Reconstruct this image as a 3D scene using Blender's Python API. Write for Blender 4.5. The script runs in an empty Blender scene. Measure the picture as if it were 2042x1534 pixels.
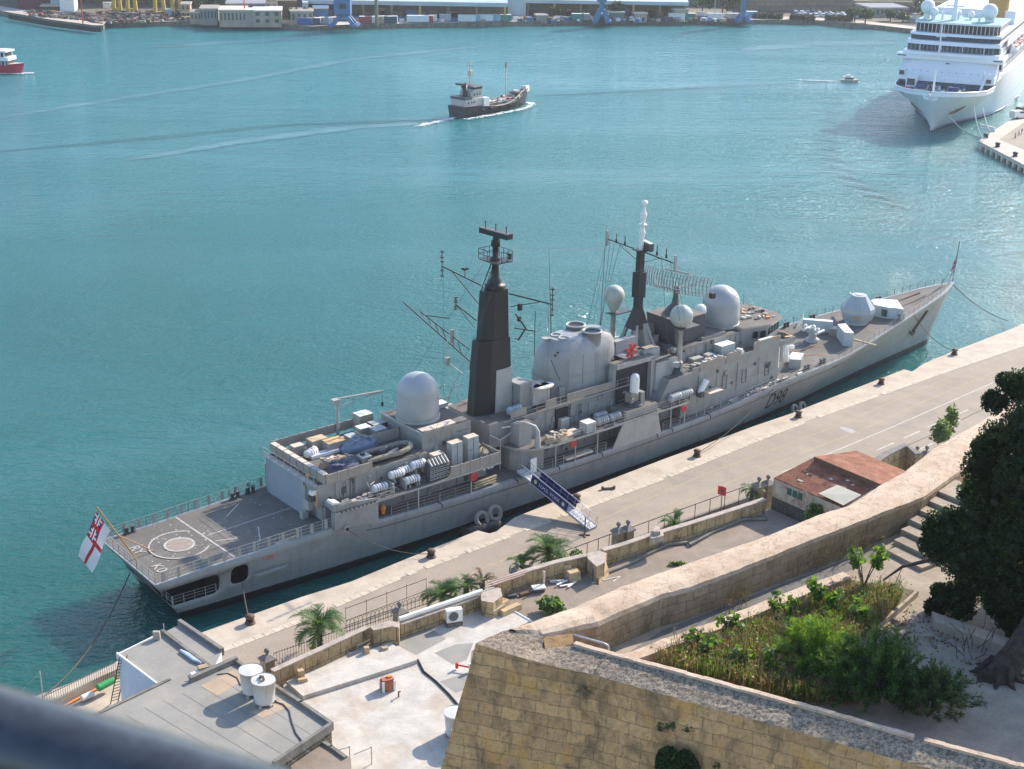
import bpy, math, random
import numpy as np
from mathutils import Vector, Matrix
R_ = math.radians
# ---------------------------------------------------------------- camera, sky, sun, exposure
F_PX, CAM_H = 2810.66, 72.50
PITCH, ROLL = 0.36262, 0.01674
W, H = 2042.0, 1534.0
SC = bpy.context.scene
SUN_AZ, SUN_EL = R_(47.0), R_(32.0)     # azimuth counted from +X towards +Y
EXPOSURE = 1.10

cf = np.array([0, math.cos(PITCH), -math.sin(PITCH)])
cr0 = np.array([1.0, 0, 0]); cu0 = np.cross(cr0, cf)
CR = cr0*math.cos(ROLL) + cu0*math.sin(ROLL)
CU = -cr0*math.sin(ROLL) + cu0*math.cos(ROLL)
cam = bpy.data.cameras.new("camera"); cam.sensor_width = 36.0; cam.lens = F_PX/W*36.0
cam.clip_start = 0.05; cam.clip_end = 6000
cam.dof.use_dof = True; cam.dof.focus_distance = 160.0; cam.dof.aperture_fstop = 9.0
camo = bpy.data.objects.new("camera", cam); SC.collection.objects.link(camo)
camo.matrix_world = Matrix(((CR[0], CU[0], -cf[0], 0), (CR[1], CU[1], -cf[1], 0), (CR[2], CU[2], -cf[2], CAM_H), (0, 0, 0, 1)))
SC.camera = camo

wd = bpy.data.worlds.new("World"); SC.world = wd; wd.use_nodes = True
nt = wd.node_tree; nt.nodes.clear()
sky = nt.nodes.new("ShaderNodeTexSky"); sky.sky_type = 'NISHITA'; sky.sun_disc = False
sky.sun_elevation = SUN_EL; sky.sun_rotation = math.pi/2 - SUN_AZ
sky.air_density = 1.0; sky.dust_density = .9; sky.ozone_density = 2.5
bg = nt.nodes.new("ShaderNodeBackground"); bg.inputs[1].default_value = 0.15
wo = nt.nodes.new("ShaderNodeOutputWorld")
nt.links.new(sky.outputs[0], bg.inputs[0]); nt.links.new(bg.outputs[0], wo.inputs[0])

sl = bpy.data.lights.new("sun", 'SUN'); sl.energy = 3.5; sl.angle = R_(0.53); sl.color = (1.0, 0.905, 0.77)
so = bpy.data.objects.new("sun", sl); SC.collection.objects.link(so)
sd = Vector((math.cos(SUN_EL)*math.cos(SUN_AZ), math.cos(SUN_EL)*math.sin(SUN_AZ), math.sin(SUN_EL)))
so.rotation_euler = sd.to_track_quat('Z', 'Y').to_euler(); so.location = (60, 60, 200)
SC.view_settings.view_transform = 'Standard'; SC.view_settings.look = 'None'
SC.view_settings.exposure = EXPOSURE; SC.view_settings.gamma = 1.0
SC.view_settings.use_curve_mapping = False
SC.cycles.use_denoising = True
SC.cycles.max_bounces = 6; SC.cycles.diffuse_bounces = 2; SC.cycles.glossy_bounces = 3
SC.cycles.transparent_max_bounces = 8; SC.cycles.sample_clamp_indirect = 6.0

# ---------------------------------------------------------------- measuring: from a point of the photograph to a place in the world
SX0, SY0, STH = -38.1174, 124.981, 0.69855      # the destroyer's stern on the water and her heading
_c, _s = math.cos(STH), math.sin(STH)
def ray(px, py): return cf + CR*(px-W/2)/F_PX - CU*(py-H/2)/F_PX
def at(px, py, z=0.0):
    d = ray(px, py); t = (z-CAM_H)/d[2]
    return (d[0]*t, d[1]*t, z)
def atY(px, py, Y):
    d = ray(px, py); t = Y/d[1]
    return (d[0]*t, Y, CAM_H+d[2]*t)
def LS(px, py, x=None, y=None, z=None):
    d = ray(px, py); o = (-SX0, -SY0)
    ol = (o[0]*_c+o[1]*_s, -o[0]*_s+o[1]*_c, CAM_H); dl = (d[0]*_c+d[1]*_s, -d[0]*_s+d[1]*_c, d[2])
    i, v = (0, x) if x is not None else (1, y) if y is not None else (2, z)
    t = (v-ol[i])/dl[i]
    return tuple(ol[k]+t*dl[k] for k in range(3))
def s2w(p): return (SX0+p[0]*_c-p[1]*_s, SY0+p[0]*_s+p[1]*_c, p[2])

# ---------------------------------------------------------------- materials
def newmat(name):
    m = bpy.data.materials.new(name); m.use_nodes = True
    n = m.node_tree; n.nodes.clear()
    o = n.nodes.new("ShaderNodeOutputMaterial"); b = n.nodes.new("ShaderNodeBsdfPrincipled")
    n.links.new(b.outputs[0], o.inputs[0])
    return m, n, b
def ND(n, t, **k):
    x = n.nodes.new("ShaderNode"+t)
    for a, v in k.items(): setattr(x, a, v)
    return x
def lk(n, a, b): n.links.new(a, b)
def noise(n, vec, scale, detail=5, rough=.6, dist=0.0):
    x = ND(n, "TexNoise"); x.inputs['Scale'].default_value = scale; x.inputs['Detail'].default_value = detail
    x.inputs['Roughness'].default_value = rough; x.inputs['Distortion'].default_value = dist
    if vec is not None: lk(n, vec, x.inputs['Vector'])
    return x.outputs[0]
def ramp(n, fac, stops, interp='LINEAR'):
    r = ND(n, "ValToRGB"); e = r.color_ramp; e.interpolation = interp
    while len(e.elements) < len(stops): e.elements.new(0.5)
    for el, (p, c) in zip(e.elements, stops):
        el.position = p; el.color = (c[0], c[1], c[2], 1) if hasattr(c, '__len__') else (c, c, c, 1)
    lk(n, fac, r.inputs[0]); return r.outputs[0]
def mixc(n, fac, a, b, mode='MIX'):
    x = ND(n, "Mix", data_type='RGBA', blend_type=mode)
    for sock, v in ((x.inputs[0], fac), (x.inputs[6], a), (x.inputs[7], b)):
        if hasattr(v, 'links') or hasattr(v, 'is_linked'): lk(n, v, sock)
        elif hasattr(v, '__len__'): sock.default_value = (v[0], v[1], v[2], 1)
        else: sock.default_value = v
    return x.outputs[2]
def mapping(n, vec, scale=(1, 1, 1), rot=(0, 0, 0), loc=(0, 0, 0)):
    x = ND(n, "Mapping"); x.inputs['Scale'].default_value = scale; x.inputs['Rotation'].default_value = rot; x.inputs['Location'].default_value = loc
    lk(n, vec, x.inputs['Vector']); return x.outputs[0]
def bump(n, b, h, strength, dist=0.05):
    x = ND(n, "Bump"); x.inputs['Strength'].default_value = strength; x.inputs['Distance'].default_value = dist
    lk(n, h, x.inputs['Height']); lk(n, x.outputs[0], b.inputs['Normal']); return x
def math_(n, op, a, b=None):
    x = ND(n, "Math", operation=op)
    for s_, v in zip(x.inputs, (a, b)):
        if v is None: continue
        if hasattr(v, 'is_linked'): lk(n, v, s_)
        else: s_.default_value = v
    return x.outputs[0]
def sc(c, k): return tuple(min(1, v*k) for v in c[:3])
MATS = {}
def mat(name, col, rough=.6, var=.18, scale=1.0, dirt=0.0, dcol=(.10, .07, .045), streak=0.0, metal=0.0, bmp=0.0, bdist=.03, spec=.5, coat=0, trans=0):
    if name in MATS: return MATS[name]
    m, n, b = newmat(name)
    tc = ND(n, "TexCoord").outputs['Object']
    c = ramp(n, noise(n, tc, scale, 6, .62), [(.28, sc(col, 1-var)), (.5, col), (.74, sc(col, 1+var))])
    c = mixc(n, 1.0, c, ramp(n, noise(n, tc, scale*14, 4, .75), [(.3, 1-var*.9), (.7, 1+var*.5)]), 'MULTIPLY')
    if streak:
        sv = mapping(n, tc, (1, 1, .10)); f = ramp(n, noise(n, sv, 1.6*max(scale, .6), 6, .7), [(.5, 0), (.72, streak)])
        c = mixc(n, f, c, dcol)
    if dirt:
        f = ramp(n, noise(n, mapping(n, tc, loc=(7, 3, 1)), scale*.55, 8, .7, .4), [(.5, 0), (.68, dirt)])
        c = mixc(n, f, c, dcol)
    lk(n, c, b.inputs['Base Color'])
    b.inputs['Roughness'].default_value = rough; b.inputs['Metallic'].default_value = metal
    b.inputs['Specular IOR Level'].default_value = spec
    if trans: b.inputs['Transmission Weight'].default_value = trans
    if bmp: bump(n, b, noise(n, tc, scale*6, 6, .65), bmp, bdist)
    MATS[name] = m; return m
def leafmat(name, col, tr=.45, var=.35):
    if name in MATS: return MATS[name]
    m, n, b = newmat(name); tc = ND(n, "TexCoord").outputs['Object']
    c = ramp(n, noise(n, tc, 3.0, 5, .6), [(.28, sc(col, 1-var)), (.5, col), (.74, sc(col, 1+var))]); lk(n, c, b.inputs['Base Color']); b.inputs['Roughness'].default_value = .55
    t = ND(n, "BsdfTranslucent"); lk(n, mixc(n, .5, c, (min(1, col[0]*1.9), min(1, col[1]*1.7), col[2]*.6)), t.inputs[0]); x = ND(n, "MixShader"); x.inputs[0].default_value = tr
    lk(n, b.outputs[0], x.inputs[1]); lk(n, t.outputs[0], x.inputs[2]); lk(n, x.outputs[0], [q for q in n.nodes if q.type == 'OUTPUT_MATERIAL'][0].inputs['Surface']); MATS[name] = m; return m
def masonry(name, ang, cols, mortar, bw, bh, ms=.02, dark=.6, darkcol=(.06, .045, .03), bmp=.6, nscale=.7, warm=None, distort=.06):
    """stone blocks laid on a wall that runs along the direction ang (radians)"""
    m, n, b = newmat(name)
    tc = ND(n, "TexCoord").outputs['Object']
    r = mapping(n, tc, rot=(0, 0, -ang))
    s = ND(n, "SeparateXYZ"); lk(n, r, s.inputs[0])
    nz = noise(n, tc, 1.3, 4); off = math_(n, 'MULTIPLY', math_(n, 'SUBTRACT', nz, .5), distort*2)
    cx = ND(n, "CombineXYZ"); lk(n, math_(n, 'ADD', s.outputs[0], off), cx.inputs[0]); lk(n, math_(n, 'ADD', s.outputs[2], off), cx.inputs[1])
    br = ND(n, "TexBrick"); lk(n, cx.outputs[0], br.inputs['Vector'])
    br.inputs['Scale'].default_value = 1; br.inputs['Brick Width'].default_value = bw; br.inputs['Row Height'].default_value = bh
    br.inputs['Mortar Size'].default_value = ms; br.inputs['Mortar Smooth'].default_value = .25; br.inputs['Bias'].default_value = 0.1
    br.offset = .43; br.squash = .8; br.squash_frequency = 3
    for i, k in (('Color1', cols[0]), ('Color2', cols[1]), ('Mortar', mortar)): br.inputs[i].default_value = (*k, 1)
    c = br.outputs[0]
    c = mixc(n, .75, c, ramp(n, noise(n, tc, 5, 8, .7), [(.3, .72), (.7, 1.25)]), 'MULTIPLY')
    if warm: c = mixc(n, ramp(n, noise(n, mapping(n, tc, loc=(3, 1, 8)), 1.1, 3, .5), [(.56, 0), (.66, .7)]), c, warm)
    c = mixc(n, ramp(n, noise(n, mapping(n, tc, (1, 1, .55)), nscale, 9, .72, .5), [(.48, 0), (.66, dark)]), c, darkcol)
    c = mixc(n, ramp(n, noise(n, tc, 9, 5, .6), [(.58, 0), (.68, dark*.7)]), c, darkcol)
    lk(n, c, b.inputs['Base Color']); b.inputs['Roughness'].default_value = .92; b.inputs['Specular IOR Level'].default_value = .2
    hh = math_(n, 'ADD', math_(n, 'MULTIPLY', br.outputs[1], -.7), noise(n, tc, 7, 8, .7))
    bump(n, b, hh, bmp, .08)
    return m

# ---------------------------------------------------------------- mesh building
SPLIT = set('stored_goods quarter_screen canvas_dodger mooring_gear bulwark_screen roof_gear deck_gear side_deck_gear stretcher_board fairlead stowed_netting cable_run whip_aerial deck_line timber_baulk tyre_fender roof_patch door_fittings raft_cradle radar_mast hatch block post leg window deck_lettering lettering felt_seam cement_patch blast_screen boom_support parapet'.split())
class MB:
    def __init__(s): s.v = []; s.f = []; s.mi = []; s.sm = []; s.mats = []
    def m(s, mt):
        if mt not in s.mats: s.mats.append(mt)
        return s.mats.index(mt)
    def add(s, vs, fs, mt, smooth=False):
        o = len(s.v); s.v += [tuple(p) for p in vs]; k = s.m(mt)
        for f in fs: s.f.append(tuple(i+o for i in f)); s.mi.append(k); s.sm.append(smooth)
        return s
    def box(s, c, d, mt, rz=0.0, top=None, taper=1.0, tilt=None):
        x, y, z = d[0]/2, d[1]/2, d[2]/2
        P = [(-x, -y, -z), (x, -y, -z), (x, y, -z), (-x, y, -z)] + [(a*taper, b*taper, z) for a, b in ((-x, -y), (x, -y), (x, y), (-x, y))]
        if tilt is not None:
            P = [tuple(tilt @ Vector(p)) for p in P]
        ca, sa = math.cos(rz), math.sin(rz)
        P = [(c[0]+p[0]*ca-p[1]*sa, c[1]+p[0]*sa+p[1]*ca, c[2]+p[2]) for p in P]
        s.add(P, [(3, 2, 1, 0), (0, 1, 5, 4), (1, 2, 6, 5), (2, 3, 7, 6), (3, 0, 4, 7)], mt)
        s.add(P[4:], [(0, 1, 2, 3)], top or mt); return s
    def b2(s, x0, x1, y0, y1, z0, z1, mt, top=None):
        return s.box(((x0+x1)/2, (y0+y1)/2, (z0+z1)/2), (abs(x1-x0), abs(y1-y0), abs(z1-z0)), mt, top=top)
    def prism(s, poly, z0, z1, mt, top=None, poly2=None, cap=True):
        """poly counted anticlockwise from above; z0/z1 numbers or lists"""
        n = len(poly); q = poly2 or poly
        a = sum(poly[i][0]*poly[(i+1) % n][1]-poly[(i+1) % n][0]*poly[i][1] for i in range(n))
        if a < 0: poly = poly[::-1]; q = q[::-1]; z0 = z0[::-1] if hasattr(z0, '__len__') else z0; z1 = z1[::-1] if hasattr(z1, '__len__') else z1
        zz = lambda z, i: z[i] if hasattr(z, '__len__') else z
        P = [(p[0], p[1], zz(z0, i)) for i, p in enumerate(poly)] + [(p[0], p[1], zz(z1, i)) for i, p in enumerate(q)]
        s.add(P, [(i, (i+1) % n, n+(i+1) % n, n+i) for i in range(n)] + [tuple(range(n))[::-1]], mt)
        if cap: s.add(P[n:], [tuple(range(n))], top or mt)
        return s
    def tube(s, p0, p1, r0, mt, r1=None, n=8, cap=True, smooth=True):
        r1 = r0 if r1 is None else r1
        a, b = Vector(p0), Vector(p1); d = (b-a)
        if d.length < 1e-6: return s
        d.normalize(); u = d.orthogonal().normalized(); w = d.cross(u)
        P = []
        for c, r in ((a, r0), (b, r1)):
            for i in range(n):
                t = 2*math.pi*i/n; P.append(c + (u*math.cos(t)+w*math.sin(t))*r)
        s.add(P, [(i, (i+1) % n, n+(i+1) % n, n+i) for i in range(n)], mt, smooth and n > 5)
        if cap:
            if r0 > 1e-4: s.add(P[:n], [tuple(range(n))[::-1]], mt)
            if r1 > 1e-4: s.add(P[n:], [tuple(range(n))], mt)
        return s
    def path(s, pts, r, mt, n=6, closed=False):
        pts = [Vector(p) for p in pts]
        if closed: pts.append(pts[0])
        P = []; rr = r if hasattr(r, '__len__') else [r]*len(pts); u = None
        for i, p in enumerate(pts):
            d = (pts[min(i+1, len(pts)-1)] - pts[max(i-1, 0)]).normalized()
            if u is None: u = d.orthogonal().normalized()
            u = (u - d*u.dot(d)); u = u.normalized() if u.length > 1e-6 else d.orthogonal().normalized()
            w = d.cross(u)
            for k in range(n):
                t = 2*math.pi*k/n; P.append(p + (u*math.cos(t)+w*math.sin(t))*rr[i])
        F = [(i*n+k, i*n+(k+1) % n, (i+1)*n+(k+1) % n, (i+1)*n+k) for i in range(len(pts)-1) for k in range(n)]
        s.add(P, F, mt, n > 4)
        s.add(P[:n], [tuple(range(n))[::-1]], mt); s.add(P[-n:], [tuple(range(n))], mt); return s
    def lathe(s, prof, c, mt, n=24, smooth=True, sy=1.0, cap=True):
        P = []; m_ = len(prof)
        for r, z in prof:
            for i in range(n):
                t = 2*math.pi*i/n; P.append((c[0]+r*math.cos(t), c[1]+r*sy*math.sin(t), c[2]+z))
        s.add(P, [(j*n+i, j*n+(i+1) % n, (j+1)*n+(i+1) % n, (j+1)*n+i) for j in range(m_-1) for i in range(n)], mt, smooth)
        if cap:
            s.add(P[:n], [tuple(range(n))[::-1]], mt); s.add(P[-n:], [tuple(range(n))], mt)
        return s
    def ball(s, c, r, mt, n=20, sz=1.0):
        return s.lathe([(r*math.sin(math.pi*j/(n//2))+1e-4, -r*sz*math.cos(math.pi*j/(n//2))) for j in range(n//2+1)], c, mt, n)
    def quad(s, a, b, c, d, mt): return s.add([a, b, c, d], [(0, 1, 2, 3)], mt)
    def loft(s, rings, mt, closed=True, smooth=True, caps=False):
        n = len(rings[0]); P = [p for r in rings for p in r]; e = n if closed else n-1
        s.add(P, [(j*n+i, j*n+(i+1) % n, (j+1)*n+(i+1) % n, (j+1)*n+i) for j in range(len(rings)-1) for i in range(e)], mt, smooth)
        if caps: s.add(rings[0], [tuple(range(n))[::-1]], mt); s.add(rings[-1], [tuple(range(n))], mt)
        return s
    def islands(s):
        """the separate pieces of this builder, each as a builder of its own"""
        key = {}; par = list(range(len(s.f)))
        def find(a):
            while par[a] != a: par[a] = par[par[a]]; a = par[a]
            return a
        for i, f in enumerate(s.f):
            for v in f:
                k = tuple(round(c, 3) for c in s.v[v])
                if k in key: par[find(i)] = find(key[k])
                else: key[k] = i
        g = {}
        for i in range(len(s.f)): g.setdefault(find(i), []).append(i)
        G = []
        for fs in g.values():
            P = np.array([s.v[v] for i in fs for v in s.f[i]], float); G.append([fs, P.min(0)-.03, P.max(0)+.03])
        ch = True
        while ch:
            ch = False; out = []
            for a in G:
                for b in out:
                    if (a[1] <= b[2]).all() and (b[1] <= a[2]).all(): b[0] = b[0]+a[0]; b[1] = np.minimum(a[1], b[1]); b[2] = np.maximum(a[2], b[2]); ch = True; break
                else: out.append(a)
            G = out
        res = []
        for fs, _, _ in G:
            m = MB(); m.mats = s.mats; mp = {}
            for i in fs:
                for v in s.f[i]:
                    if v not in mp: mp[v] = len(m.v); m.v.append(s.v[v])
                m.f.append(tuple(mp[v] for v in s.f[i])); m.mi.append(s.mi[i]); m.sm.append(s.sm[i])
            res.append(m)
        return res
    def build(s, name, parent=None, label=None, cat=None, group=None, kind=None, loc=None):
        if name in SPLIT and parent is not None:
            L_ = s.islands()
            if 1 < len(L_) <= 60:
                first = None
                for m in L_: m.nosplit = 1; o = m._build(name, parent, label, cat, group, kind, loc); first = first or o
                return first
        return s._build(name, parent, label, cat, group, kind, loc)
    def _build(s, name, parent=None, label=None, cat=None, group=None, kind=None, loc=None):
        me = bpy.data.meshes.new(name); me.from_pydata([tuple(map(float, p)) for p in s.v], [], s.f)
        for mt in s.mats: me.materials.append(mt)
        me.polygons.foreach_set("material_index", s.mi); me.polygons.foreach_set("use_smooth", s.sm)
        me.update()
        o = bpy.data.objects.new(name, me); SC.collection.objects.link(o)
        if parent is not None: o.parent = parent
        if loc: o.location = loc
        return tag(o, label, cat, group, kind)
def tag(o, label=None, cat=None, group=None, kind=None):
    if label: o['label'] = label
    if cat: o['category'] = cat
    if group: o['group'] = group
    if kind: o['kind'] = kind
    return o
def thing(name, label, cat, loc=(0, 0, 0), rz=0.0, group=None):
    o = bpy.data.objects.new(name, None); SC.collection.objects.link(o)
    o.empty_display_size = .2
    o.location = loc; o.rotation_euler = (0, 0, rz); return tag(o, label, cat, group)
def dup(o, loc, rz=None, label=None, scale=None, parent=None):
    c = o.copy(); SC.collection.objects.link(c)
    if parent is not None: c.parent = parent
    if loc is not None: c.location = loc
    if rz is not None: c.rotation_euler = (0, 0, rz)
    if scale: c.scale = (scale,)*3
    if label: c['label'] = label
    for ch in list(o.children): dup(ch, None, parent=c)
    return c
def text_mb(mb, txt, size, fn, mt, bold=0.0):
    """letters as flat mesh; fn maps letter coordinates (u, v) to a point"""
    cu = bpy.data.curves.new("t", 'FONT'); cu.body = txt; cu.size = size; cu.align_x = 'CENTER'; cu.fill_mode = 'FRONT'; cu.offset = bold
    o = bpy.data.objects.new("t", cu); SC.collection.objects.link(o)
    dg = bpy.context.evaluated_depsgraph_get(); me = bpy.data.meshes.new_from_object(o.evaluated_get(dg))
    vs = [fn(v.co.x, v.co.y) for v in me.vertices]; fs = [tuple(p.vertices) for p in me.polygons]
    mb.add(vs, fs, mt)
    bpy.data.objects.remove(o); bpy.data.curves.remove(cu); bpy.data.meshes.remove(me)
def interp(x, xs, ys): return float(np.interp(x, xs, ys))
rng = random.Random(7)
# ---------------------------------------------------------------- water, quay, far land
def water_mat(nm="sea_water", amp=.78, bright=1.0):
    m, n, b = newmat(nm)
    tc = ND(n, "TexCoord").outputs['Object']
    w1 = mapping(n, tc, (.11, .27, 1), (0, 0, R_(5)))
    w2 = mapping(n, tc, (.38, .80, 1), (0, 0, R_(-11)))
    w3 = mapping(n, tc, (1.2, 2.0, 1), (0, 0, R_(12)))
    n1 = noise(n, w1, 1.0, 3, .55, .6); n2 = noise(n, w2, 1.0, 3, .6, .4); n3 = noise(n, w3, 1.0, 3, .6)
    calm = ramp(n, noise(n, mapping(n, tc, (.004, .014, 1), (0, 0, R_(12))), 1.0, 4, .55, 1.2), [(.36, .52), (.60, 1.0)])
    h = math_(n, 'ADD', math_(n, 'ADD', math_(n, 'MULTIPLY', n1, .85), math_(n, 'MULTIPLY', n2, .62)), math_(n, 'MULTIPLY', n3, .56))
    h = math_(n, 'MULTIPLY', h, calm)
    bp = bump(n, b, h, 1.0, amp)
    b.inputs['Subsurface Weight'].default_value = 1.0; b.inputs['Subsurface Radius'].default_value = (4.0, 5.0, 5.0); b.inputs['Subsurface Scale'].default_value = 4.0
    c = ramp(n, noise(n, mapping(n, tc, (.006, .012, 1)), 1.0, 4, .6, .8), [(.35, (.001*bright, .068*bright, .056*bright)), (.7, (.002*bright, .100*bright, .083*bright))])
    # base colour turns paler and bluer with distance, painting in stronger sky reflection
    sp = ND(n, "SeparateXYZ"); lk(n, tc, sp.inputs[0]); mr = ND(n, "MapRange"); mr.inputs[1].default_value = 120; mr.inputs[2].default_value = 520; lk(n, math_(n, 'ADD', sp.outputs[1], math_(n, 'MULTIPLY', noise(n, mapping(n, tc, (.005, .008, 1)), 1.0, 4), 120)), mr.inputs[0])
    c = mixc(n, mr.outputs[0], c, (.030*bright, .208*bright, .220*bright))
    lk(n, c, b.inputs['Base Color']); b.inputs['Roughness'].default_value = .07; b.inputs['IOR'].default_value = 1.45
    return m
WATER = water_mat()
mb = MB(); mb.add([(-900, 60, 0), (1100, 60, 0), (1100, 1000, 0), (-900, 1000, 0)], [(0, 1, 2, 3)], WATER)
mb.build("water", kind='structure')
SLICK = water_mat("smooth_water", .36, 1.0); CHOP = water_mat("choppy_water", 1.15, 1.0)
def wake_strip(pts, w, mt, z=.012, seed=1):
    r = random.Random(seed); P = [Vector(at(x, y, z)) for x, y in pts]; Q = []
    for a, b in zip(P[:-1], P[1:]):
        for i in range(14): Q.append(a.lerp(b, i/14))
    Q.append(P[-1]); m = MB(); V = []; n = len(Q)
    for i, q in enumerate(Q):
        d = (Q[min(i+1, n-1)]-Q[max(i-1, 0)]).normalized(); nn = Vector((-d.y, d.x, 0)); ww = w*math.sin(math.pi*(i+.3)/n)**.5*r.uniform(.7, 1.2); V += [q-nn*ww/2, q+nn*ww/2]
    m.add(V, [(2*i, 2*i+2, 2*i+3, 2*i+1) for i in range(n-1)], mt); m.build("wake", kind='stuff')
wake_strip([(-20, 238), (200, 202), (480, 160), (700, 118), (1000, 88)], 6, SLICK, .010, 1); wake_strip([(-20, 304), (300, 276), (560, 250), (890, 238)], 3.4, CHOP, .014, 2); wake_strip([(1062, 192), (1200, 186), (1400, 176), (1672, 163)], 2.6, CHOP, .014, 3)
wake_strip([(895, 243), (700, 254), (480, 282), (250, 320)], 6, SLICK, .018, 4); wake_strip([(1480, 100), (1600, 88), (1780, 84)], 14, SLICK, .011, 6); wake_strip([(300, 95), (480, 82), (640, 74)], 12, SLICK, .011, 7)
for i in range(26):
    t_ = i/25; x = 1688-60*math.sin(t_*2.2)+150*t_**3; y = 178+235*t_; w_ = 10+26*t_; wake_strip([(x-w_, y-w_*.16), (x, y), (x+w_, y+w_*.22)], .9+.6*t_, CHOP if i % 2 else SLICK, .02+i*.0004, 20+i)

LIME = mat("quay_limestone", (.50, .42, .33), .9, .16, .45, .6, (.36, .28, .21), bmp=.35)
ASPH = mat("quay_asphalt", (.33, .272, .210), .95, .14, .25, .5, (.21, .185, .16), bmp=.4)
KERB = mat("kerb_stone", (.55, .47, .36), .9, .25, 1.6, .4, (.33, .26, .19), bmp=.3)
QWALL = mat("quay_wall_stone", (.20, .18, .13), .95, .4, .9, .7, (.03, .04, .025), streak=.6, bmp=.5)
GRND = mat("yard_ground", (.33, .29, .24), .95, .2, .5, .4, (.2, .17, .13), bmp=.3)
YEL = mat("road_paint_yellow", (.44, .34, .18), .9, .25, 2, .75, (.29, .25, .2))
WPT = mat("road_paint_white", (.52, .49, .45), .9, .15, 2, .75, (.3, .27, .24))
edge_px = [(60, 1393), (235, 1326), (401, 1262), (600, 1191), (700, 1160), (812, 1114), (953, 1058), (976, 1064), (990, 1060), (1026, 1032), (1115, 997),
           (1200, 963), (1320, 917), (1406, 886), (1509, 848), (1577, 825), (1656, 794), (1803, 737), (1819, 741), (1845, 724), (1900, 701), (1955, 680), (2042, 646)]
edge = [at(x, y, 2.0)[:2] for x, y in edge_px]
d0 = Vector((math.cos(R_(43)), math.sin(R_(43)))); far = (edge[-1][0]+d0[0]*160, edge[-1][1]+d0[1]*160)
inl = (math.sin(R_(41)), -math.cos(R_(41)))
poly = edge + [far, (far[0]+inl[0]*200, far[1]+inl[1]*200), (edge[0][0]+inl[0]*210, edge[0][1]+inl[1]*210)]
mb = MB(); mb.prism(poly, -4.0, 2.0, QWALL, top=LIME); mb.build("quay", kind='structure')

def strip(name, px, wid, z, mt, kind='structure', dash=None):
    """a band of given width following a line on the quay"""
    P = [Vector(at(x, y, z)) for x, y in px]; m = MB()
    for a, b in zip(P[:-1], P[1:]):
        d = (b-a).normalized(); nn = Vector((-d.y, d.x, 0))*wid/2
        m.add([a-nn, b-nn, b+nn, a+nn], [(0, 1, 2, 3)], mt)
    return m.build(name, kind=kind)
kerb_px = [(330, 1340), (444, 1297), (600, 1238), (812, 1146), (1100, 1037), (1313, 958), (1543, 865), (1646, 826), (1900, 736), (2042, 688)]
KP = [Vector(at(x, y, 2.0)) for x, y in kerb_px]
KPf = KP[-1] + Vector((d0[0], d0[1], 0))*160
apoly = [(p.x, p.y) for p in KP] + [(KPf.x, KPf.y)]
mb = MB(); mb.add([(p[0], p[1], 2.004) for p in apoly] + [(apoly[-1][0]+inl[0]*190, apoly[-1][1]+inl[1]*190, 2.004), (apoly[0][0]+inl[0]*190, apoly[0][1]+inl[1]*190, 2.004)],
                  [tuple(range(len(apoly)+2))[::-1]], ASPH); mb.build("road", kind='structure')
mb = MB(); r9 = random.Random(3)
for a, b in zip(KP[:-1], KP[1:]):
    L_ = (b-a).length; d = (b-a)/L_; ang = math.atan2(d.y, d.x); t = 0
    while t < L_-.3:
        w = min(r9.uniform(.7, 1.3), L_-t); c = a + d*(t+w/2)
        if r9.random() < .93: mb.box((c.x, c.y, 2.0+.012), (w-.05, .75, .05), KERB, ang)
        t += w
mb.build("kerb_stones", kind='structure')
strip("yellow_line", [(880, 1168), (1200, 1035), (1405, 946), (1659, 853), (1912, 745), (2042, 695)], .13, 2.009, YEL)
strip("yellow_line", [(900, 1232), (1000, 1180), (1255, 1051), (1480, 951), (1735, 850), (1850, 797), (2042, 718)], .13, 2.009, YEL)
strip("white_line", [(1560, 942), (1652, 905), (1783, 850), (1990, 759), (2042, 737)], .16, 2.010, WPT)
for a, b in (((1748, 898), (1783, 883)), ((1802, 874), (1834, 860)), ((1820, 902), (1863, 883)), ((1885, 851), (1915, 838)), ((1850, 852), (1884, 838)), ((1900, 831), (1930, 817))):
    strip("lane_dash", [a, b], .2, 2.009, WPT)
strip("gutter", [(1808, 889), (1868, 863), (1940, 826), (1965, 815)], .12, 2.008, mat("gutter_dark", (.05, .045, .04), .9))
E9 = [Vector(at(x, y, 2.0)) for x, y in edge_px]
mb = MB()
for i, (x, y, w, l) in enumerate([(1690, 857, 2.4, 1.8)]):
    c = at(x, y, 2.0); n_ = 12; rr = random.Random(i)
    pts = [(c[0]+math.cos(2*math.pi*k/n_+.7)*l/2*rr.uniform(.7, 1.1), c[1]+math.sin(2*math.pi*k/n_)*w/2*rr.uniform(.7, 1.1), 2.006 + i*.0005) for k in range(n_)]
    mb.add(pts, [tuple(range(n_))], mat("old_paint_patch", (.42, .41, .40), .95, .3, 3, .6, (.3, .27, .24)) )
mb.build("pavement_stains", kind='structure')

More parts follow.
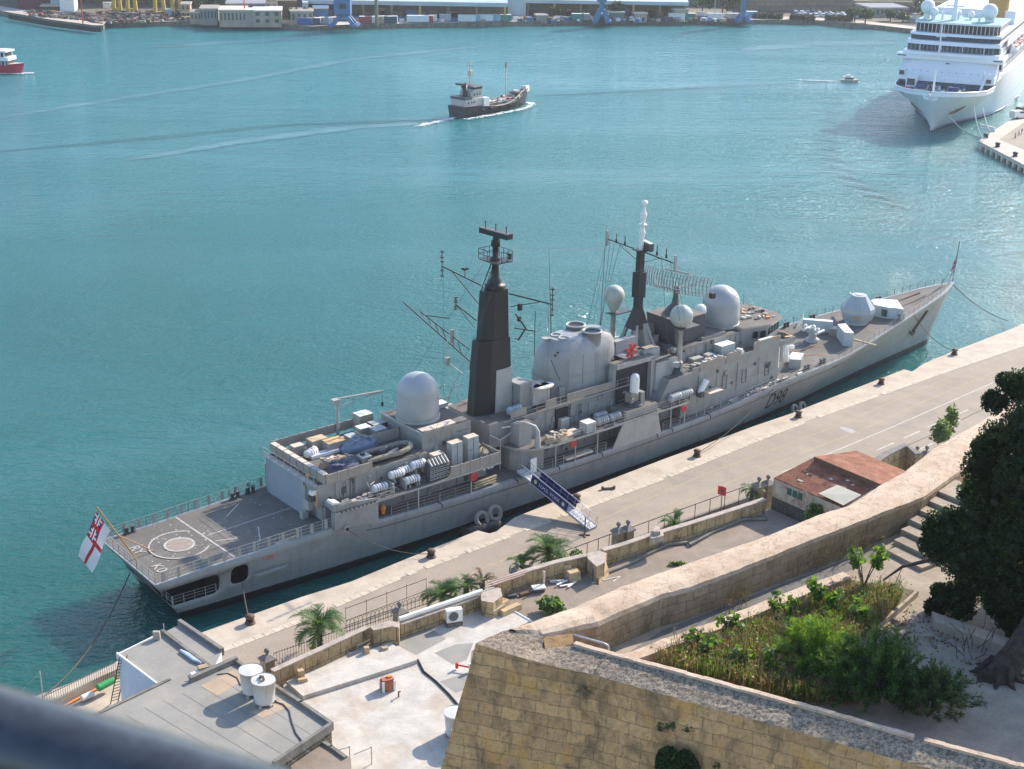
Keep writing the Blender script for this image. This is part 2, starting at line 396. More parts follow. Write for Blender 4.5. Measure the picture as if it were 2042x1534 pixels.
# far shore
FQ = mat("far_quay_paving", (.50, .42, .35), .9, .2, .05, .4, (.3, .24, .2))
FG = mat("far_ground", (.16, .135, .10), .95, .45, .06, .6, (.09, .085, .05))
shore_px = [(-120, 12), (0, 30), (100, 48), (190, 60), (206, 60), (212, 55), (370, 51), (470, 54), (560, 57), (620, 62), (700, 58), (900, 54), (1200, 49), (1590, 48), (1630, 49), (1750, 59), (1830, 68), (1930, 84), (2100, 112), (2250, 140)]
sh = [at(x, y, 0)[:2] for x, y in shore_px]
mb = MB(); poly = sh + [(sh[-1][0]+500, sh[-1][1]), (sh[-1][0]+500, 1500), (-900, 1500), (-900, sh[0][1])]
mb.prism(poly, -4, 1.9, QWALL, top=FG); mb.build("far_shore", kind='structure')
def fwd_off(p, d): return (p[0], p[1]+d)
mb = MB()
for i in range(len(sh)-1):
    w = 13 if i not in (5, 6) else 1.2
    a, b = sh[i], sh[i+1]; mb.add([(a[0], a[1], 1.906), (b[0], b[1], 1.906), (b[0], b[1]+w, 1.906), (a[0], a[1]+w, 1.906)], [(0, 1, 2, 3)], FQ)
mb.build("far_quay", kind='structure')
# hillside behind the docks: terraces and rising ground
HILL = masonry("far_bastion_stone", 0.0, [(.27, .22, .155), (.20, .165, .12)], (.14, .12, .09), 5, 2.2, .15, .5, (.08, .08, .05), .3, .05)
SCRUB = mat("far_scrub", (.085, .085, .05), .95, .5, .08, .7, (.22, .18, .12))
mb = MB(); r5 = random.Random(8)
yy = lambda px, py: at(px, py, 1.9)[1]
for x0, x1, y0, h in ((-330, -170, yy(60, 4), 26), (-170, -118, yy(300, 8), 20), (-118, -60, yy(480, 6), 24), (-60, 60, yy(800, 8), 14), (60, 128, yy(1200, 8), 14), (128, 215, yy(1600, 10), 22), (215, 420, yy(1850, 12), 22)):
    mb.b2(x0, x1, y0, y0+500, 1.9, h, HILL, SCRUB)
for x0, x1, y0, h in ((-150, -112, yy(380, 16), 6.5), (108, 150, yy(1450, 22), 5), (150, 215, yy(1700, 22), 6.5), (190, 420, yy(1850, 30), 5)):
    mb.b2(x0, x1, y0, y0+80, 1.9, h, HILL, SCRUB)
mb.build("far_bastion_terraces", kind='structure')
# ---------------------------------------------------------------- the destroyer
DKX = [0, 5, 10, 15, 19, 25, 35, 45, 60, 75, 90, 100, 105, 110, 115, 120, 125, 130, 135, 138, 141.1]
DKY = [6.15, 6.15, 6.35, 6.5, 6.75, 7.1, 7.4, 7.5, 7.5, 7.5, 7.55, 7.45, 7.2, 6.6, 5.8, 4.9, 4.05, 3.15, 2.1, 1.25, .06]
DZX = [0, 10, 20, 21.5, 26, 35, 50, 62, 75, 85, 91, 100, 105, 110, 115, 120, 125, 130, 135, 138, 141.1]
DZY = [5.45, 5.6, 5.8, 5.75, 5.15, 4.95, 4.7, 4.6, 4.85, 5.5, 6.05, 6.35, 6.55, 6.95, 7.4, 7.75, 8.1, 8.5, 8.95, 9.15, 9.4]
WLX = [0, 3.2, 10, 19, 33, 46, 65, 80, 98, 115, 125, 130, 135.8]
WLY = [4.6, 4.7, 5.3, 6.0, 6.6, 6.8, 6.6, 5.9, 4.2, 2.2, 1.15, .65, .04]
DK = lambda x: interp(x, DKX, DKY)
DZ = lambda x: interp(x, DZX, DZY)
def hull_pt(u, fr):
    """u: place along the deck 0..141.1; fr: 0 waterline .. 1 deck edge; below 0 under water"""
    xs = 3.2*(1-max(fr, -1.2)) if fr < 1 else 0.0
    xb = 135.8 + 5.3*(max(fr, 0)**1.35) - (3.0*-fr if fr < 0 else 0)
    x = xs + u/141.1*(xb-xs)
    wl = interp(3.2+u/141.1*132.6, WLX, WLY); dk = DK(u)
    k = interp(u, [0, 20, 90, 120, 141], [1.1, .7, .75, 1.35, 1.5])
    y = wl + (dk-wl)*fr**k if fr >= 0 else wl*(1+.35*fr) if u > 8 else wl*(1+.6*fr)
    z = fr*DZ(u) if fr >= 0 else fr*3.5
    return x, y, z
def hull_y(x, z):
    u = x
    for _ in range(6):
        fr = z/DZ(u); xs = 3.2*(1-fr); xb = 135.8+5.3*max(fr, 0)**1.35; u = (x-xs)/(xb-xs)*141.1
    return hull_pt(u, z/DZ(u))[1]
def hull_material():
    m, n, b = newmat("hull_paint")
    tc = ND(n, "TexCoord").outputs['Object']; s = ND(n, "SeparateXYZ"); lk(n, tc, s.inputs[0])
    c = ramp(n, noise(n, mapping(n, tc, (.25, .25, .6)), 1, 5, .6), [(.3, (.240, .244, .232)), (.7, (.312, .314, .300))])
    st = noise(n, mapping(n, tc, (1.2, 1.2, .07)), 1.2, 6, .7)
    c = mixc(n, ramp(n, st, [(.50, 0), (.72, .6)]), c, (.18, .165, .14))
    c = mixc(n, ramp(n, noise(n, mapping(n, tc, (.9, .9, .12), loc=(5, 5, 0)), 1.0, 8, .75), [(.63, 0), (.70, .5)]), c, (.16, .09, .05))
    nz = math_(n, 'MULTIPLY', noise(n, tc, .8, 3), .12)
    cx = ND(n, "CombineXYZ"); lk(n, s.outputs[0], cx.inputs[0]); lk(n, s.outputs[2], cx.inputs[1]); br = ND(n, "TexBrick"); lk(n, cx.outputs[0], br.inputs['Vector'])
    for k_, v_ in (('Scale', 1), ('Brick Width', 5.2), ('Row Height', 1.55), ('Mortar Size', .022), ('Mortar Smooth', .6)): br.inputs[k_].default_value = v_
    br.inputs['Color1'].default_value = (1, 1, 1, 1); br.inputs['Color2'].default_value = (.93, .93, .93, 1); br.inputs['Mortar'].default_value = (.74, .73, .71, 1)
    c = mixc(n, .85, c, br.outputs[0], 'MULTIPLY')
    c = mixc(n, ramp(n, math_(n, 'ADD', s.outputs[2], nz), [(.0, 1), (.93, 1), (.97, 0)]), c, (.012, .013, .014))
    lk(n, c, b.inputs['Base Color']); b.inputs['Roughness'].default_value = .42
    w = noise(n, mapping(n, tc, (.8, .8, 1.1)), 1.0, 2, .5)
    bump(n, b, math_(n, 'ADD', w, math_(n, 'MULTIPLY', br.outputs[1], -.12)), .5, .09)
    return m
GREY = mat("ship_grey_paint", (.288, .288, .268), .5, .14, .6, .35, (.19, .165, .135), streak=.5)
GREYL = mat("ship_light_grey_paint", (.378, .376, .352), .5, .12, .7, .3, (.24, .21, .17), streak=.45)
TAN = mat("canvas_dodger", (.33, .29, .245), .9, .15, .8, .3, (.2, .17, .13))
DECKM = mat("ship_deck_paint", (.140, .124, .106), .85, .18, .35, .6, (.215, .185, .165), bmp=.1)
BLK = mat("mast_black_paint", (.011, .012, .015), .5, .3, .6, .2, (.03, .028, .025))
DGREY = mat("dark_grey_paint", (.07, .075, .08), .6, .2, 1)
WHT = mat("white_paint", (.78, .77, .73), .45, .06, 1, .15, (.5, .45, .38))
SCOT = mat("dome_cream_paint", (.40, .43, .37), .4, .05, 1)
RADM = mat("radome_grey", (.36, .375, .38), .35, .05, .5, .15, (.33, .33, .33), streak=.15)
RED = mat("lifebuoy_red", (.62, .04, .03), .6, .1, 2)
ORG = mat("orange_paint", (.70, .25, .05), .6, .1, 2)
STEEL = mat("galvanised_steel", (.42, .43, .44), .45, .15, 2, metal=.6)
RUST = mat("rusty_iron", (.13, .07, .045), .85, .3, 3)
ROPE = mat("rope_fibre", (.10, .085, .07), .95, .3, 4)
TARP = mat("blue_grey_tarpaulin", (.20, .25, .32), .7, .3, 1.2, .3, (.4, .42, .45), bmp=.5, bdist=.1)
GLASS = mat("dark_window_glass", (.012, .018, .02), .08, .3, 1)
DIRTW = mat("sunbleached_board", (.62, .52, .42), .8, .2, 1.4, .3, (.4, .3, .22))
CRATEG = mat("locker_grey_paint", (.40, .42, .40), .6, .12, 1.2, .3, (.25, .24, .2))

ship = thing("destroyer", "long grey warship with a black mainmast, moored alongside the near stone quay", "warship", (SX0, SY0, 0), STH)
def part(name, mb, parent=None, **k): return mb.build(name, parent or ship, **k)

mb = MB(); HM = hull_material(); frs = [-1, -.4, 0, .12, .25, .4, .55, .7, .85, 1]
us = [0, 1, 2.5, 4, 6, 8, 10, 12.5, 15, 18, 20, 21.5, 24, 26, 30, 35, 40, 45, 50, 55, 60, 65, 70, 75, 80, 85, 88, 91, 95, 100, 103, 106, 109, 112, 115, 118, 121, 124, 127, 130, 132.5, 135, 137, 138.5, 140, 141.1]
rings = []
for u in us:
    r = [hull_pt(u, f) for f in frs]
    rings.append([(x, -y, z) for x, y, z in r] + [(x, y, z) for x, y, z in r[::-1]])
mb.loft(rings, HM, closed=True, smooth=False, caps=True)
hull = mb.build("hull", ship)
for p in hull.data.polygons:
    if abs(p.normal.z) < .8 and abs(p.normal.x) < .9: p.use_smooth = True
# mooring deck openings cut in the stern quarters
def rounded(w, h, r, n=5):
    P = []
    for cx, cy, a0 in ((w/2-r, h/2-r, 0), (-w/2+r, h/2-r, 90), (-w/2+r, -h/2+r, 180), (w/2-r, -h/2+r, 270)):
        for i in range(n+1): t = R_(a0+90*i/n); P.append((cx+r*math.cos(t), cy+r*math.sin(t)))
    return P
def cutter(pts3a, pts3b):
    n = len(pts3a); c = MB(); c.add(list(pts3a)+list(pts3b), [(i, (i+1) % n, n+(i+1) % n, n+i) for i in range(n)]+[tuple(range(n))[::-1], tuple(range(n, 2*n))], DGREY)
    return c.build("cut")
cuts = []
for sgn in (-1, 1):
    A = rounded(6.6, 2.3, .7); cuts.append(cutter([(3.7+a, sgn*7.5, 3.25+b) for a, b in A], [(3.7+a, sgn*2.8, 3.25+b) for a, b in A]))
    A = rounded(1.9, 2.1, .6); cuts.append(cutter([(9.2+a, sgn*7.5, 3.55+b) for a, b in A], [(9.2+a, sgn*4.0, 3.55+b) for a, b in A]))
    A = rounded(2.4, 2.1, .5); cuts.append(cutter([(-1.0, sgn*4.2+a, 3.25+b) for a, b in A], [(3.5, sgn*4.2+a, 3.25+b) for a, b in A]))
import bmesh
def fixn(o):
    bm = bmesh.new(); bm.from_mesh(o.data); bmesh.ops.remove_doubles(bm, verts=bm.verts, dist=1e-5); bmesh.ops.recalc_face_normals(bm, faces=bm.faces); bm.to_mesh(o.data); bm.free()
fixn(hull)
for c in cuts:
    fixn(c)
    md = hull.modifiers.new("b", 'BOOLEAN'); md.object = c; md.operation = 'DIFFERENCE'; md.solver = 'EXACT'
    c.parent = ship
bpy.context.view_layer.update()
dg = bpy.context.evaluated_depsgraph_get(); me = bpy.data.meshes.new_from_object(hull.evaluated_get(dg))
hull.modifiers.clear(); hull.data = me
if DGREY.name not in [m_.name for m_ in me.materials if m_]: me.materials.append(DGREY)
me.materials.append(BLK); bi = len(me.materials)-1  # inner faces of the openings coloured black in place of the shade inside
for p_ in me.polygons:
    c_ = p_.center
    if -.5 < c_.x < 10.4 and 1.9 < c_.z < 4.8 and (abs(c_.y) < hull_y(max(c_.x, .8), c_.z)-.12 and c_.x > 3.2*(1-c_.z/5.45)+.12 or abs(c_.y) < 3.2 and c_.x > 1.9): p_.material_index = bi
for c in cuts: bpy.data.objects.remove(c)
# decks
def deck_sheet(x0, x1, inset, dz, mt, step=2.0, ymax=None):
    m = MB(); n = max(2, int((x1-x0)/step)); P = []
    for i in range(n+1):
        x = x0+(x1-x0)*i/n; y = max(.02, DK(x)-inset); P += [(x, -y, DZ(x)+dz), (x, y, DZ(x)+dz)]
    m.add(P, [(2*i, 2*i+2, 2*i+3, 2*i+1) for i in range(n)], mt); return m
mb = deck_sheet(.25, 140.3, .42, .03, DECKM, 1.0); deck = part("deck", mb)
# pennant number and name
HB = MB(); text_mb(HB, "D98", 3.5, lambda u, v: (91.3+u*.70, -hull_y(91.3+u*.70, 2.15+v)-.02, 2.15+v), BLK, .03)
part("pennant_number", HB, hull)
HB = MB(); text_mb(HB, "YORK", .62, lambda u, v: (12.4+u*.9, -hull_y(12.4+u*.9, 4.35+v)-.015, 4.35+v), RED); part("ship_name", HB, hull)
# rubbing line and scuttle
mb = MB(); mb.path([(x, -hull_y(x, DZ(x)*.80)-.02, DZ(x)*.80) for x in np.arange(24, 108, 2.0)], .05, DGREY, 5); part("rubbing_strake", mb, hull)
mb = MB(); mb.prism([(10.5, -6.3), (14.5, -6.35), (14.0, -6.9), (11.0, -6.9)], 3.1, 3.2, GREY); part("fairing_plate", mb, hull)
mb = MB(); mb.prism([(127, -3.3), (129.4, -2.6), (128.6, -2.55), (126.6, -3.0)], [3.4, 6.9, 6.9, 3.4], [3.5, 7.0, 7.0, 3.5], BLK)
AN = MB()
for sg in (-1, 1):
    P0, P1 = (131.2, 6.4), (128.6, 3.3); p = lambda x, z, o=.03: (x, sg*(hull_y(x, z)+o), z)
    AN.path([p(131.4, 7.0, .12), p(129.8, 5.0, .14), p(129.0, 3.8, .14)], [.18, .22, .25], RUST, 6)
    AN.path([p(130.1, 3.7, .15), p(129.0, 3.5, .25), p(127.8, 4.3, .15)], [.08, .25, .08], RUST, 6)
part("anchor", AN, hull)
# flight deck markings
MW = mat("deck_marking_paint", (.46, .43, .40), .9, .25, 2.5, .65, (.2, .18, .17))
CC = (5.75, 0.0)
def ringmesh(r0, r1, c, z, mt, n=64):
    m = MB(); P = []
    for i in range(n):
        t = 2*math.pi*i/n
        for r in (r0, r1): P.append((c[0]+r*math.cos(t), c[1]+r*math.sin(t), z))
    m.add(P, [(2*i, 2*i+1, (2*i+3) % (2*n), (2*i+2) % (2*n)) for i in range(n)], mt); return m
mk = ringmesh(2.95, 3.14, CC, 5.60, MW)
m2 = ringmesh(1.35, 1.6, CC, 5.60, MW); mk.add(m2.v, m2.f, MW)
mk.add([(CC[0]+1.35*math.cos(t*.2), CC[1]+1.35*math.sin(t*.2), 5.598) for t in range(31)], [tuple(range(31))], mat("deck_worn_patch", (.30, .24, .20), .9, .2, 2))
def dl(x0, y0, x1, y1, w=.15):
    a, b = Vector((x0, y0, 0)), Vector((x1, y1, 0)); d = (b-a).normalized(); nn = Vector((-d.y, d.x, 0))*w/2
    mk.add([(q.x, q.y, DZ(q.x)+.045) for q in (a-nn, b-nn, b+nn, a+nn)], [(0, 1, 2, 3)], MW)
dl(8.8, -5.9, 8.35, 5.9, .2); dl(8.9, 0, 19, 0); dl(12.5, -4.6, 14.0, -1.6); dl(12.6, 2.6, 15.0, 4.4); dl(9.0, -1.6, 11.0, -2.5)
part("deck_marking", mk, deck)
HB = MB(); text_mb(HB, "K0", 1.6, lambda u, v: (1.35+v, -3.3-u, 5.56), MW); text_mb(HB, "RY", 1.6, lambda u, v: (1.35+v, 1.6-u, 5.56), MW); part("deck_lettering", HB, deck)
sp = MB(); r8 = random.Random(11)
for i in range(130):
    x, y = r8.uniform(1, 18.5), r8.uniform(-5.8, 5.8)
    if i % 2: x, y = r8.gauss(6, 2.2), r8.gauss(0, 2.2)
    if abs(y) > 5.8 or not .5 < x < 18.5: continue
    s_ = r8.uniform(.03, .11); sp.add([(x+s_*math.cos(t), y+s_*1.5*math.sin(t), DZ(x)+.052) for t in (0, 1.3, 2.4, 3.6, 5)], [(0, 1, 2, 3, 4)], MW)
tag(part('deck_droppings', sp, deck), kind='stuff')

# guard rails
def rail(pts, h=1.05, wires=3, post=1.6, r=.028, mt=GREYL, name="guard_rail", parent=None, panels=None, build=True, mb=None):
    m = mb or MB(); P = [Vector(p) for p in pts]; dist = 0
    for a, b in zip(P[:-1], P[1:]):
        L_ = (b-a).length; n = max(1, round(L_/post))
        for i in range(n+1):
            q = a.lerp(b, i/n)
            m.tube(q, q+Vector((0, 0, h)), r*1.25, mt, n=4, cap=False, smooth=False)
        for k in range(1, wires+1):
            z = Vector((0, 0, h*k/wires)); m.tube(a+z, b+z, r*.75, mt, n=4, cap=False, smooth=False)
    return part(name, m, parent) if build else m
def edgepts(x0, x1, sg, step=4, inset=.12, dz=0.0):
    n = max(1, int(abs(x1-x0)/step)); return [(x0+(x1-x0)*i/n, sg*(DK(x0+(x1-x0)*i/n)-inset), DZ(x0+(x1-x0)*i/n)+dz) for i in range(n+1)]
NET = mat("safety_net_grey", (.36, .335, .30), .9, .2, 3)
for sg in (-1, 1):
    pts = edgepts(.1, 20, sg); m = rail(pts, 1.15, 3, 1.25, .03, GREYL, build=False)
    for a, b in zip(pts[:-1], pts[1:]):
        a, b = Vector(a), Vector(b)
        for i in range(3):
            q = a.lerp(b, (i+.5)/3); d = (b-a).normalized()*.19
            m.add([q-d+Vector((0, 0, .06)), q+d+Vector((0, 0, .06)), q+d+Vector((0, 0, 1.1)), q-d+Vector((0, 0, 1.1))], [(0, 1, 2, 3)], NET)
        for k in range(1, 14):     # netting strands
            q = a.lerp(b, k/14); m.tube(q+Vector((0, 0, .05)), q+Vector((0, 0, 1.1)), .010, NET, n=3, cap=False, smooth=False)
    part("guard_rail", m)
rail([(.1, -6.0, 5.45), (.1, -2, 5.45), (.1, 2, 5.45), (.1, 6.0, 5.45)], 1.15, 3, 1.3)
rail([(2.05, -hull_y(2.1, 2.2)+.05, 2.15), (2.05, -2.95, 2.15)], 1.0, 3, 1.0); rail([(2.1, -hull_y(2.1, 2.3)-.02, 2.15), (4.4, -hull_y(4.4, 2.3)-.02, 2.15), (6.7, -hull_y(6.7, 2.3)-.02, 2.15)], 1.0, 3, 1.2)
rail(edgepts(27.2, 40, -1), 1.1, 3, 1.8); rail(edgepts(48.3, 58.6, -1), 1.1, 3, 1.8); rail(edgepts(68.4, 91, -1), 1.1, 3, 1.8)
rail(edgepts(91, 138, -1, 3, .2), 1.0, 3, 1.5, .022); rail(edgepts(96, 139, 1, 3, .2), 1.0, 3, 1.5, .022, DGREY); rail(edgepts(41, 95, 1), 1.05, 3, 2)
# ensign staff with its flag
def flag_mesh(org, du, dv, w, h, wave, colfn, nu=24, nv=14, name="flag", parent=None, mats=()):
    m = MB(); du, dv = Vector(du), Vector(dv); nrm = du.cross(dv).normalized()
    pt = lambda i, j: Vector(org)+du*(w*i/nu)+dv*(h*j/nv)+nrm*wave*math.sin(i/nu*7+j/nv*2.2)*(i/nu)**.6 + Vector((0, 0, -1))*0.12*w*(i/nu)**2
    for j in range(nv):
        for i in range(nu):
            m.add([pt(i, j), pt(i+1, j), pt(i+1, j+1), pt(i, j+1)], [(0, 1, 2, 3)], colfn((i+.5)/nu, (j+.5)/nv), True)
    return m.build(name, parent)
FW = mat("flag_white_cloth", (.80, .78, .80), .8, .04, 1); FR = mat("flag_red_cloth", (.55, .015, .03), .8, .05, 1); FB = mat("flag_blue_cloth", (.02, .03, .16), .8, .05, 1)
def jack(u, v):   # u along the fly 0..1, v from the bottom 0..1
    if abs(u-.5) < .06 or abs(v-.5) < .11: return FR
    if abs(u-.5) < .11 or abs(v-.5) < .19: return FW
    for d in (abs((v-.5)-(u-.5)), abs((v-.5)+(u-.5))):
        if d < .05: return FR
        if d < .13: return FW
    return FB
def ensign(u, v):
    if u < .5 and v > .5: return jack(u*2, v*2-1)
    return FR if abs(u-.5) < .045 or abs(v-.5) < .07 else FW
OAK = mat("varnished_staff", (.42, .21, .05), .5, .2, 2)
mb = MB(); mb.path([(1.0, 0, 5.5), (-2.45, 0, 12.1)], .07, OAK, 8); mb.path([(3.1, .3, 5.55), (-.6, .0, 8.6)], .06, OAK, 6); mb.ball((-2.5, 0, 12.15), .12, OAK, 8)
staff = part("ensign_staff", mb)
flag_mesh((-1.42, -.04, 9.4), (-.40, .22, -.89), (-.45, 0, .89), 4.6, 2.7, .34, lambda u, v: ensign(u, v), name="ensign", parent=staff)
mb = MB(); mb.path([(140.75, 0, 9.4), (141.3, 0, 16.0)], .06, DGREY, 6); mb.path([(138.6, .6, 9.2), (141.0, 0, 12.6)], .03, DGREY, 4); mb.path([(138.6, -.6, 9.2), (141.0, 0, 12.6)], .03, DGREY, 4)
js = part("jackstaff", mb)
flag_mesh((141.18, 0, 12.4), (-.35, .1, -.93), (.02, .05, 1), 1.9, 1.5, .12, jack, 12, 8, name="jack_flag", parent=js)
# ---------------------------------------------------------------- superstructure, from the stern forward
def wallbits(m, face, rect, n, seed, mts=(GREYL, DGREY, GREY)):
    """small fittings (boxes, pipes, doors) fixed on a wall: face='y' value and outward sign, rect x0,x1,z0,z1"""
    r = random.Random(seed); y, sg = face
    for i in range(n):
        x, z = r.uniform(rect[0], rect[1]), r.uniform(rect[2], rect[3]); k = r.random()
        if k < .4: m.box((x, y+sg*.09, z), (r.uniform(.2, .6), .18, r.uniform(.2, .7)), r.choice(mts))
        elif k < .7: m.tube((x, y+sg*.06, rect[2]), (x, y+sg*.06, rect[3]), .035, r.choice(mts), n=5)
        elif k < .85: m.tube((x, y+sg*.06, z), (min(rect[1], x+r.uniform(1, 3)), y+sg*.06, z), .03, r.choice(mts), n=5)
        else: m.box((x, y+sg*.05, (rect[2]+rect[3])/2-.05), (.75, .1, min(1.75, rect[3]-rect[2]-.2)), mts[2])
# main deck house (inside the galleries), gallery roofs
mb = MB()
mb.b2(19.9, 42.0, -4.9, 4.9, 5.0, 7.45, GREY, DECKM)
wallbits(mb, (-4.9, -1), (27, 41, 5.3, 7.3), 22, 1)
part("deckhouse", mb)
mb = MB(); gp = [(20.0, -7.32), (25, -7.45), (35, -7.6), (42.0, -7.6), (42.0, 7.4), (20.0, 7.1)]
mb.prism(gp, 7.45, 7.66, GREYL, DECKM)
for x in (30.5, 37.8): mb.tube((x, -7.45, DZ(x)), (x, -7.45, 7.5), .08, GREYL)
part("upper_deck", mb)
# plated quarter with a row of small scuttles
mb = MB(); mb.prism([(20.0, -7.1), (25.3, -7.35), (25.3, -7.15), (20.0, -6.9)], [5.6, 5.1, 5.1, 5.6], [8.55, 7.9, 7.9, 8.55], GREY)
mb.b2(20.0, 20.2, -7.0, -2.6, 5.75, 8.3, GREY); mb.b2(20.0, 20.25, 4.9, 7.0, 5.75, 8.3, GREY); mb.prism([(20, 7.1), (25.3, 7.3), (25.3, 7.1), (20, 6.9)], 5.6, 8.2, GREY)
for i in range(9): mb.box((20.7+i*.52, -7.40, 7.62), (.2, .10, .22), DGREY)
mb.box((19.92, -5.9, 6.75), (.1, .85, 1.9), DGREY); mb.box((19.92, -4.2, 6.85), (.1, .8, 1.8), GREYL)
mb.tube((21.2, -7.36, 5.55), (21.2, -7.55, 5.55), .34, GREYL); mb.tube((21.2, -7.5, 5.55), (21.2, -7.58, 5.55), .22, BLK)
part("quarter_screen", mb)
# hangar
hg = MB(); hg.b2(19.2, 33.6, -5.0, 5.2, 7.6, 10.15, GREY, DECKM); hg.b2(19.2, 22, -2.7, 5.2, 5.7, 7.62, GREY)
wallbits(hg, (-5.0, -1), (20.5, 33, 7.9, 10.0), 26, 2)
hg.b2(18.75, 19.25, -5.1, 5.4, 10.15, 10.3, GREYL)
for i in range(6): hg.tube((22.0+i*.28, -5.12, 8.0), (22.0+i*.28, -5.12, 9.6), .035, GREYL, n=4)
hangar = part("hangar", hg)
mb = MB(); mb.b2(19.08, 19.2, -2.45, 4.95, 5.75, 9.95, mat("hangar_door_grey", (.27, .31, .35), .5, .06, .5, .15, (.2, .2, .2)))
mb.b2(19.02, 19.1, -2.62, -2.42, 5.75, 10.05, GREYL); mb.b2(19.02, 19.1, 4.92, 5.1, 5.75, 10.05, GREYL); mb.b2(19.02, 19.1, -2.6, 5.1, 9.95, 10.1, GREYL)
part("hangar_door", mb, hangar)
mb = MB()
for y0, y1 in ((-4.9, -2.8),):
    mb.box((18.95, -3.6, 7.6), (.5, .9, 1.1), GREYL); mb.box((18.9, -4.4, 8.6), (.5, .7, .5), DGREY); mb.tube((18.95, -3.0, 6), (18.95, -3.0, 9.6), .09, GREYL); mb.box((18.9, -4.7, 9.4), (.6, .6, .5), WHT)
    mb.tube((18.7, -4.1, 9.7), (18.7, -4.1, 11.2), .05, GREYL); mb.ball((18.7, -4.1, 11.2), .16, ORG, 8); mb.box((18.8, -2.9, 6.2), (.7, .6, .8), GREYL)
    mb.tube((19, -5.2, 7.7), (19, -5.2, 9.6), .05, ORG, n=5)
part("door_fittings", mb, hangar)
# weather screen round the hangar roof with its canvas dodgers and light boxes along the aft edge
mb = MB(); zt = 11.25
mb.b2(20.2, 31.3, 5.85, 5.97, 10.2, zt, TAN); mb.b2(20.2, 26.0, -5.35, -5.23, 10.2, zt-.05, TAN)
for i in range(10): mb.b2(20.25+i*1.2, 20.32+i*1.2, 5.8, 5.98, 10.2, zt+.1, GREYL)
for i in range(5): mb.b2(20.25+i*1.4, 20.32+i*1.4, -5.4, -5.25, 10.2, zt+.05, GREYL)
part("canvas_dodger", mb, hangar)
for i in range(8):
    y = -4.9+i*1.36
    m = MB(); m.box((20.25, y+.3, 10.75), (.62, 1.22, 1.05), TAN, top=DIRTW if i != 1 else TARP); part("deck_locker", m, hangar)
rail([(18.85, -5.0, 10.3), (18.85, 5.3, 10.3)], .9, 2, 1.5, name="guard_rail", parent=hangar)
# forward part of the hangar roof: 909 tracker base with radome
mb = MB(); mb.b2(33.6, 40.4, -4.0, 4.0, 7.6, 12.0, GREY, DECKM); wallbits(mb, (-4.0, -1), (34, 40, 8, 11.5), 10, 3)
mb.box((36.2, -3.2, 12.08), (4.6, 1.2, .1), DIRTW); mb.box((40.2, 1.4, 12.3), (1.2, 1.2, .5), GREYL, top=WHT); mb.b2(33.5, 33.62, -4.1, 4.1, 11.9, 12.1, GREYL)
part("tracker_house", mb)
def radome(c, R, h, name="radome"):
    m = MB(); cyl = h-R; prof = [(R*.97, 0), (R, .1), (R, cyl*.5), (R*.995, cyl)] + [(R*math.cos(a), cyl+R*.98*math.sin(a)) for a in np.linspace(.12, math.pi/2-.02, 12)]
    m.lathe(prof, c, RADM, 48); o = part(name, m)
    q = MB(); q.lathe([(R*1.05, -.35), (R*1.05, 0), (R*.98, .02)], c, GREY, 40); part("radome_base", q, o); return o
radome((36.1, .25, 12.4), 2.42, 5.1)
# davit crane on the port side
mb = MB(); mb.tube((28.7, 5.6, 7.6), (28.8, 5.6, 14.0), .20, GREYL, .17); mb.box((28.6, 5.6, 14.1), (.9, .7, .5), GREYL)
mb.path([(28.9, 5.6, 14.35), (34.9, 5.3, 14.0)], .11, GREYL, 6); mb.path([(28.9, 5.6, 13.2), (31.5, 5.45, 13.75), (34.8, 5.3, 13.9)], .06, GREYL, 5)
for i in range(6): mb.path([(29.4+i*.9, 5.55, 13.35+i*.1), (29.8+i*.9, 5.55, 14.3-i*.05)], .035, GREYL, 4)
mb.tube((34.7, 5.3, 14.0), (34.7, 5.3, 12.6), .02, BLK); mb.box((34.7, 5.3, 12.4), (.2, .2, .5), BLK); part("davit_crane", mb)
# lockers, liferafts, decoy launcher on the starboard side
for x, y, w, h in ((34.7, -5.2, 1.5, 2.2), (37.1, -5.3, 1.5, 3.0), (39.4, -5.3, 1.5, 3.1)):
    m = MB(); m.box((x, y, 7.66+h/2), (w, 1.0, h), CRATEG, top=DIRTW); m.box((x, y-.52, 7.7+h/2), (.04, .03, h*.9), DGREY); m.box((x-.3, y-.53, 7.7+h/2), (.05, .06, .2), STEEL); part("tall_locker", m)
m = MB(); m.prism([(32.2, -7.2), (35.0, -7.2), (35.0, -6.4), (32.2, -6.4)], 7.75, [9.35, 9.35, 9.9, 9.9], DGREY, top=DGREY)
for i in range(6):
    for k in range(3): m.box((32.5+i*.44, -7.22, 8.05+k*.5), (.34, .08, .36), CRATEG); m.box((32.5+i*.44, -7.26, 8.08+k*.5), (.26, .04, .2), BLK)
    m.tube((32.5+i*.44, -7.25, 9.5), (32.5+i*.44, -6.5, 10.1), .14, GREYL, n=6)
part("chaff_launcher", m)
CAN = mat("liferaft_shell", (.58, .60, .60), .4, .08, 1.5, .15, (.4, .38, .33))
def canister(c, rz=0.0, L_=1.9, r=.44, mt=CAN, stand=True, parent=None):
    m = MB(); d = Vector((math.cos(rz), math.sin(rz), 0)); a = Vector(c)-d*L_/2
    m.path([a+d*t for t in (0, .08, .2, L_-.2, L_-.08, L_)], [r*.6, r*.9, r, r, r*.9, r*.6], mt, 14)
    for t in (.25, .42, .58, .75): m.tube(a+d*(L_*t-.03), a+d*(L_*t+.03), r*1.05, DGREY, n=14)
    if stand:
        for t in (.25, .75):
            q = a+d*L_*t; m.box((q.x, q.y, q.z-r-.2), (.12, .8, .5), GREY, rz)
    return part("liferaft_canister", m, parent)
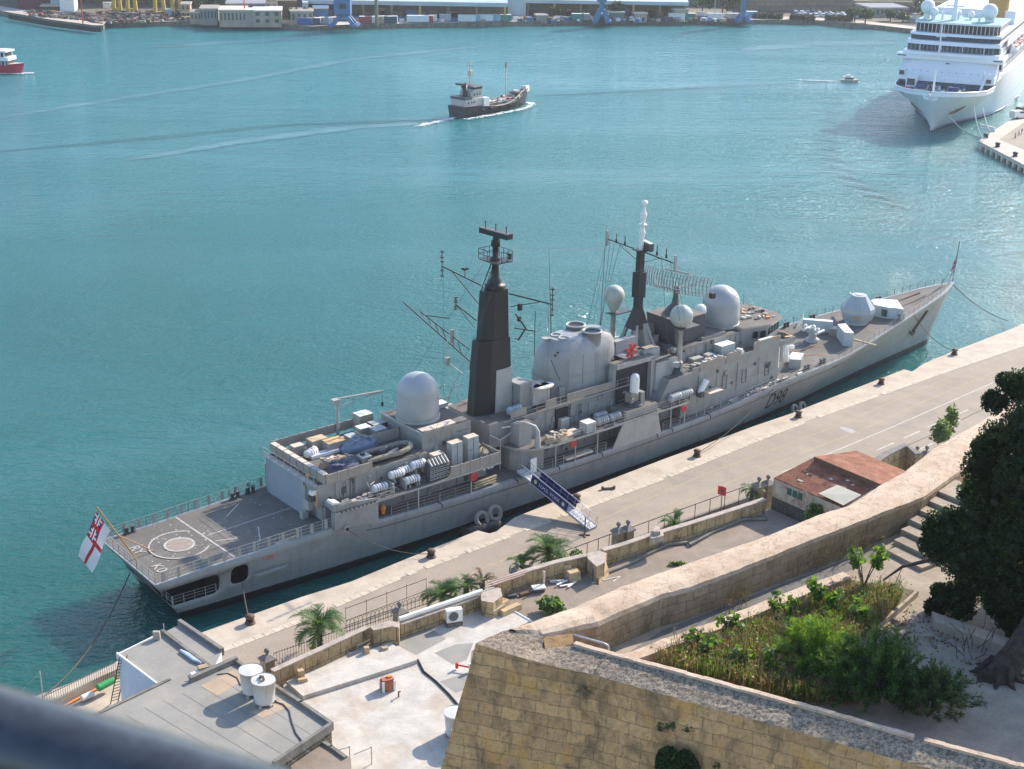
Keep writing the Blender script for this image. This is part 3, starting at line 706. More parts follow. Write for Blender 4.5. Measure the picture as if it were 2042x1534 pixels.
canister((26.3, -6.2, 8.45)); canister((28.6, -6.1, 9.35)); canister((30.2, -6.7, 8.45)); canister((31.6, -5.9, 9.6), r=.48); canister((30.0, -5.7, 9.3))
mb = MB()
for x in (27.6, 29.2, 31.0): mb.box((x, -6.4, 8.2), (.15, 1.2, 1.1), GREYL); mb.box((x+.4, -6.6, 7.9), (.5, .5, .5), DGREY)
mb.path([(25.3, -5.8, 7.7), (25.6, -6.2, 9.3), (24.9, -6.5, 9.2)], .05, GREYL); mb.path([(25.4, -6.3, 7.7), (25.0, -5.7, 9.2)], .05, GREYL)
part("raft_cradle", mb)
rail([(20.4, -7.2, 7.66), (25.2, -7.3, 7.66), (27.4, -7.4, 7.66)], 1.0, 3, 1.4)
mb = MB(); mb.b2(34.9, 41.9, -7.55, -7.45, 7.66, 8.9, TAN); mb.b2(41.85, 41.95, -7.5, -4.2, 7.66, 8.9, TAN)
for i in range(6): mb.b2(34.9+i*1.38, 34.98+i*1.38, -7.62, -7.44, 7.66, 9.0, GREYL)
mb.b2(19.95, 22.1, -7.05, -7.0, 7.66, 8.5, GREYL); mb.box((20.3, -6.4, 8.5), (.9, 1.2, .3), WHT, tilt=Matrix.Rotation(.3, 3, 'Y')); part("bulwark_screen", mb)
mb = MB(); mb.box((23.0, -6.2, 7.72), (2.4, 1.0, .08), DIRTW); r = random.Random(5)
for i in range(16): mb.box((r.uniform(22, 28), r.uniform(-6.6, -5.5), 7.8), (r.uniform(.3, 1.4), r.uniform(.2, .5), r.uniform(.08, .3)), r.choice((DIRTW, TAN, GREYL)), r.uniform(0, 1))
part("deck_gear", mb)
def lifebuoy(c, nrm='y', r=.38):
    m = MB(); m.path([(c[0]+r*math.cos(t), c[1], c[2]+r*math.sin(t)) for t in np.linspace(0, 2*math.pi, 17)[:-1]], .11, RED, 8, closed=True)
    m.box((c[0], c[1]-.02, c[2]), (.55, .05, .3), RED); return part("lifebuoy", m)
lifebuoy((38.1, -7.55, 6.9), r=.45); lifebuoy((25.8, -6.0, 6.1)); lifebuoy((53.0, -7.6, 7.0)); lifebuoy((71.8, -7.6, 6.9))
m = MB(); m.ball((26.6, -6.2, 5.9), .4, ORG, 10); m.box((26.6, -6.2, 5.6), (.4, .4, .7), ORG); part("foam_drum", m)
mb = MB()
for x in (43.0, 43.5, 42.3): mb.box((x-.7, -4.98, 6.3), (.35, .1, 1.1), WHT); 
part("stretcher_board", mb)
# midships: break with the gangway lobby, then the waist house
mb = MB(); mb.b2(45.4, 92.0, -5.0, 5.0, 4.6, 7.45, GREY, DECKM); mb.b2(42, 45.5, -2, 2, 4.7, 7.6, GREY)
mb.prism([(45.4, -5.0), (46.2, -6.2), (49, -6.9), (49, -5)], 4.7, 7.45, GREY)
wallbits(mb, (-5.0, -1), (50, 68, 4.9, 7.3), 30, 4); wallbits(mb, (-5.0, -1), (69, 90, 5.4, 7.3), 14, 44)
part("deckhouse", mb)
mb = MB()
cur = [(44.8, 4.0), (45.0, -3.5), (45.6, -5.6), (46.8, -6.9), (48.6, -7.5), (50.5, -7.68), (58, -7.7), (72.6, -7.6), (72.6, 7.5), (47, 7.5), (45, 6)]
mb.prism(cur, 7.42, 7.68, GREYL, DECKM)
for x in (50.3, 53.4, 57.0, 69.5, 72.0): mb.tube((x, -7.55, DZ(x)), (x, -7.55, 7.5), .08, GREYL)
part("upper_deck", mb)
mb = MB(); mb.prism([(59.6, -7.55), (67.9, -7.6), (67.9, -7.45), (59.6, -7.4)], 4.5, 7.5, GREYL, poly2=[(61.0, -7.72), (67.0, -7.72), (67.0, -7.6), (61.0, -7.6)]); part("side_screen", mb)
rail([(48.8, -7.5, 7.66), (53, -7.6, 7.66), (58, -7.62, 7.66), (68, -7.6, 7.66), (72.4, -7.55, 7.66)], 1.05, 3, 1.7)
mb = MB(); mb.b2(43.2, 66.6, -3.9, 3.9, 7.6, 10.6, GREY, DECKM); mb.box((49.2, -4.2, 8.7), (1.2, .7, 2.1), GREY); mb.box((54.2, -4.0, 8.9), (1.9, .3, 2.4), BLK)
mb.b2(46.3, 48.2, -5.6, -3.9, 7.6, 10.4, GREYL, DECKM); mb.b2(45.2, 67.2, -4.15, 4.15, 10.5, 10.64, GREYL, DECKM)
wallbits(mb, (-3.9, -1), (50, 66, 7.8, 10.3), 34, 5, (GREYL, DGREY, GREY)); mb.box((54.2, -4.4, 8.3), (1.3, .8, 1.3), GREYL)
part("funnel_house", mb)
rail([(46.5, -4.1, 10.64), (67.0, -4.1, 10.64)], .95, 2, 1.8, name="guard_rail")
mb = MB(); mb.box((52.4, -4.12, 11.25), (1.7, .07, .95), TAN); mb.box((58.7, -4.12, 11.25), (7.4, .07, .95), TAN); mb.box((47.4, -4.12, 11.2), (2.4, .07, .9), TAN); part("canvas_dodger", mb)
canister((47.5, -3.2, 11.3), .1, 2.0, .5, mat("raft_blue_grey", (.33, .40, .45), .5)); canister((58.5, -6.6, 8.3), .0, 1.8, .5, CRATEG); canister((60.6, -6.6, 8.3), .0, 1.8, .5, CRATEG); canister((59.4, -5.4, 8.3), .0, 1.8, .5, CRATEG)
m = MB(); m.box((55.9, -6.9, 8.3), (1.5, 1.3, 1.25), CRATEG, top=WHT); part("deck_locker", m)
m = MB(); m.path([(48.0, -6.9, 7.6), (48.0, -6.9, 9.6), (47.8, -6.6, 10.2), (47.0, -5.9, 10.6), (46.0, -5.3, 10.8)], [.4, .26, .2, .16, .13], GREYL, 10); part("boat_crane", m)
m = MB(); m.path([(44.4, -4.6, 10.2), (46.2, -4.4, 9.9)], .1, GREYL); m.path([(43.2, -4.0, 9.4), (44.3, -4.6, 8.7), (47, -4.4, 9.5)], .11, GREYL); m.path([(44.3, -4.6, 8.7), (44.3, -4.6, 5.0)], .09, GREYL); part("boom_support", m)
m = MB(); m.box((47.2, -7.2, 5.6), (.9, .08, 1.9), WHT); m.tube((47.2, -7.2, 4.7), (47.2, -7.2, 5), .05, GREYL); part("notice_board", m)
# port and starboard side platform by the mast (curved white tray)
m = MB(); m.lathe([(.2, 0), (1.4, .12), (1.45, .3)], (52.0, -3.2, 13.0), WHT, 20, sy=.6); m.path([(48.8, -2.2, 14.5), (50.2, -2.6, 14.2), (51.6, -3.1, 13.5)], .14, GREYL); m.box((51.6, -2.4, 12.2), (2.6, 1.8, 2.2), GREYL); m.box((49.6, -1.5, 12.2), (1.8, 2.6, 3.4), GREY); part("signal_platform", m)
# mainmast: black tower with grey lower forward side
def tower(m, lv, mt, mt2=None, split=.0):
    """lv: (z, x0, x1, halfwidth)"""
    for (z0, a0, b0, w0), (z1, a1, b1, w1) in zip(lv[:-1], lv[1:]):
        m.prism([(a0, -w0*.45), (a0+.35*(b0-a0), -w0), (b0, -w0), (b0, w0), (a0+.35*(b0-a0), w0), (a0, w0*.45)], z0, z1, mt,
                poly2=[(a1, -w1*.45), (a1+.35*(b1-a1), -w1), (b1, -w1), (b1, w1), (a1+.35*(b1-a1), w1), (a1, w1*.45)])
mm = MB(); tower(mm, [(7.6, 43.2, 48.5, 1.45), (16.0, 43.9, 48.4, 1.35)], BLK); tower(mm, [(16.0, 43.8, 48.4, 1.38), (19.6, 44.2, 48.3, 1.28)], BLK)
tower(mm, [(19.6, 44.7, 48.2, 1.15), (25.4, 45.1, 48.1, 1.0)], BLK)
mm.prism([(45.9, -1.55), (48.62, -1.55), (48.62, 1.55), (45.9, 1.55)], 7.7, 15.9, GREYL, poly2=[(46.2, -1.46), (48.52, -1.46), (48.52, 1.46), (46.2, 1.46)])
mainmast = part("mainmast", mm)
m = MB(); m.lathe([(1.15, 0), (1.2, .35), (1.2, .6), (.85, .65), (.8, 1.0), (.5, 1.5), (.36, 3.1), (.6, 3.3), (.6, 3.7), (.35, 3.9), (.35, 5.0), (.55, 5.2), (.5, 5.8)], (47.0, 0, 25.3), BLK, 16); part("topmast", m, mainmast)
m = MB(); 
for sg in (-1, 1): m.path([(45.2, sg*.3, 25.5), (46.6, sg*.25, 28.6)], .05, BLK, 4)
for i in range(7): m.path([(45.3+i*.19, -.28, 25.8+i*.42), (45.3+i*.19, .28, 25.8+i*.42)], .03, BLK, 4)
m.box((46.9, 0, 28.75), (3.0, 4.0, .1), BLK)
for x, y in ((45.4, -2), (46.4, -2), (47.4, -2), (48.4, -2), (45.4, 2), (46.4, 2), (47.4, 2), (48.4, 2), (48.4, 0), (45.4, 0), (48.4, 1), (48.4, -1)): m.tube((x, y, 28.8), (x, y, 30.0), .045, BLK, n=5)
for z in (29.4, 30.0):
    m.path([(45.4, -2, z), (48.4, -2, z), (48.4, 2, z), (45.4, 2, z)], .035, BLK, 4, closed=True)
m.box((48.2, -1.6, 29.3), (.3, .5, .7), BLK); m.v = [(47+(x-46.9)*.8, y*.8, z) if z > 28.6 else (x, y, z) for x, y, z in m.v]; part("mast_platform", m, mainmast)
m = MB(); m.box((47.0, 0, 31.9), (.9, 4.6, .62), BLK, .08, top=DGREY); m.box((47.1, 0, 31.25), (.5, .6, .9), BLK)
for y in (-1.7, 0, 1.7): m.tube((47-.08*y, y, 32.2), (47-.08*y, y, 32.9), .06, BLK, n=5); m.ball((47-.08*y, y, 32.9), .12, BLK, 6)
part("radar_scanner", m, mainmast)
m = MB()
def yard(m, a, b, brace, tip=1.0, mt=BLK, r=.09):
    m.path([a, b], r, mt, 5)
    if brace: m.path([brace, (Vector(a)*.25+Vector(b)*.75)], r*.7, mt, 4); 
    m.tube(Vector(b)-Vector((0, 0, tip*1.2)), Vector(b)+Vector((0, 0, tip*1.8)), .06, mt, n=5)
    for z in (-1.1, -.5, .5, 1.0, 1.6): m.box((b[0], b[1], b[2]+z*tip), (.32, .32, .12), mt)
yard(m, (46, 1.4, 25.6), (46.4, 9.3, 26.0), (46, 1.6, 23.2), 1.1); yard(m, (48.0, -1.4, 24.9), (48.2, -8.6, 25.4), (48, -1.6, 23.4), 1.1)
m.tube((46.2, 4.6, 25.8), (46.2, 4.6, 26.8), .05, BLK); m.box((46.2, 4.6, 26.8), (.6, .6, .25), BLK)
yard(m, (45.2, 1.2, 21.6), (44.7, 4.4, 22.8), None, .5); m.path([(45.1, 1.3, 20.6), (44.7, 4.0, 22.6)], .05, BLK, 4)
m.path([(44.6, 1.0, 16.4), (44.0, 14.0, 20.8)], .1, BLK, 5); m.path([(44.6, 1.6, 18.0), (44.1, 10.5, 20.4)], .08, BLK, 5); m.path([(44.2, 9.5, 20.2), (45.0, 6.0, 20.6)], .07, BLK, 4)
for i in range(6): m.path([(44.5, 3.0+i*1.5, 17.1+i*.5), (44.4, 3.6+i*1.5, 18.4+i*.4)], .045, BLK, 4)
m.box((44.3, 4.6, 18.9), (.5, .2, 1.6), GREYL)
m.path([(48.8, -1.4, 20.6), (49.2, -4.6, 21.0)], .07, BLK, 4); m.tube((49.2, -4.6, 18.0), (49.2, -4.6, 23.4), .04, BLK, n=4); m.path([(48.8, -1.6, 22.4), (49.2, -3.0, 20.9), (49.1, -1.8, 19.2), (48.9, -1.5, 19.4)], .11, BLK, 5)
m.path([(48.9, -1.6, 16.8), (49.4, -4.5, 18.2)], .03, GREYL, 4); m.box((49.0, -2.1, 23.3), (.4, .4, .8), BLK); m.box((49.1, -1.9, 21.8), (.35, .35, .6), BLK)
m.path([(43.6, 1.6, 15.2), (43.0, 3.8, 16.2), (43.0, 3.8, 19.0)], .06, GREYL, 5); m.box((43.0, 3.8, 16.3), (.5, .5, .9), GREYL); m.path([(43.0, 3.8, 15.8), (43.4, 1.4, 11.5)], .035, GREYL, 4)
part("yardarm", m, mainmast)
m = MB(); m.box((43.6, 4.6, 9.9), (2.6, 2.2, .12), GREYL); m.path([(43.2, 5.5, 10.0), (43.0, 5.7, 12.2), (43.4, 4.9, 12.9)], .08, GREYL); m.path([(44.4, 5.5, 10.0), (44.6, 5.2, 12.0), (45.2, 3.6, 13.0)], .06, GREYL)
for i in range(7): m.tube((42.4+i*.4, 5.7, 10), (42.4+i*.4, 5.7, 11.0), .03, GREYL, n=4)
m.path([(42.4, 5.7, 11), (44.9, 5.7, 11)], .03, GREYL, 4); part("sponson_platform", m)
# funnel
def oval(cx, cy, a, b, z, n=40, p=2.6):
    return [(cx+a*math.copysign(abs(math.cos(t))**(2/p), math.cos(t)), cy+b*math.copysign(abs(math.sin(t))**(2/p), math.sin(t)), z) for t in np.linspace(0, 2*math.pi, n+1)[:-1]]
FUN = mat("funnel_paint", (.30, .312, .308), .45, .10, .5, .35, (.2, .18, .16), streak=.5)
mb = MB(); mb.loft([oval(59.7, 0, 6.1, 3.0, 10.6), oval(59.7, 0, 5.95, 2.95, 13.0), oval(59.8, 0, 5.75, 2.9, 14.8), oval(59.9, 0, 5.45, 2.75, 15.9), oval(60.0, 0, 4.9, 2.4, 16.8), oval(60.0, 0, 4.1, 1.9, 17.4)], FUN, caps=True)
funnel = part("funnel", mb)
for c, r, z0, z1 in (((61.1, 1.5), 1.15, 15.5, 17.85), ((61.1, -1.5), 1.15, 15.5, 17.85), ((57.2, .72), .62, 16.0, 17.5), ((57.2, -.72), .62, 16.0, 17.5)):
    m = MB(); m.lathe([(r*1.02, z0), (r*1.02, z1-.12), (r*1.12, z1-.12), (r*1.12, z1), (r*.9, z1), (r*.88, z1-.5)], (c[0], c[1], 0), FUN, 28, cap=False)
    m.lathe([(.01, z1-.5), (r*.88, z1-.5)], (c[0], c[1], .32), BLK, 28, cap=False); part("exhaust_pipe", m, funnel)
m = MB(); m.lathe([(.01, 0), (.55, .1), (.5, .2)], (55.4, .6, 17.3), GREYL, 14); m.box((54.6, -2.2, 16.2), (.1, .3, .2), BLK); m.box((54.9, -2.3, 16.5), (.1, .3, .2), BLK); m.path([(54.2, -1.9, 15.6), (54.8, -2.9, 13.2)], .06, DGREY, 5); part("funnel_fitting", m, funnel)
m = MB()
for x in (56.2, 58.5, 62.6): m.path([(x, -2.98, 10.8), (x, -2.95, 13.0), (x+.1, -2.82, 15.6)], .05, GREY, 5)
for k in range(14): m.path([(60.6, -2.98, 11.0+k*.34), (61.0, -2.98, 11.0+k*.34)], .022, GREYL, 4)
m.path([(60.6, -3.0, 10.8), (60.6, -2.95, 15.6)], .028, GREYL, 4); m.path([(61.0, -3.0, 10.8), (61.0, -2.95, 15.6)], .028, GREYL, 4)
m.loft([oval(59.72, 0, 6.02, 3.02, 13.1), oval(59.72, 0, 6.02, 3.02, 13.2)], GREY); m.box((64.2, -2.7, 12.2), (1.6, .7, 2.8), GREYL); m.box((55.2, -2.85, 11.6), (.8, .3, 1.2), GREY)
part("funnel_pipe", m, funnel)
m = MB(); m.path([(57.6, 2.0, 17.0), (57.2, 2.4, 28.0)], [.07, .02], DGREY, 5); m.path([(65.8, 2.0, 16.0), (66.2, 2.0, 29.5)], [.06, .02], DGREY, 5); part("whip_aerial", m)
m = MB(); m.box((66.2, -2.6, 13.9), (2.6, 2.0, .15), GREYL)
for i in range(5): m.path([(65.2+i*.4, -3.6, 14.1), (65.8+i*.4, -3.9, 14.8)], .09, GREYL, 6)
part("flare_launcher", m)
m = MB(); c = (65.7, -3.8, 14.9)
for k in range(3): a = k*math.pi/3+.3; m.box((c[0], c[1]-.05, c[2]), (2.0, .16, .34), RED, tilt=Matrix.Rotation(a, 3, 'Y'))
part("direction_aerial", m)
# close-in gun on its sponson
m = MB(); m.prism([(61.9, -7.3), (67.3, -7.3), (67.3, -4.6), (61.9, -4.6)], 7.66, 8.7, GREY, DECKM); part("gun_sponson", m)
m = MB(); m.lathe([(1.15, 8.7), (1.15, 8.95), (.8, 9.0), (.75, 9.4)], (64.5, -5.9, 0), DGREY, 20)
m.box((64.1, -5.9, 9.8), (1.3, 1.1, 1.2), mat("mount_tan", (.30, .26, .20), .7)); m.box((65.2, -6.3, 9.6), (.6, .9, 1.7), GREY); m.tube((64.3, -6.2, 9.8), (62.5, -7.2, 9.9), .12, DGREY)
ciws = part("close_in_gun", m)
m = MB(); m.lathe([(.55, 0), (.58, .2), (.58, 1.9), (.5, 2.25), (.3, 2.5), (.02, 2.58)], (64.5, -5.9, 10.2), WHT, 24); m.box((64.5, -5.9, 11.2), (1.24, .3, .5), WHT); part("gun_radome", m, ciws)
# intake house with tall dark openings
m = MB(); m.b2(62.9, 69.0, -3.2, 3.4, 10.6, 13.6, GREY, DECKM); m.b2(62.7, 63.2, -3.9, -3.1, 7.7, 13.4, GREYL); m.b2(68.6, 69.2, -4.6, -3.1, 7.7, 13.6, GREYL); m.b2(62.7, 69.2, -4.6, -3.1, 13.2, 13.8, GREYL, DECKM)
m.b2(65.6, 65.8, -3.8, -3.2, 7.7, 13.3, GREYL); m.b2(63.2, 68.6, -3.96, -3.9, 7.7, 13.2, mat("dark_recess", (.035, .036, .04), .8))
m.b2(69.2, 73.0, -4.9, 4.6, 9.2, 12.8, GREYL, DECKM); m.b2(69.0, 72.6, -4.6, 4.2, 7.6, 9.2, BLK); m.b2(66.5, 69.0, -3.1, 3.1, 12.8, 14.2, GREY, DECKM); m.b2(63.0, 66.6, 1.2, 3.2, 13.6, 15.0, GREYL)
m.b2(68.2, 71.0, -3.6, -2.2, 12.8, 14.2, GREYL, TAN); m.b2(65.0, 68.6, -1.8, -.9, 13.8, 15.6, GREYL); part("intake_house", m)
# foremast
m = MB()
for x0, y0, x1, y1 in ((68.6, -1.6, 69.5, -.7), (72.3, -1.6, 71.0, -.7), (68.6, 1.6, 69.5, .7), (72.3, 1.6, 71.0, .7)): m.prism([(x0-.25, y0-.25), (x0+.25, y0-.25), (x0+.25, y0+.25), (x0-.25, y0+.25)], 12.8, 16.6, GREY, poly2=[(x1-.2, y1-.2), (x1+.2, y1-.2), (x1+.2, y1+.2), (x1-.2, y1+.2)])
m.prism([(70.6, -1.62), (72.5, -1.62), (72.5, 1.62), (70.6, 1.62)], 12.8, 16.6, GREY, poly2=[(70.5, -.9), (71.4, -.9), (71.4, .9), (70.5, .9)])
m.prism([(69.1, -1.0), (71.5, -1.0), (71.5, 1.0), (69.1, 1.0)], 16.0, 18.7, BLK, poly2=[(69.9, -.42), (70.8, -.42), (70.8, .42), (69.9, .42)])
m.prism([(69.9, -.42), (70.8, -.42), (70.8, .42), (69.9, .42)], 18.7, 26.1, BLK, poly2=[(70.0, -.36), (70.75, -.36), (70.75, .36), (70.0, .36)])
m.b2(69.75, 70.95, -.62, .62, 20.0, 23.3, BLK)
foremast = part("foremast", m)
m = MB(); m.lathe([(.28, 26.1), (.26, 28.2), (.34, 28.9), (.42, 29.2), (.25, 29.6), (.22, 30.4), (.5, 30.45), (.5, 30.55), (.22, 30.6), (.26, 31.4), (.42, 32.0), (.38, 32.4), (.18, 33.0), (.16, 33.7), (.36, 33.9), (.42, 34.2), (.3, 34.5), (.05, 34.6)], (70.4, 0, 0), WHT, 14)
m.v = [(x+(z-26)*.03, y, 26.1+(z-26.1)*.74) for x, y, z in m.v]; part("pole_mast", m, foremast)
m = MB(); m.box((71.2, -.3, 26.6), (.6, 2.2, 1.0), DGREY, -.3, top=CRATEG); m.box((70.6, 0, 26.1), (1.8, 1.8, .1), BLK)
for sg, L_ in ((1, 6.2), (-1, 6.4)):
    b = (70.2+.3*sg, sg*L_, 26.2-(.3 if sg < 0 else 0)); m.path([(70.4, 0, 26.0), b], .08, BLK, 5); m.path([(70.4, sg*.4, 24.6), (70.3, sg*L_*.6, 26.0)], .05, BLK, 4); m.box((b[0], b[1], b[2]+.1), (.28, .28, 1.9), GREYL)
    for t in (.45, .7): m.tube((70.3, sg*L_*t, 26.1), (70.3, sg*L_*t, 27.3), .06, BLK, n=5); m.tube((70.3, sg*L_*t, 26.1), (70.3, sg*L_*t, 26.6), .14, BLK, n=6)
part("yardarm", m, foremast)
m = MB()
for i, (y, x, z) in enumerate(((5.4, 68.5, 13.0), (4.6, 67.5, 12.8), (3.6, 66.0, 13.6), (-3.6, 73, 13.0), (-5, 75, 12), (6, 66, 12.7))): m.path([(70.3, y*1.02, 26.0), (x, y*.9, z)], .022, DGREY, 4)
part("signal_halyard", m, foremast)
m = MB()
for a, b in (((47, 0, 30.2), (70.4, 0, 26.2)), ((47, 4.2, 25.8), (70.2, 5.6, 26.0)), ((48, -4.2, 25.2), (70.2, -5.8, 25.8)), ((47, 1.5, 28.6), (34, 4.5, 10.6)), ((47, -1.5, 28.6), (34, -4.5, 10.4)), ((70.4, .3, 26.4), (93, 3, 13.8)), ((70.4, -.3, 26.4), (93, -3, 13.8)), ((46.2, 8.8, 26), (44.5, 6.5, 8)), ((48.2, -8.0, 25.4), (49.5, -6.8, 8.0)), ((70, 5.8, 26), (68, 6.8, 8.2)), ((70.2, -6, 25.9), (74.4, -6.6, 10.9))): m.path([a, b], .018, DGREY, 3)
part("rigging_wire", m)
# satellite domes on their pedestals
def scot(c, R, zb, egg=1.0):
    m = MB(); m.ball(c, R, SCOT, 28, 1.0)
    if egg > 1: m.lathe([(.3, -R*1.75), (R*.55, -R*1.2), (R*.86, -R*.5), (R*.97, -R*.2)], c, SCOT, 28)
    o = part("satellite_dome", m); q = MB(); top = c[2]-R*(1.7 if egg > 1 else .95)
    q.lathe([(.55, zb), (.35, zb+.4), (.32, top), (.5, top+.05)], (c[0], c[1], 0), GREYL, 12); q.box((c[0]+.9, c[1]-.2, top-.1), (3.4, 1.4, .12), DGREY); part("pedestal", q, o)
    for i in range(4): q2 = None
scot((69.6, 3.6, 19.5), 1.33, 12.8, 1.2); scot((74.3, -3.9, 17.7), 1.48, 11.0)
m = MB(); m.ball((81.9, -.2, 16.1), .82, WHT, 20); m.tube((81.9, -.2, 13.6), (81.9, -.2, 15.5), .3, GREYL); part("navigation_dome", m)
# air search radar
ar = MB(); ang = R_(13); A_ = Vector((math.sin(ang), -math.cos(ang), 0)); Fd = Vector((math.cos(ang), math.sin(ang), 0)); C0 = Vector((77.2, 0, 20.8))
def rp(s_, t):   # s along the span, t up the face 0..1
    return C0 + A_*s_ + Vector((0, 0, (t-.5)*2.5)) + Fd*(-1.0 + .045*s_*s_ + 1.5*(t-.45)**2)
AR = mat("radar_frame_grey", (.33, .33, .31), .6)
for i in range(23):
    s_ = -4.9+9.8*i/22; ar.path([rp(s_, t) for t in np.linspace(0, 1, 6)], .075, AR, 4)
for t in (0, .2, .4, .6, .8, 1): ar.path([rp(s_, t) for s_ in np.linspace(-4.9, 4.9, 11)], .035, AR, 4)
for s_ in (-4, -2, 0, 2, 4): ar.path([rp(s_, .1), C0+A_*s_*.4-Fd*2.0+Vector((0, 0, -.4)), rp(s_, .9)], .045, AR, 4)
ar.path([C0+A_*-2-Fd*2+Vector((0, 0, -.4)), C0+A_*2-Fd*2+Vector((0, 0, -.4))], .08, AR, 5); ar.tube(C0+Vector((0, 0, -2.6)), C0+Vector((0, 0, -.6)), .35, DGREY)
ar.path([C0+Vector((0, 0, -1.0)), C0+Fd*2.2+Vector((0, 0, -.9)), C0+Fd*3.0+Vector((0, 0, -.2))], .1, AR, 5); ar.box(C0+A_*5.3+Vector((0, 0, -.8)), (.6, .6, .7), BLK)
ar.path([C0+Vector((0, 0, 1.35))-A_*1.8, C0+Vector((0, 0, 1.35))+A_*1.8], .13, GREYL, 6)
part("air_search_radar", ar)
m = MB(); m.prism([(75.0, -2.4), (80.6, -2.4), (80.6, 2.4), (75.0, 2.4)], 13.2, 16.6, DGREY, DECKM, poly2=[(74.6, -2.6), (80.2, -2.6), (80.2, 2.6), (74.6, 2.6)]); m.lathe([(1.6, 16.6), (1.0, 17.4), (.5, 17.9), (.4, 18.6)], (77.2, 0, 0), DGREY, 14)
m.b2(73.4, 76.0, 1.2, 3.8, 11, 15.4, GREY, DECKM); part("radar_house", m)
# forward superstructure
m = MB()
side = [(68.2, 5.0, 7.7), (70.4, 5.0, 10.7), (74.6, 5.0, 10.7)]
m.prism([(68.4, -6.25), (91.3, -6.25), (91.3, 6.25), (68.4, 6.25)], 7.66, 10.7, GREY, DECKM, poly2=[(70.4, -6.2), (91.3, -6.2), (91.3, 6.2), (70.4, 6.2)])
m.prism([(72.6, -6.3), (91.35, -6.3), (91.35, 6.3), (72.6, 6.3)], 5.0, 7.7, GREY, DECKM)
wallbits(m, (-6.25, -1), (75, 90.5, 6.4, 10.2), 12, 6, (GREY, GREY, DGREY))
for x in (80.2, 84.0, 88.6):
    m.path([(x, -6.33, 7.2), (x, -6.33, 9.0), (x+.8, -6.33, 9.0), (x+.8, -6.33, 7.2), (x, -6.33, 7.2)], .045, DGREY, 4)
for x, z in ((76.4, 8.9), (82.1, 7.6), (86.5, 9.3), (77.9, 8.0), (79.2, 9.9)): m.tube((x, -6.2, z), (x, -6.34, z), .22, DGREY, n=10)
fwd = part("forward_superstructure", m)
m = MB(); m.b2(74.4, 86.0, -6.3, -6.2, 10.7, 11.3, GREY); m.b2(86.0, 91.3, -6.3, -6.2, 10.7, 12.4, GREY); m.b2(91.2, 91.3, -6.3, 6.3, 10.7, 11.9, GREY); m.b2(70.5, 91.2, 6.2, 6.3, 10.7, 11.6, GREY)
m.box((88.2, -6.25, 12.5), (2.6, .4, .12), WHT); m.path([(85.9, -6.25, 12.0), (87, -6.25, 12.5), (89.4, -6.25, 12.5), (91.3, -6.25, 12.1)], .08, ORG, 5); part("bridge_wing", m, fwd)
m = MB(); m.box((78.0, -6.36, 11.2), (4.6, .06, 1.2), TAN); m.box((81.9, -6.36, 11.3), (2.6, .06, 1.3), TAN); r = random.Random(9)
for i in range(22): m.box((r.uniform(75, 85), r.uniform(-5.9, -5.0), 11.0+r.random()*.4), (r.uniform(.3, 1.1), r.uniform(.3, .8), r.uniform(.2, .7)), r.choice((DIRTW, TAN, GREYL, WHT)), r.random()*2)
part("stowed_netting", m, fwd)
m = MB(); m.b2(74.6, 90.2, -3.4, 3.6, 10.7, 13.1, GREY, DECKM); m.b2(79.4, 84.0, -3.0, 3.0, 13.1, 13.5, GREY, DECKM); wallbits(m, (-3.4, -1), (75, 89, 11, 12.9), 18, 7)
m.box((82.5, -4.2, 11.6), (2.6, 1.5, 1.7), CRATEG, top=WHT); m.box((79.6, -4.2, 11.2), (1.4, 1, .9), GREYL); m.box((77.3, -4.1, 11.2), (1.8, 1, .8), GREYL)
part("radar_deckhouse", m)
canister((70.8, -6.9, 8.5), .1, 2.2, .5, mat("raft_grey_canvas", (.36, .38, .38), .7)); canister((72.8, -6.8, 8.5), .1, 2.2, .5, mat("raft_grey_canvas", (.36, .38, .38), .7)); canister((71.4, -5.7, 8.7), .1, 2.2, .5, mat("raft_grey_canvas", (.36, .38, .38), .7))
m = MB(); m.path([(75.2, -7.0, 8.0), (76.3, -7.0, 9.6)], [.36, .42], WHT, 12); m.box((75.3, -7.0, 7.9), (.6, .9, .8), DGREY); m.box((77.8, -7.0, 7.75), (2.6, 1.2, .08), DIRTW); part("torpedo_tube_cover", m)
# light gun on the platform
m = MB(); m.lathe([(.9, 10.7), (.7, 11.2), (.4, 11.5)], (72.9, -5.2, 0), DGREY, 12); m.path([(72.6, -5.2, 12.0), (74.6, -6.8, 12.4)], .07, DGREY, 6); m.box((72.4, -5.1, 12.0), (1.1, .5, .6), CRATEG, -.7); m.box((72.9, -5.7, 11.8), (.3, .9, 1.2), GREYL, -.7); part("light_gun", m)
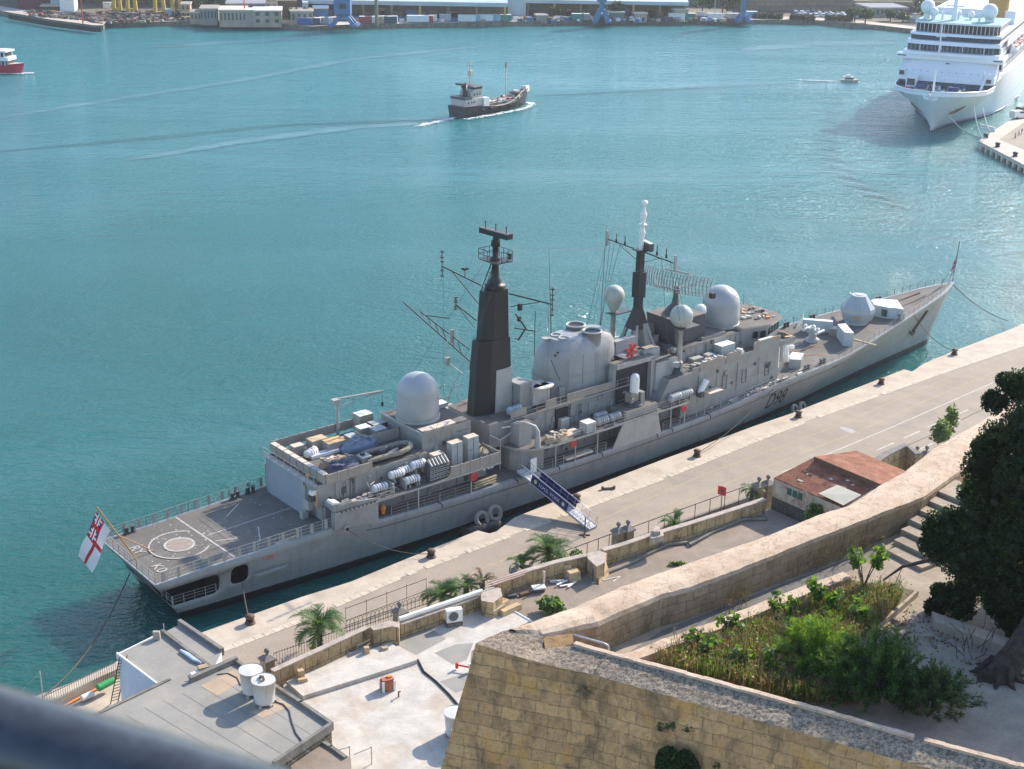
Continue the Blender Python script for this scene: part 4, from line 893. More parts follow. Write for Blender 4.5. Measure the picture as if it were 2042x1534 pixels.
# bridge
m = MB(); br = [(86.4, -3.5), (90.6, -4.6), (94.3, -3.4), (95.2, -1.6), (95.2, 1.6), (94.3, 3.4), (90.6, 4.6), (86.4, 3.6)]
m.prism(br, 10.7, 13.35, GREY); m.prism([(p[0]+(.35 if p[0] > 90 else 0), p[1]*1.07) for p in br], 13.35, 13.6, GREYL, DECKM); m.prism([(91.3, -5.6), (94.6, -4.6), (96.0, -1.8), (96.0, 1.8), (94.6, 4.6), (91.3, 5.6)], 6.0, 10.9, GREY, DECKM)
bridge = part("bridge", m)
m = MB()
for a, b in ((1, 2), (2, 3), (3, 4), (4, 5), (5, 6)):
    P, Q = Vector((*br[a], 0)), Vector((*br[b], 0)); d = Q-P; n = max(2, round(d.length/1.0)); o = Vector((d.y, -d.x, 0)).normalized()*.03
    for i in range(n): s0, s1 = P+d*((i+.12)/n)+o, P+d*((i+.88)/n)+o; m.quad((s0.x, s0.y, 12.0), (s1.x, s1.y, 12.0), (s1.x, s1.y, 12.95), (s0.x, s0.y, 12.95), GLASS)
for x in (88.2, 89.4): m.quad((x, -4.12 if x < 89 else -4.4, 11.9), (x+.8, -4.3 if x < 89 else -4.6, 11.9), (x+.8, -4.34 if x < 89 else -4.65, 12.8), (x, -4.15 if x < 89 else -4.45, 12.8), GLASS)
part("window", m, bridge)
m = MB(); m.path([(95.4, -1.2, 11.3), (94.2, -5.9, 11.5), (92.0, -6.4, 12.0)], .10, mat("teak_rail", (.55, .33, .2), .6), 6); m.b2(91.3, 94.6, -6.2, -6.1, 10.8, 11.5, GREY); m.b2(94.5, 94.6, -6.2, -1.6, 10.8, 11.4, GREY); m.b2(91.0, 94.7, -6.3, -1.0, 10.7, 10.82, GREYL); m.tube((91.5, -6.0, 7.6), (91.5, -6.0, 10.8), .2, WHT); m.box((92.6, -5.2, 9.4), (.5, .9, 2.6), GREY); part("bridge_wing", m, bridge)
m = MB(); r = random.Random(12)
for i in range(20): m.box((r.uniform(89.5, 94.3), r.uniform(-3.2, 3.2), 13.7), (r.uniform(.2, .9), r.uniform(.2, .6), r.uniform(.1, .5)), r.choice((DIRTW, GREYL, TAN, ORG, DGREY)), r.random()*2)
m.path([(89.0, 3.6, 13.7), (87.0, 4.2, 14.8)], .18, WHT, 6); m.tube((94.6, 3.4, 13.6), (94.6, 3.4, 15.2), .03, DGREY); part("roof_gear", m, bridge)
radome((86.2, 0.1, 13.6), 2.5, 5.1)
# deck clutter between domes: coiled cables, ducts
m = MB(); r = random.Random(21)
for i in range(34):
    x, y = r.uniform(72.5, 79.5), r.uniform(-5.4, -2.6); m.path([(x, y, 10.8+r.random()*.6), (x+r.uniform(.8, 2.2), y+r.uniform(-.4, .4), 10.8+r.random()*.5)], r.uniform(.04, .11), r.choice((TAN, DIRTW, DGREY, GREY)), 5)
for i in range(14): x, y = r.uniform(72.5, 80), r.uniform(-3.2, 3); m.box((x, y, 12.6+r.random()), (r.uniform(.3, 1), r.uniform(.3, 1), r.uniform(.4, 1.3)), r.choice((DGREY, GREY, GREYL)), r.random())
m.prism([(72.4, -5.6), (79.0, -5.6), (79.0, -2.6), (72.4, -2.6)], 10.7, 11.0, GREYL, DECKM); part("cable_run", m)
# forecastle
lx, ly = 106.4, 0.0
m = MB(); m.lathe([(1.0, 6.6), (1.0, 7.0), (.6, 7.1), (.55, 8.0)], (lx, ly, 0), GREYL, 16); m.box((lx, ly, 8.2), (.9, 1.5, .7), CRATEG)
for sg in (-1, 1): m.path([(lx-.9, sg*1.15, 8.2), (lx+1.0, sg*1.15, 8.35)], .2, WHT, 8); m.ball((lx-.4, sg*1.15, 8.75), .3, WHT, 8)
m.ball((lx, 0, 8.75), .38, WHT, 8); part("missile_launcher", m)
BR = mat("blast_screen_grey", (.42, .49, .50), .5, .08, .6, .15, (.3, .3, .28), streak=.15)
def LP(pts, z): return [LS(1560+x/6.807, 560+y/6.807, z=z)[:2] for x, y in pts]
m = MB(); m.prism(LP([(285, 505), (690, 535), (690, 560), (280, 525)], 8.7), 6.55, 8.7, BR, WHT); a = LP([(170, 600), (285, 520)], 7.6)
m.prism([a[0], a[1], (a[1][0]+.3, a[1][1]+.2), (a[0][0]+.3, a[0][1]+.2)], 6.5, [6.7, 8.6, 8.6, 6.7], BR)
a = LP([(640, 640), (740, 640), (740, 600), (640, 590)], 8.2); m.prism(a, 6.6, 8.0, GREY); part("blast_screen", m)
m = MB(); m.prism(LP([(750, 590), (860, 578), (975, 712), (845, 700)], 8.9), 6.75, 8.9, BR, WHT); part("blast_screen", m)
m = MB(); m.prism(LP([(1205, 262), (1290, 243), (1560, 262), (1650, 390), (1560, 372), (1430, 362), (1250, 325)], 9.6), 7.5, 9.6, BR, WHT); m.b2(120.3, 120.6, -2.4, -1.6, 8.2, 9.2, DGREY); part("breakwater", m)
m = MB(); c = (116.6, 0)
def ngon(r, z, n=10, o=.2): return [(c[0]+r*math.cos(o+2*math.pi*i/n), c[1]+r*math.sin(o+2*math.pi*i/n), z) for i in range(n)]
GUN = mat("gun_house_grey", (.33, .37, .38), .45, .06, .6, .15, (.3, .3, .28))
m.lathe([(1.75, 7.3), (1.75, 7.9), (1.6, 8.0)], (c[0], c[1], 0), BR, 24)
m.loft([ngon(2.15, 8.0), ngon(2.55, 9.3), ngon(2.5, 9.9), ngon(1.15, 11.75)], GUN, smooth=False, caps=True)
gun = part("gun_turret", m)
m = MB(); m.path([(117.4, 1.1, 10.2), (120.2, 4.4, 10.3)], [.28, .16], GREYL, 10); part("gun_barrel", m, gun)
m = MB(); m.box((c[0]-1.9, c[1]-1.65, 8.9), (.4, .05, .4), ORG, -.9); m.box((c[0]-2.2, c[1]-.9, 8.8), (.3, .05, .3), ORG, -1.2); m.box((c[0], c[1], 11.8), (.9, .8, .1), DIRTW); part("hatch", m, gun)
def bollard_pair(x, y, mt=DGREY):
    m = MB(); z = DZ(x)
    for o in (-.35, .35): m.lathe([(.2, 0), (.2, .65), (.27, .7), (.27, .8)], (x+o, y, z), mt, 10)
    m.box((x, y, z+.06), (1.3, .5, .1), mt); part("mooring_bitts", m)
for x, y in ((97, -6.7), (100.5, -6.6), (103, 6.5), (108, 6.2), (113.0, 5.4), (120.5, 4.2), (122, -3.9), (126, 3.2), (98.5, 6.8), (15.5, 5.9), (17.5, 6.1), (3, 5.6)): bollard_pair(x, y)
m = MB(); m.path([(124, .8, 7.95), (128, 1.0, 8.35), (133, .6, 8.9)], .13, RUST, 5); m.path([(124, -.6, 7.95), (129, -.9, 8.45), (132.5, -.7, 8.8)], .13, RUST, 5); m.lathe([(.7, 7.9), (.7, 8.4), (.5, 8.6), (.6, 8.9)], (124, 0, 0), GREYL, 12); m.lathe([(.5, 7.9), (.4, 8.7)], (123.4, -1.6, 0), WHT, 10); part("anchor_windlass", m)
m = MB(); m.box((98.5, -3.6, 6.75), (2.2, 1.6, .9), GREYL, .5, top=WHT); m.box((96.6, -4.9, 6.9), (1.4, 1.5, 1.4), CRATEG, .8, top=WHT); m.path([(96.6, -3.6, 6.5), (97.4, -2.6, 8.4), (98.6, -2.8, 8.2)], .3, WHT, 8); part("ventilator", m)
m = MB(); m.path([(99.5, 0, 6.40), (102.5, -1.6, 6.5), (105.8, -2.2, 6.65)], .05, ORG, 4); m.path([(98.5, -2.4, 6.38), (102, -3.5, 6.5), (103.5, -5.2, 6.5)], .05, ORG, 4); m.path([(94.5, 2.2, 6.3), (101, 1.1, 6.45), (105, .9, 6.6)], .05, DIRTW, 4); part("deck_line", m)
m = MB(); m.box((110.9, -4.4, 7.08), (.35, 6.5, .12), mat("wood_plank", (.36, .28, .17), .8), .1); part("wave_breaker", m)
for x in (69, 73, 77, 84, 88): pass
mb = MB(); r = random.Random(31)
for i in range(30):
    x = r.uniform(78, 96); mb.box((x, -r.uniform(6.5, 7.2), DZ(x)+.12), (r.uniform(.3, 1.4), r.uniform(.15, .4), r.uniform(.1, .3)), r.choice((DIRTW, GREYL, DGREY, WHT)), r.random()*.4)
part("side_deck_gear", mb)
mb = MB()
for x in (44.2, 50.6, 57.5, 69.6, 76.5, 33.3, 66.9): mb.path([(x, -7.2, DZ(x)+.1), (x+.2, -7.75, DZ(x)-.1), (x+.2, -7.8, DZ(x)-.5)], .07, BLK, 5)
part("fairlead", mb)
m = MB(); m.box((54.2, -7.2, 5.15), (4.2, .7, .25), DIRTW, .0); part("accommodation_ladder", m)
m = MB()
for i in range(3): m.box((40.0+i*.2, -7.1+i*.18, 5.2+.2*i), (3.4, .3, .12), mat("wood_plank", (.36, .28, .17), .8), .06)
part("timber_baulk", m)
# ---------------------------------------------------------------- the near shore: roofs, walls, shed, palms
ZT, ZW, ZM, ZS = 5.6, 7.3, 8.3, 7.4      # terrace, wall top, big grey roof, small roof
WHR = mat("white_roof_coating", (.50, .455, .395), .85, .2, .55, .8, (.38, .30, .225), bmp=.4)
FELT = mat("grey_roofing_felt", (.27, .255, .225), .9, .12, .4, .6, (.36, .31, .25), bmp=.3)
FELT2 = mat("grey_cement_screed", (.27, .212, .162), .95, .2, .5, .75, (.16, .135, .11), bmp=.4)
FELTO = mat("ochre_cement_patch", (.42, .31, .21), .9, .12, .6, .4, (.34, .3, .26))
CONC = mat("weathered_concrete", (.21, .19, .165), .95, .25, 1.2, .6, (.08, .07, .06), bmp=.4)
PINKW = mat("rendered_wall_top", (.42, .35, .29), .95, .2, 1.5, .5, (.15, .12, .1), bmp=.4)
YSTONE = masonry("yellow_wall_stone", R_(39), [(.50, .36, .19), (.42, .30, .165)], (.2, .15, .1), 1.6, 2.0, .05, .8, (.07, .055, .04), .4, 1.0)
def px_poly(pts, z): return [at(x, y, z)[:2] for x, y in pts]
def sheet(name, pts, z, mt, **k):
    m = MB(); P = [(a, b, z) for a, b in px_poly(pts, z)]; m.add(P, [tuple(range(len(P)))], mt); return m.build(name, **k)
# terrace (roof level behind the harbour wall)
base_px = [(562, 1367), (740, 1281), (796, 1281), (923, 1230), (985, 1208), (1011, 1195), (1077, 1163), (1195, 1146), (1230, 1128), (1307, 1090), (1400, 1062), (1505, 1035), (1535, 1022)]
bp = px_poly([(p[0], p[1]-8) for p in base_px], ZT)
tp = [bp[0]] + bp[1:]; end = tp[-1]
poly = tp + [(end[0]+inl[0]*12, end[1]+inl[1]*12), (end[0]+inl[0]*75, end[1]+inl[1]*75), (tp[0][0]+inl[0]*45, tp[0][1]+inl[1]*45)]
mb = MB(); mb.prism(poly, 1.9, ZT, YSTONE, top=FELT2); mb.build("terrace", kind='structure')
mb = MB(); P = px_poly([(566, 1364), (740, 1281), (800, 1279), (923, 1229), (975, 1212), (1023, 1218), (1062, 1238), (1010, 1262), (940, 1300), (925, 1420), (880, 1560), (560, 1600), (560, 1400)], ZT)
mb.prism(P, ZT-.5, ZT+.06, WHR)
wr = mb.build("flat_roof_white", None, "white coated flat roof between the grey roof with tanks and the old bastion", "roof")
m = MB(); m.prism(px_poly([(571, 1359), (777, 1281), (832, 1316), (748, 1343), (697, 1359), (604, 1388)], ZT+.45), ZT, ZT+.45, WHR); m.build("raised_slab", wr)
for i, pts in enumerate([[(783, 1281), (858, 1252.5), (890, 1274), (830, 1306)], [(866, 1302), (909, 1285), (944, 1282), (931, 1316), (904, 1325)], [(877, 1359), (936, 1340), (931, 1372), (909, 1382)], [(708, 1290), (740, 1279), (745, 1283), (712, 1297)]]):
    m = MB(); P = px_poly(pts, ZT+.07); m.add([(a, b, ZT+.07 if i < 3 else ZT+.46) for a, b in P], [tuple(range(len(P)))], FELT); m.build("felt_patch", wr)
# harbour wall
def wall_run(name, px, z1, th, z0, mt, top, label, cat, cap=.12, **k):
    P = [Vector(at(x, y, z1)[:2]+(0,)) for x, y in px]; m = MB()
    nrm = []
    for i in range(len(P)):
        d = (P[min(i+1, len(P)-1)]-P[max(i-1, 0)]).normalized(); nrm.append(Vector((-d.y, d.x, 0))*th)
    for i in range(len(P)-1):
        q = [P[i], P[i+1], P[i+1]+nrm[i+1], P[i]+nrm[i]]
        m.prism([(v.x, v.y) for v in q], z0, z1-cap, mt)
        g = .06; dd = (P[i+1]-P[i]).normalized()*0
        q2 = [P[i]-nrm[i].normalized()*g, P[i+1]-nrm[i+1].normalized()*g, P[i+1]+nrm[i+1]+nrm[i+1].normalized()*g, P[i]+nrm[i]+nrm[i].normalized()*g]
        m.prism([(v.x, v.y) for v in q2], z1-cap, z1, top)
    return m.build(name, None, label, cat, **k)
wall_run("harbour_wall", [(546, 1339), (640, 1296), (737, 1251)], ZW, .45, 1.9, YSTONE, PINKW, "stained yellow stone wall between the white roof and the quay, nearest the water tanks", "wall")
m = MB(); m.prism(px_poly([(737, 1249), (776, 1238), (797, 1241), (796, 1252), (782, 1249), (745, 1257)], ZW+.15), 1.9, ZW+.15, YSTONE, PINKW); m.build("wall_pier", None, "stone pier jutting out of the harbour wall beside the white roof", "pier")
wall_run("harbour_wall", [(800, 1245), (880, 1217), (958, 1189)], ZW-.2, .6, 1.9, YSTONE, PINKW, "low stretch of stained wall carrying a fat white pipe behind the air conditioner", "wall")
m = MB(); m.prism(px_poly([(958, 1180), (980, 1170), (998, 1173), (1002, 1188), (984, 1202), (960, 1198)], ZW), 1.9, ZW, YSTONE, PINKW); m.prism(px_poly([(968, 1206), (996, 1196), (1008, 1206), (984, 1220)], ZW-.9), ZT, ZW-.9, YSTONE, PINKW); m.build("wall_pier", None, "broken square stone pier at the end of the white pipe", "pier")
wall_run("harbour_wall", [(985, 1166), (1050, 1140), (1110, 1122), (1172, 1108)], ZW+.1, .5, 1.9, YSTONE, PINKW, "yellow stone wall with dark streaks in front of the biggest palm", "wall")
m = MB(); m.prism(px_poly([(1170, 1104), (1195, 1098), (1210, 1103), (1206, 1122), (1190, 1130), (1172, 1114)], ZW+.1), 1.9, ZW+.1, YSTONE, PINKW)
m.prism(px_poly([(1186, 1118), (1208, 1108), (1216, 1120), (1196, 1140)], ZW-.2), ZT, ZW-.2, YSTONE, poly2=px_poly([(1186, 1112), (1204, 1105), (1208, 1110), (1190, 1120)], ZW-.2)); m.build("wall_buttress", None, "sloping stone buttress where the harbour wall bends", "buttress")
wall_run("harbour_wall", [(1205, 1098), (1250, 1085), (1299, 1068), (1380, 1044), (1455, 1020), (1528, 996)], ZW, .5, 1.9, YSTONE, PINKW, "long curved stretch of yellow stone wall between the grey terrace and the road", "wall")
m = MB(); m.prism(px_poly([(1295, 1070), (1300, 1058), (1312, 1054), (1322, 1060), (1324, 1068), (1300, 1074)], ZW+.5), ZW-.1, ZW+.5, PINKW); m.prism(px_poly([(1302, 1060), (1307, 1049), (1314, 1049), (1317, 1060)], ZW+.9), ZW, ZW+.9, PINKW); m.build("wall_coping_block", None, "stepped stone block standing up from the curved wall", "stone block")
m = MB(); P = [at(x, y, ZT+.18) for x, y in [(1200, 1146), (1260, 1122), (1330, 1086), (1370, 1082), (1376, 1088), (1420, 1062), (1480, 1036), (1530, 1035)]]; m.path(P, .16, CONC, 6); m.build("gutter_kerb", None, "grey cement kerb curving over the terrace along the wall foot", "kerb")
m = MB(); m.path([at(796, 1234, ZW+.15), at(961, 1178, ZW+.15)], .19, WHT, 12); m.build("pipe", None, "fat white pipe lying along the top of the harbour wall", "pipe")
m = MB(); 
for k in range(3): m.path([at(968+k*2, 1172-k*5, ZW+.3), at(1046+k*2, 1146-k*4, ZW+.3)], .06, mat("copper_pink_pipe", (.5, .33, .27), .6), 6)
m.build("pipe_bundle", None, "three thin pinkish pipes side by side on the wall near the small palms", "pipes")
# road-side railing, gate pillars
IRON = mat("wrought_iron", (.05, .04, .038), .8, .3, 3)
PILL = mat("gate_pillar_stone", (.38, .30, .20), .95, .2, 2, .6, (.08, .07, .055), bmp=.4)
def pillar(px, py, label, ztop=5.9):
    c = at(px, py, ztop); t = thing("gate_pillar", label, "gate pillar", (c[0], c[1], 2.0), R_(40), "gate pillars with ball finials")
    h = ztop-2; m = MB(); m.box((0, 0, h/2), (.95, .95, h), PILL); m.box((0, -.49, h*.72), (.2, .03, .5), CONC); m.build("shaft", t)
    m = MB(); m.box((0, 0, h+.1), (1.25, 1.25, .2), PILL); m.box((0, 0, h+.36), (1.2, 1.2, .32), CONC, taper=.35); m.build("cap", t)
    m = MB(); m.tube((0, 0, h+.45), (0, 0, h+.72), .12, CONC); m.ball((0, 0, h+.92), .26, CONC, 12); m.build("finial", t); return t
for a in [(533, 1316, "stone gate pillar with ball finial standing just behind the two white tanks"), (797, 1222, "weathered pillar with ball finial half hidden behind the railing scrolls"), (1032, 1143, "single ball topped pillar beside the smallest palm"),
          (1233, 1061, "left pillar of the pair standing in front of the quay road"), (1252, 1057, "right pillar of the pair standing in front of the quay road"), (1513, 970, "left pillar of the pair close to the rusty shed"), (1531, 966, "right pillar of the pair close to the rusty shed"),
          (1828, 908, "first small ball finial showing above the rampart beyond the shed"), (1847, 907, "second small ball finial showing above the rampart beyond the shed")]: pillar(*a)
def railing(name, a, b, z, h, sp, label, scroll=False, r=.02):
    a, b = Vector(at(*a, z)), Vector(at(*b, z)); m = MB(); L_ = (b-a).length; n = int(L_/sp); d = (b-a)/n
    for i in range(n+1):
        q = a+d*i; m.tube(q, q+Vector((0, 0, h)), r, IRON, n=4, cap=False, smooth=False)
        if scroll: m.path([q+Vector((0, 0, h)), q+Vector((.1, .05, h+.35)), q+Vector((.3, .1, h+.45)), q+Vector((.35, .1, h+.25))], .028, IRON, 4)
    for z_ in (.12, h-.15): m.tube(a+Vector((0, 0, z_)), b+Vector((0, 0, z_)), .03, IRON, n=4)
    return m.build(name, None, label, "railing")
railing("spiked_railing", (548, 1350), (790, 1262), 2.0, 2.6, .28, "spiked iron railing along the road under the biggest front palm")
railing("scroll_railing", (690, 1262), (890, 1192), 4.2, .9, .45, "curled scroll iron railing behind the white pipe", True, .03)
railing("post_railing", (690, 1240), (850, 1180), 2.4, 1.6, 2.4, "thin post and wire railing along the road edge behind the scrolls", False, .03)
m = MB()
for a, b in (((1055, 1168), (1235, 1100)), ((1260, 1092), (1500, 1003))):
    A_, B_ = Vector(at(*a, 2.0)), Vector(at(*b, 2.0)); nn = Vector((-(B_-A_).y, (B_-A_).x, 0)).normalized()*.35
    m.prism([(v.x, v.y) for v in (A_, B_, B_+nn, A_+nn)], 2.0, 2.9, CONC)
    m.tube(A_+Vector((0, 0, 2.5)), B_+Vector((0, 0, 2.5)), .05, IRON)
    for t in np.linspace(0, 1, 9): q = A_.lerp(B_, t); m.tube(q, q+Vector((0, 0, 2.5)), .04, IRON)
m.build("road_parapet", None, "low grey road parapet with an iron rail running past the paired pillars", "parapet")
# vegetation helpers
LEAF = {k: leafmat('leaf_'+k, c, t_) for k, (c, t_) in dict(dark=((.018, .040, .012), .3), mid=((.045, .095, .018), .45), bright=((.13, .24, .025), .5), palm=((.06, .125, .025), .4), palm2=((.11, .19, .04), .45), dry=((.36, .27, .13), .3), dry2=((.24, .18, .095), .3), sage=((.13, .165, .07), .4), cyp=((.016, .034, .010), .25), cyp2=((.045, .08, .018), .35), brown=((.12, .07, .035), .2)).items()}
BARK = mat("tree_bark", (.10, .075, .055), .95, .35, 4, bmp=.8, bdist=.05)
def leaf(m, p, s, mts, r, long=1.0, updir=None):
    a = Vector((r.gauss(0, 1), r.gauss(0, 1), r.gauss(0, .7))).normalized() if updir is None else (Vector(updir)+Vector((r.gauss(0, .4), r.gauss(0, .4), r.gauss(0, .3)))).normalized()
    b = a.cross(Vector((r.gauss(0, 1), r.gauss(0, 1), r.gauss(0, 1)))).normalized()*s*.5
    a = a*s*long; p = Vector(p)
    m.add([p-a*.5, p+b, p+a*.5, p-b], [(0, 1, 2, 3)], mts[r.randrange(len(mts))])
def clump(m, c, R, n, s, mts, r, long=1.0, shell=.55, updir=None):
    for _ in range(n):
        d = Vector((r.gauss(0, 1), r.gauss(0, 1), r.gauss(0, 1))).normalized(); k = shell+(1-shell)*r.random()**.6
        leaf(m, (c[0]+d.x*R[0]*k, c[1]+d.y*R[1]*k, c[2]+d.z*R[2]*k), s*r.uniform(.7, 1.3), mts, r, long, updir)
def palm(px, py, z, hgt, flen, nf, label, seed, dead=False, lean=0):
    c = at(px, py, z); t = thing("palm_tree", label, "palm", (c[0], c[1], 2.0), 0, "palms along the quay road"); r = random.Random(seed)
    h = z-2.0+.001; m = MB(); m.path([(0, 0, 0), (lean*.5, 0, h*.6), (lean, 0, h)], [.30, .24, .28], BARK, 10)
    for i in range(26): a = i*2.4; q = Vector((lean*i/26, 0, h*i/26)); m.path([q, q+Vector((math.cos(a)*.38, math.sin(a)*.38, .2))], [.09, .03], BARK, 4)
    m.build("trunk", t); m = MB(); mts = [LEAF['palm'], LEAF['palm2'], LEAF['palm']] if not dead else [LEAF['brown'], LEAF['dry2']]
    for i in range(nf):
        az = i*2.39996+r.uniform(-.2, .2); el = r.uniform(.05, 1.35) if not dead else r.uniform(.7, 1.3); L_ = flen*r.uniform(.8, 1.1)
        pts = []; p = Vector((lean, 0, h)); e = el
        for k in range(9):
            pts.append(p.copy()); p = p+Vector((math.cos(az)*math.cos(e), math.sin(az)*math.cos(e), math.sin(e)))*L_/8; e -= .16+.04*k*(1 if not dead else 1.3)
        m.path(pts, [.04-.004*k for k in range(9)], LEAF['palm2'] if not dead else LEAF['brown'], 4)
        side = Vector((-math.sin(az), math.cos(az), 0))
        for k in range(1, 25):
            f = k/25*8; j = min(7, int(f)); q = pts[j].lerp(pts[j+1], f-j); d = (pts[j+1]-pts[j]).normalized(); ll = flen*.27*math.sin(math.pi*min(1, .12+k/27))*(.5 if dead else 1)
            for sg in (-1, 1):
                w = (side*sg*.75+d*.75+Vector((0, 0, .15-.25*r.random()))).normalized(); tip = q+w*ll; b = d*.06
                m.add([q-b, q+b, tip+b*.2, tip-b*.2], [(0, 1, 2, 3)], mts[r.randrange(len(mts))])
    m.build("crown", t); return t
palm(637, 1252, 4.9, 2, 3.5, 30, "biggest leafy palm on the left, beside the spiked railing", 1); palm(882, 1188, 5.4, 2, 2.8, 28, "bushy palm above the white pipe, left of the thin palm", 2)
palm(930, 1172, 5.2, 2, 2.6, 18, "narrow upright palm just left of the withered brown one", 3); palm(962, 1162, 5.8, 2, 2.8, 9, "withered brown palm with only a few bare arching fronds", 4, True)
palm(1040, 1128, 4.9, 2, 2.1, 13, "smallest spiky palm beside the single ball topped pillar", 5); palm(1095, 1104, 5.4, 2, 3.6, 34, "widest bushy palm in front of the gangway foot", 6)
palm(1338, 1046, 5.4, 2, 2.5, 13, "sparse leaning palm left of the red sign", 7, lean=.4); palm(1500, 980, 5.2, 2, 2.1, 12, "sparse pale palm beside the pillars near the shed", 8)
m = MB(); r = random.Random(3)
for c in (at(1112, 1118, 3.4), at(1150, 1112, 3.4), at(1140, 1125, 3.4)): m.lathe([(.5, 2.0), (.8, 3.1), (.85, 3.3), (.6, 3.3)], (c[0], c[1], 0), CONC, 10); clump(m, (c[0], c[1], 3.7), (.8, .8, .6), 160, .25, [LEAF['mid'], LEAF['palm2']], r)
m.build("planter_row", None, "dark round planters with bushes below the widest palm", "planters")
# red sign, standing post by the gangway
m = MB(); c = at(1437, 1022, 2.9); m.tube((0, 0, 0), (0, 0, 4.2), .05, DGREY); sgn = thing("road_sign", "square red sign board on a pole near the curved wall", "sign", (c[0], c[1], 2.0), R_(-35)); m.build("post", sgn)
m = MB(); m.box((0, -.06, 3.6), (1.0, .05, 1.05), RED); m.build("board", sgn); m = MB(); m.box((-.02, -.1, 3.66), (.28, .02, .3), DGREY); m.box((.05, -.1, 3.35), (.12, .02, .12), DGREY); m.build("emblem", sgn)
m = MB(); c = at(1166, 1068, 2.0); m.tube((0, 0, 0), (0, 0, 2.2), .07, RUST); m.box((0, 0, .08), (1.2, .14, .12), RUST); m.box((0, 0, .08), (.14, 1.2, .12), RUST); o = m.build("stanchion", None, "rust red stanchion on a cross foot beside the gangway", "stanchion", loc=c)
# rusty shed
SH0 = 7.0
CORR = mat("corrugated_rust_sheet", (.24, .085, .045), .9, .4, 1.3, .7, (.42, .20, .12), bmp=.4)
CORL = mat("corrugated_pale_sheet", (.44, .36, .27), .8, .2, 1.4, .85, (.24, .10, .045), streak=.8)
t = thing("shed", "long rusty corrugated iron shed with pale patched walls beside the rampart", "shed", (0, 0, 0))
Z1, Z2 = 9.2, 10.6
def Q(x, y, z): return Vector(at(x, y, z))
A, B, C, D = Q(1543, 953, Z1), Q(1623, 912, Z2), Q(1755, 965, Z2), Q(1680, 1012, Z1)
def corr(m, A, B, C, D, mt, n=40, amp=.05):
    """corrugated sheet: ribs run from A->B side to D->C side"""
    up = (B-A).cross(D-A).normalized(); up = up if up.z > 0 else -up; P = []
    for i in range(n*2+1):
        s_ = i/(n*2); o = up*(amp if i % 2 else 0); P += [A.lerp(D, s_)+o, B.lerp(C, s_)+o]
    m.add(P, [(2*i, 2*i+1, 2*i+3, 2*i+2) for i in range(n*2)], mt)
m = MB(); E_ = (C-B)
corr(m, A, B, C, D, CORR, 34, .05)
F_, G_, H_, I_ = Q(1623, 911, Z2+.45), Q(1707, 899, Z2-.5), Q(1806, 940, Z2-.5), Q(1758, 967, Z2+.45)
corr(m, F_, G_, H_, I_, CORR, 34, .05); m.build("roof", t)
m = MB(); 
for (p, q) in (((1630, 985), (1666, 972)),): pass
a, b, c_, d = Q(1632, 984, Z1+.5), Q(1670, 967, Z1+.95), Q(1718, 987, Z1+.95), Q(1682, 1008, Z1+.35); m.quad(a, b, c_, d, mat("pale_roof_sheet", (.50, .46, .36), .8, .08, 1, .2, (.35, .25, .15)))
r = random.Random(2)
for i in range(34):
    s_, t_ = r.uniform(.1, .95), r.uniform(.1, .95); p = A.lerp(D, s_).lerp(B.lerp(C, s_), t_)+Vector((0, 0, .10)); u_ = (D-A).normalized()*r.uniform(.15, .4); v_ = (B-A).normalized()*r.uniform(.1, .4)
    k_ = r.uniform(.6, 2.2); u_ *= k_; m.quad(p, p+u_, p+u_+v_, p+v_, r.choice((mat("pale_roof_sheet", (.5, .46, .36)), mat('rust_dark_patch', (.12, .05, .03), .95, .3, 2), mat('rust_light_patch', (.42, .22, .13), .95, .3, 2))))
m.build("roof_patch", t)
m = MB()
def wq(m, p, q, z0, mt, z1p=None, z1q=None): m.quad((p.x, p.y, z0), (q.x, q.y, z0), (q.x, q.y, z1q if z1q else q.z), (p.x, p.y, z1p if z1p else p.z), mt)
ins = lambda P: Vector((P.x, P.y, P.z-.06))
wq(m, ins(A), ins(D), SH0, CORL); wq(m, ins(A), ins(B), SH0, CORL); wq(m, ins(D), ins(C), SH0, CORL); wq(m, F_, I_, Z2-.3, RUST); wq(m, F_, G_, SH0, CORL); wq(m, G_, H_, SH0, CORL); wq(m, I_, H_, SH0, CORL)
m.build("wall", t)
m = MB(); d = (D-A).normalized(); n_ = Vector((d.y, -d.x, 0))*.04
for k in range(3): q = A+d*(2.0+k*.75)+n_; m.quad((q.x, q.y, 8.0), (q.x+d.x*.6, q.y+d.y*.6, 8.0), (q.x+d.x*.6, q.y+d.y*.6, 8.8), (q.x, q.y, 8.8), mat("green_window", (.02, .09, .07), .3))
m.build("window", t)
m = MB(); DST = mat("stained_plinth", (.17, .155, .135), .95, .3, 1.5, .8, (.05, .045, .04), streak=.8)
wq(m, A-Vector((0, 0, 0)), D, ZT-3, DST, SH0, SH0); m.prism([(v.x, v.y) for v in (A, B, C, D)], 1.9, SH0, DST); m.prism([(v.x, v.y) for v in (F_, G_, H_, I_)], 1.9, SH0, DST); m.build("plinth", t)
wall_run("ruined_wall", [(1745, 925), (1775, 905), (1808, 889), (1826, 905)], ZW, .8, 1.9, YSTONE, CONC, "crumbling end of a stone wall behind the rusty shed", "wall")
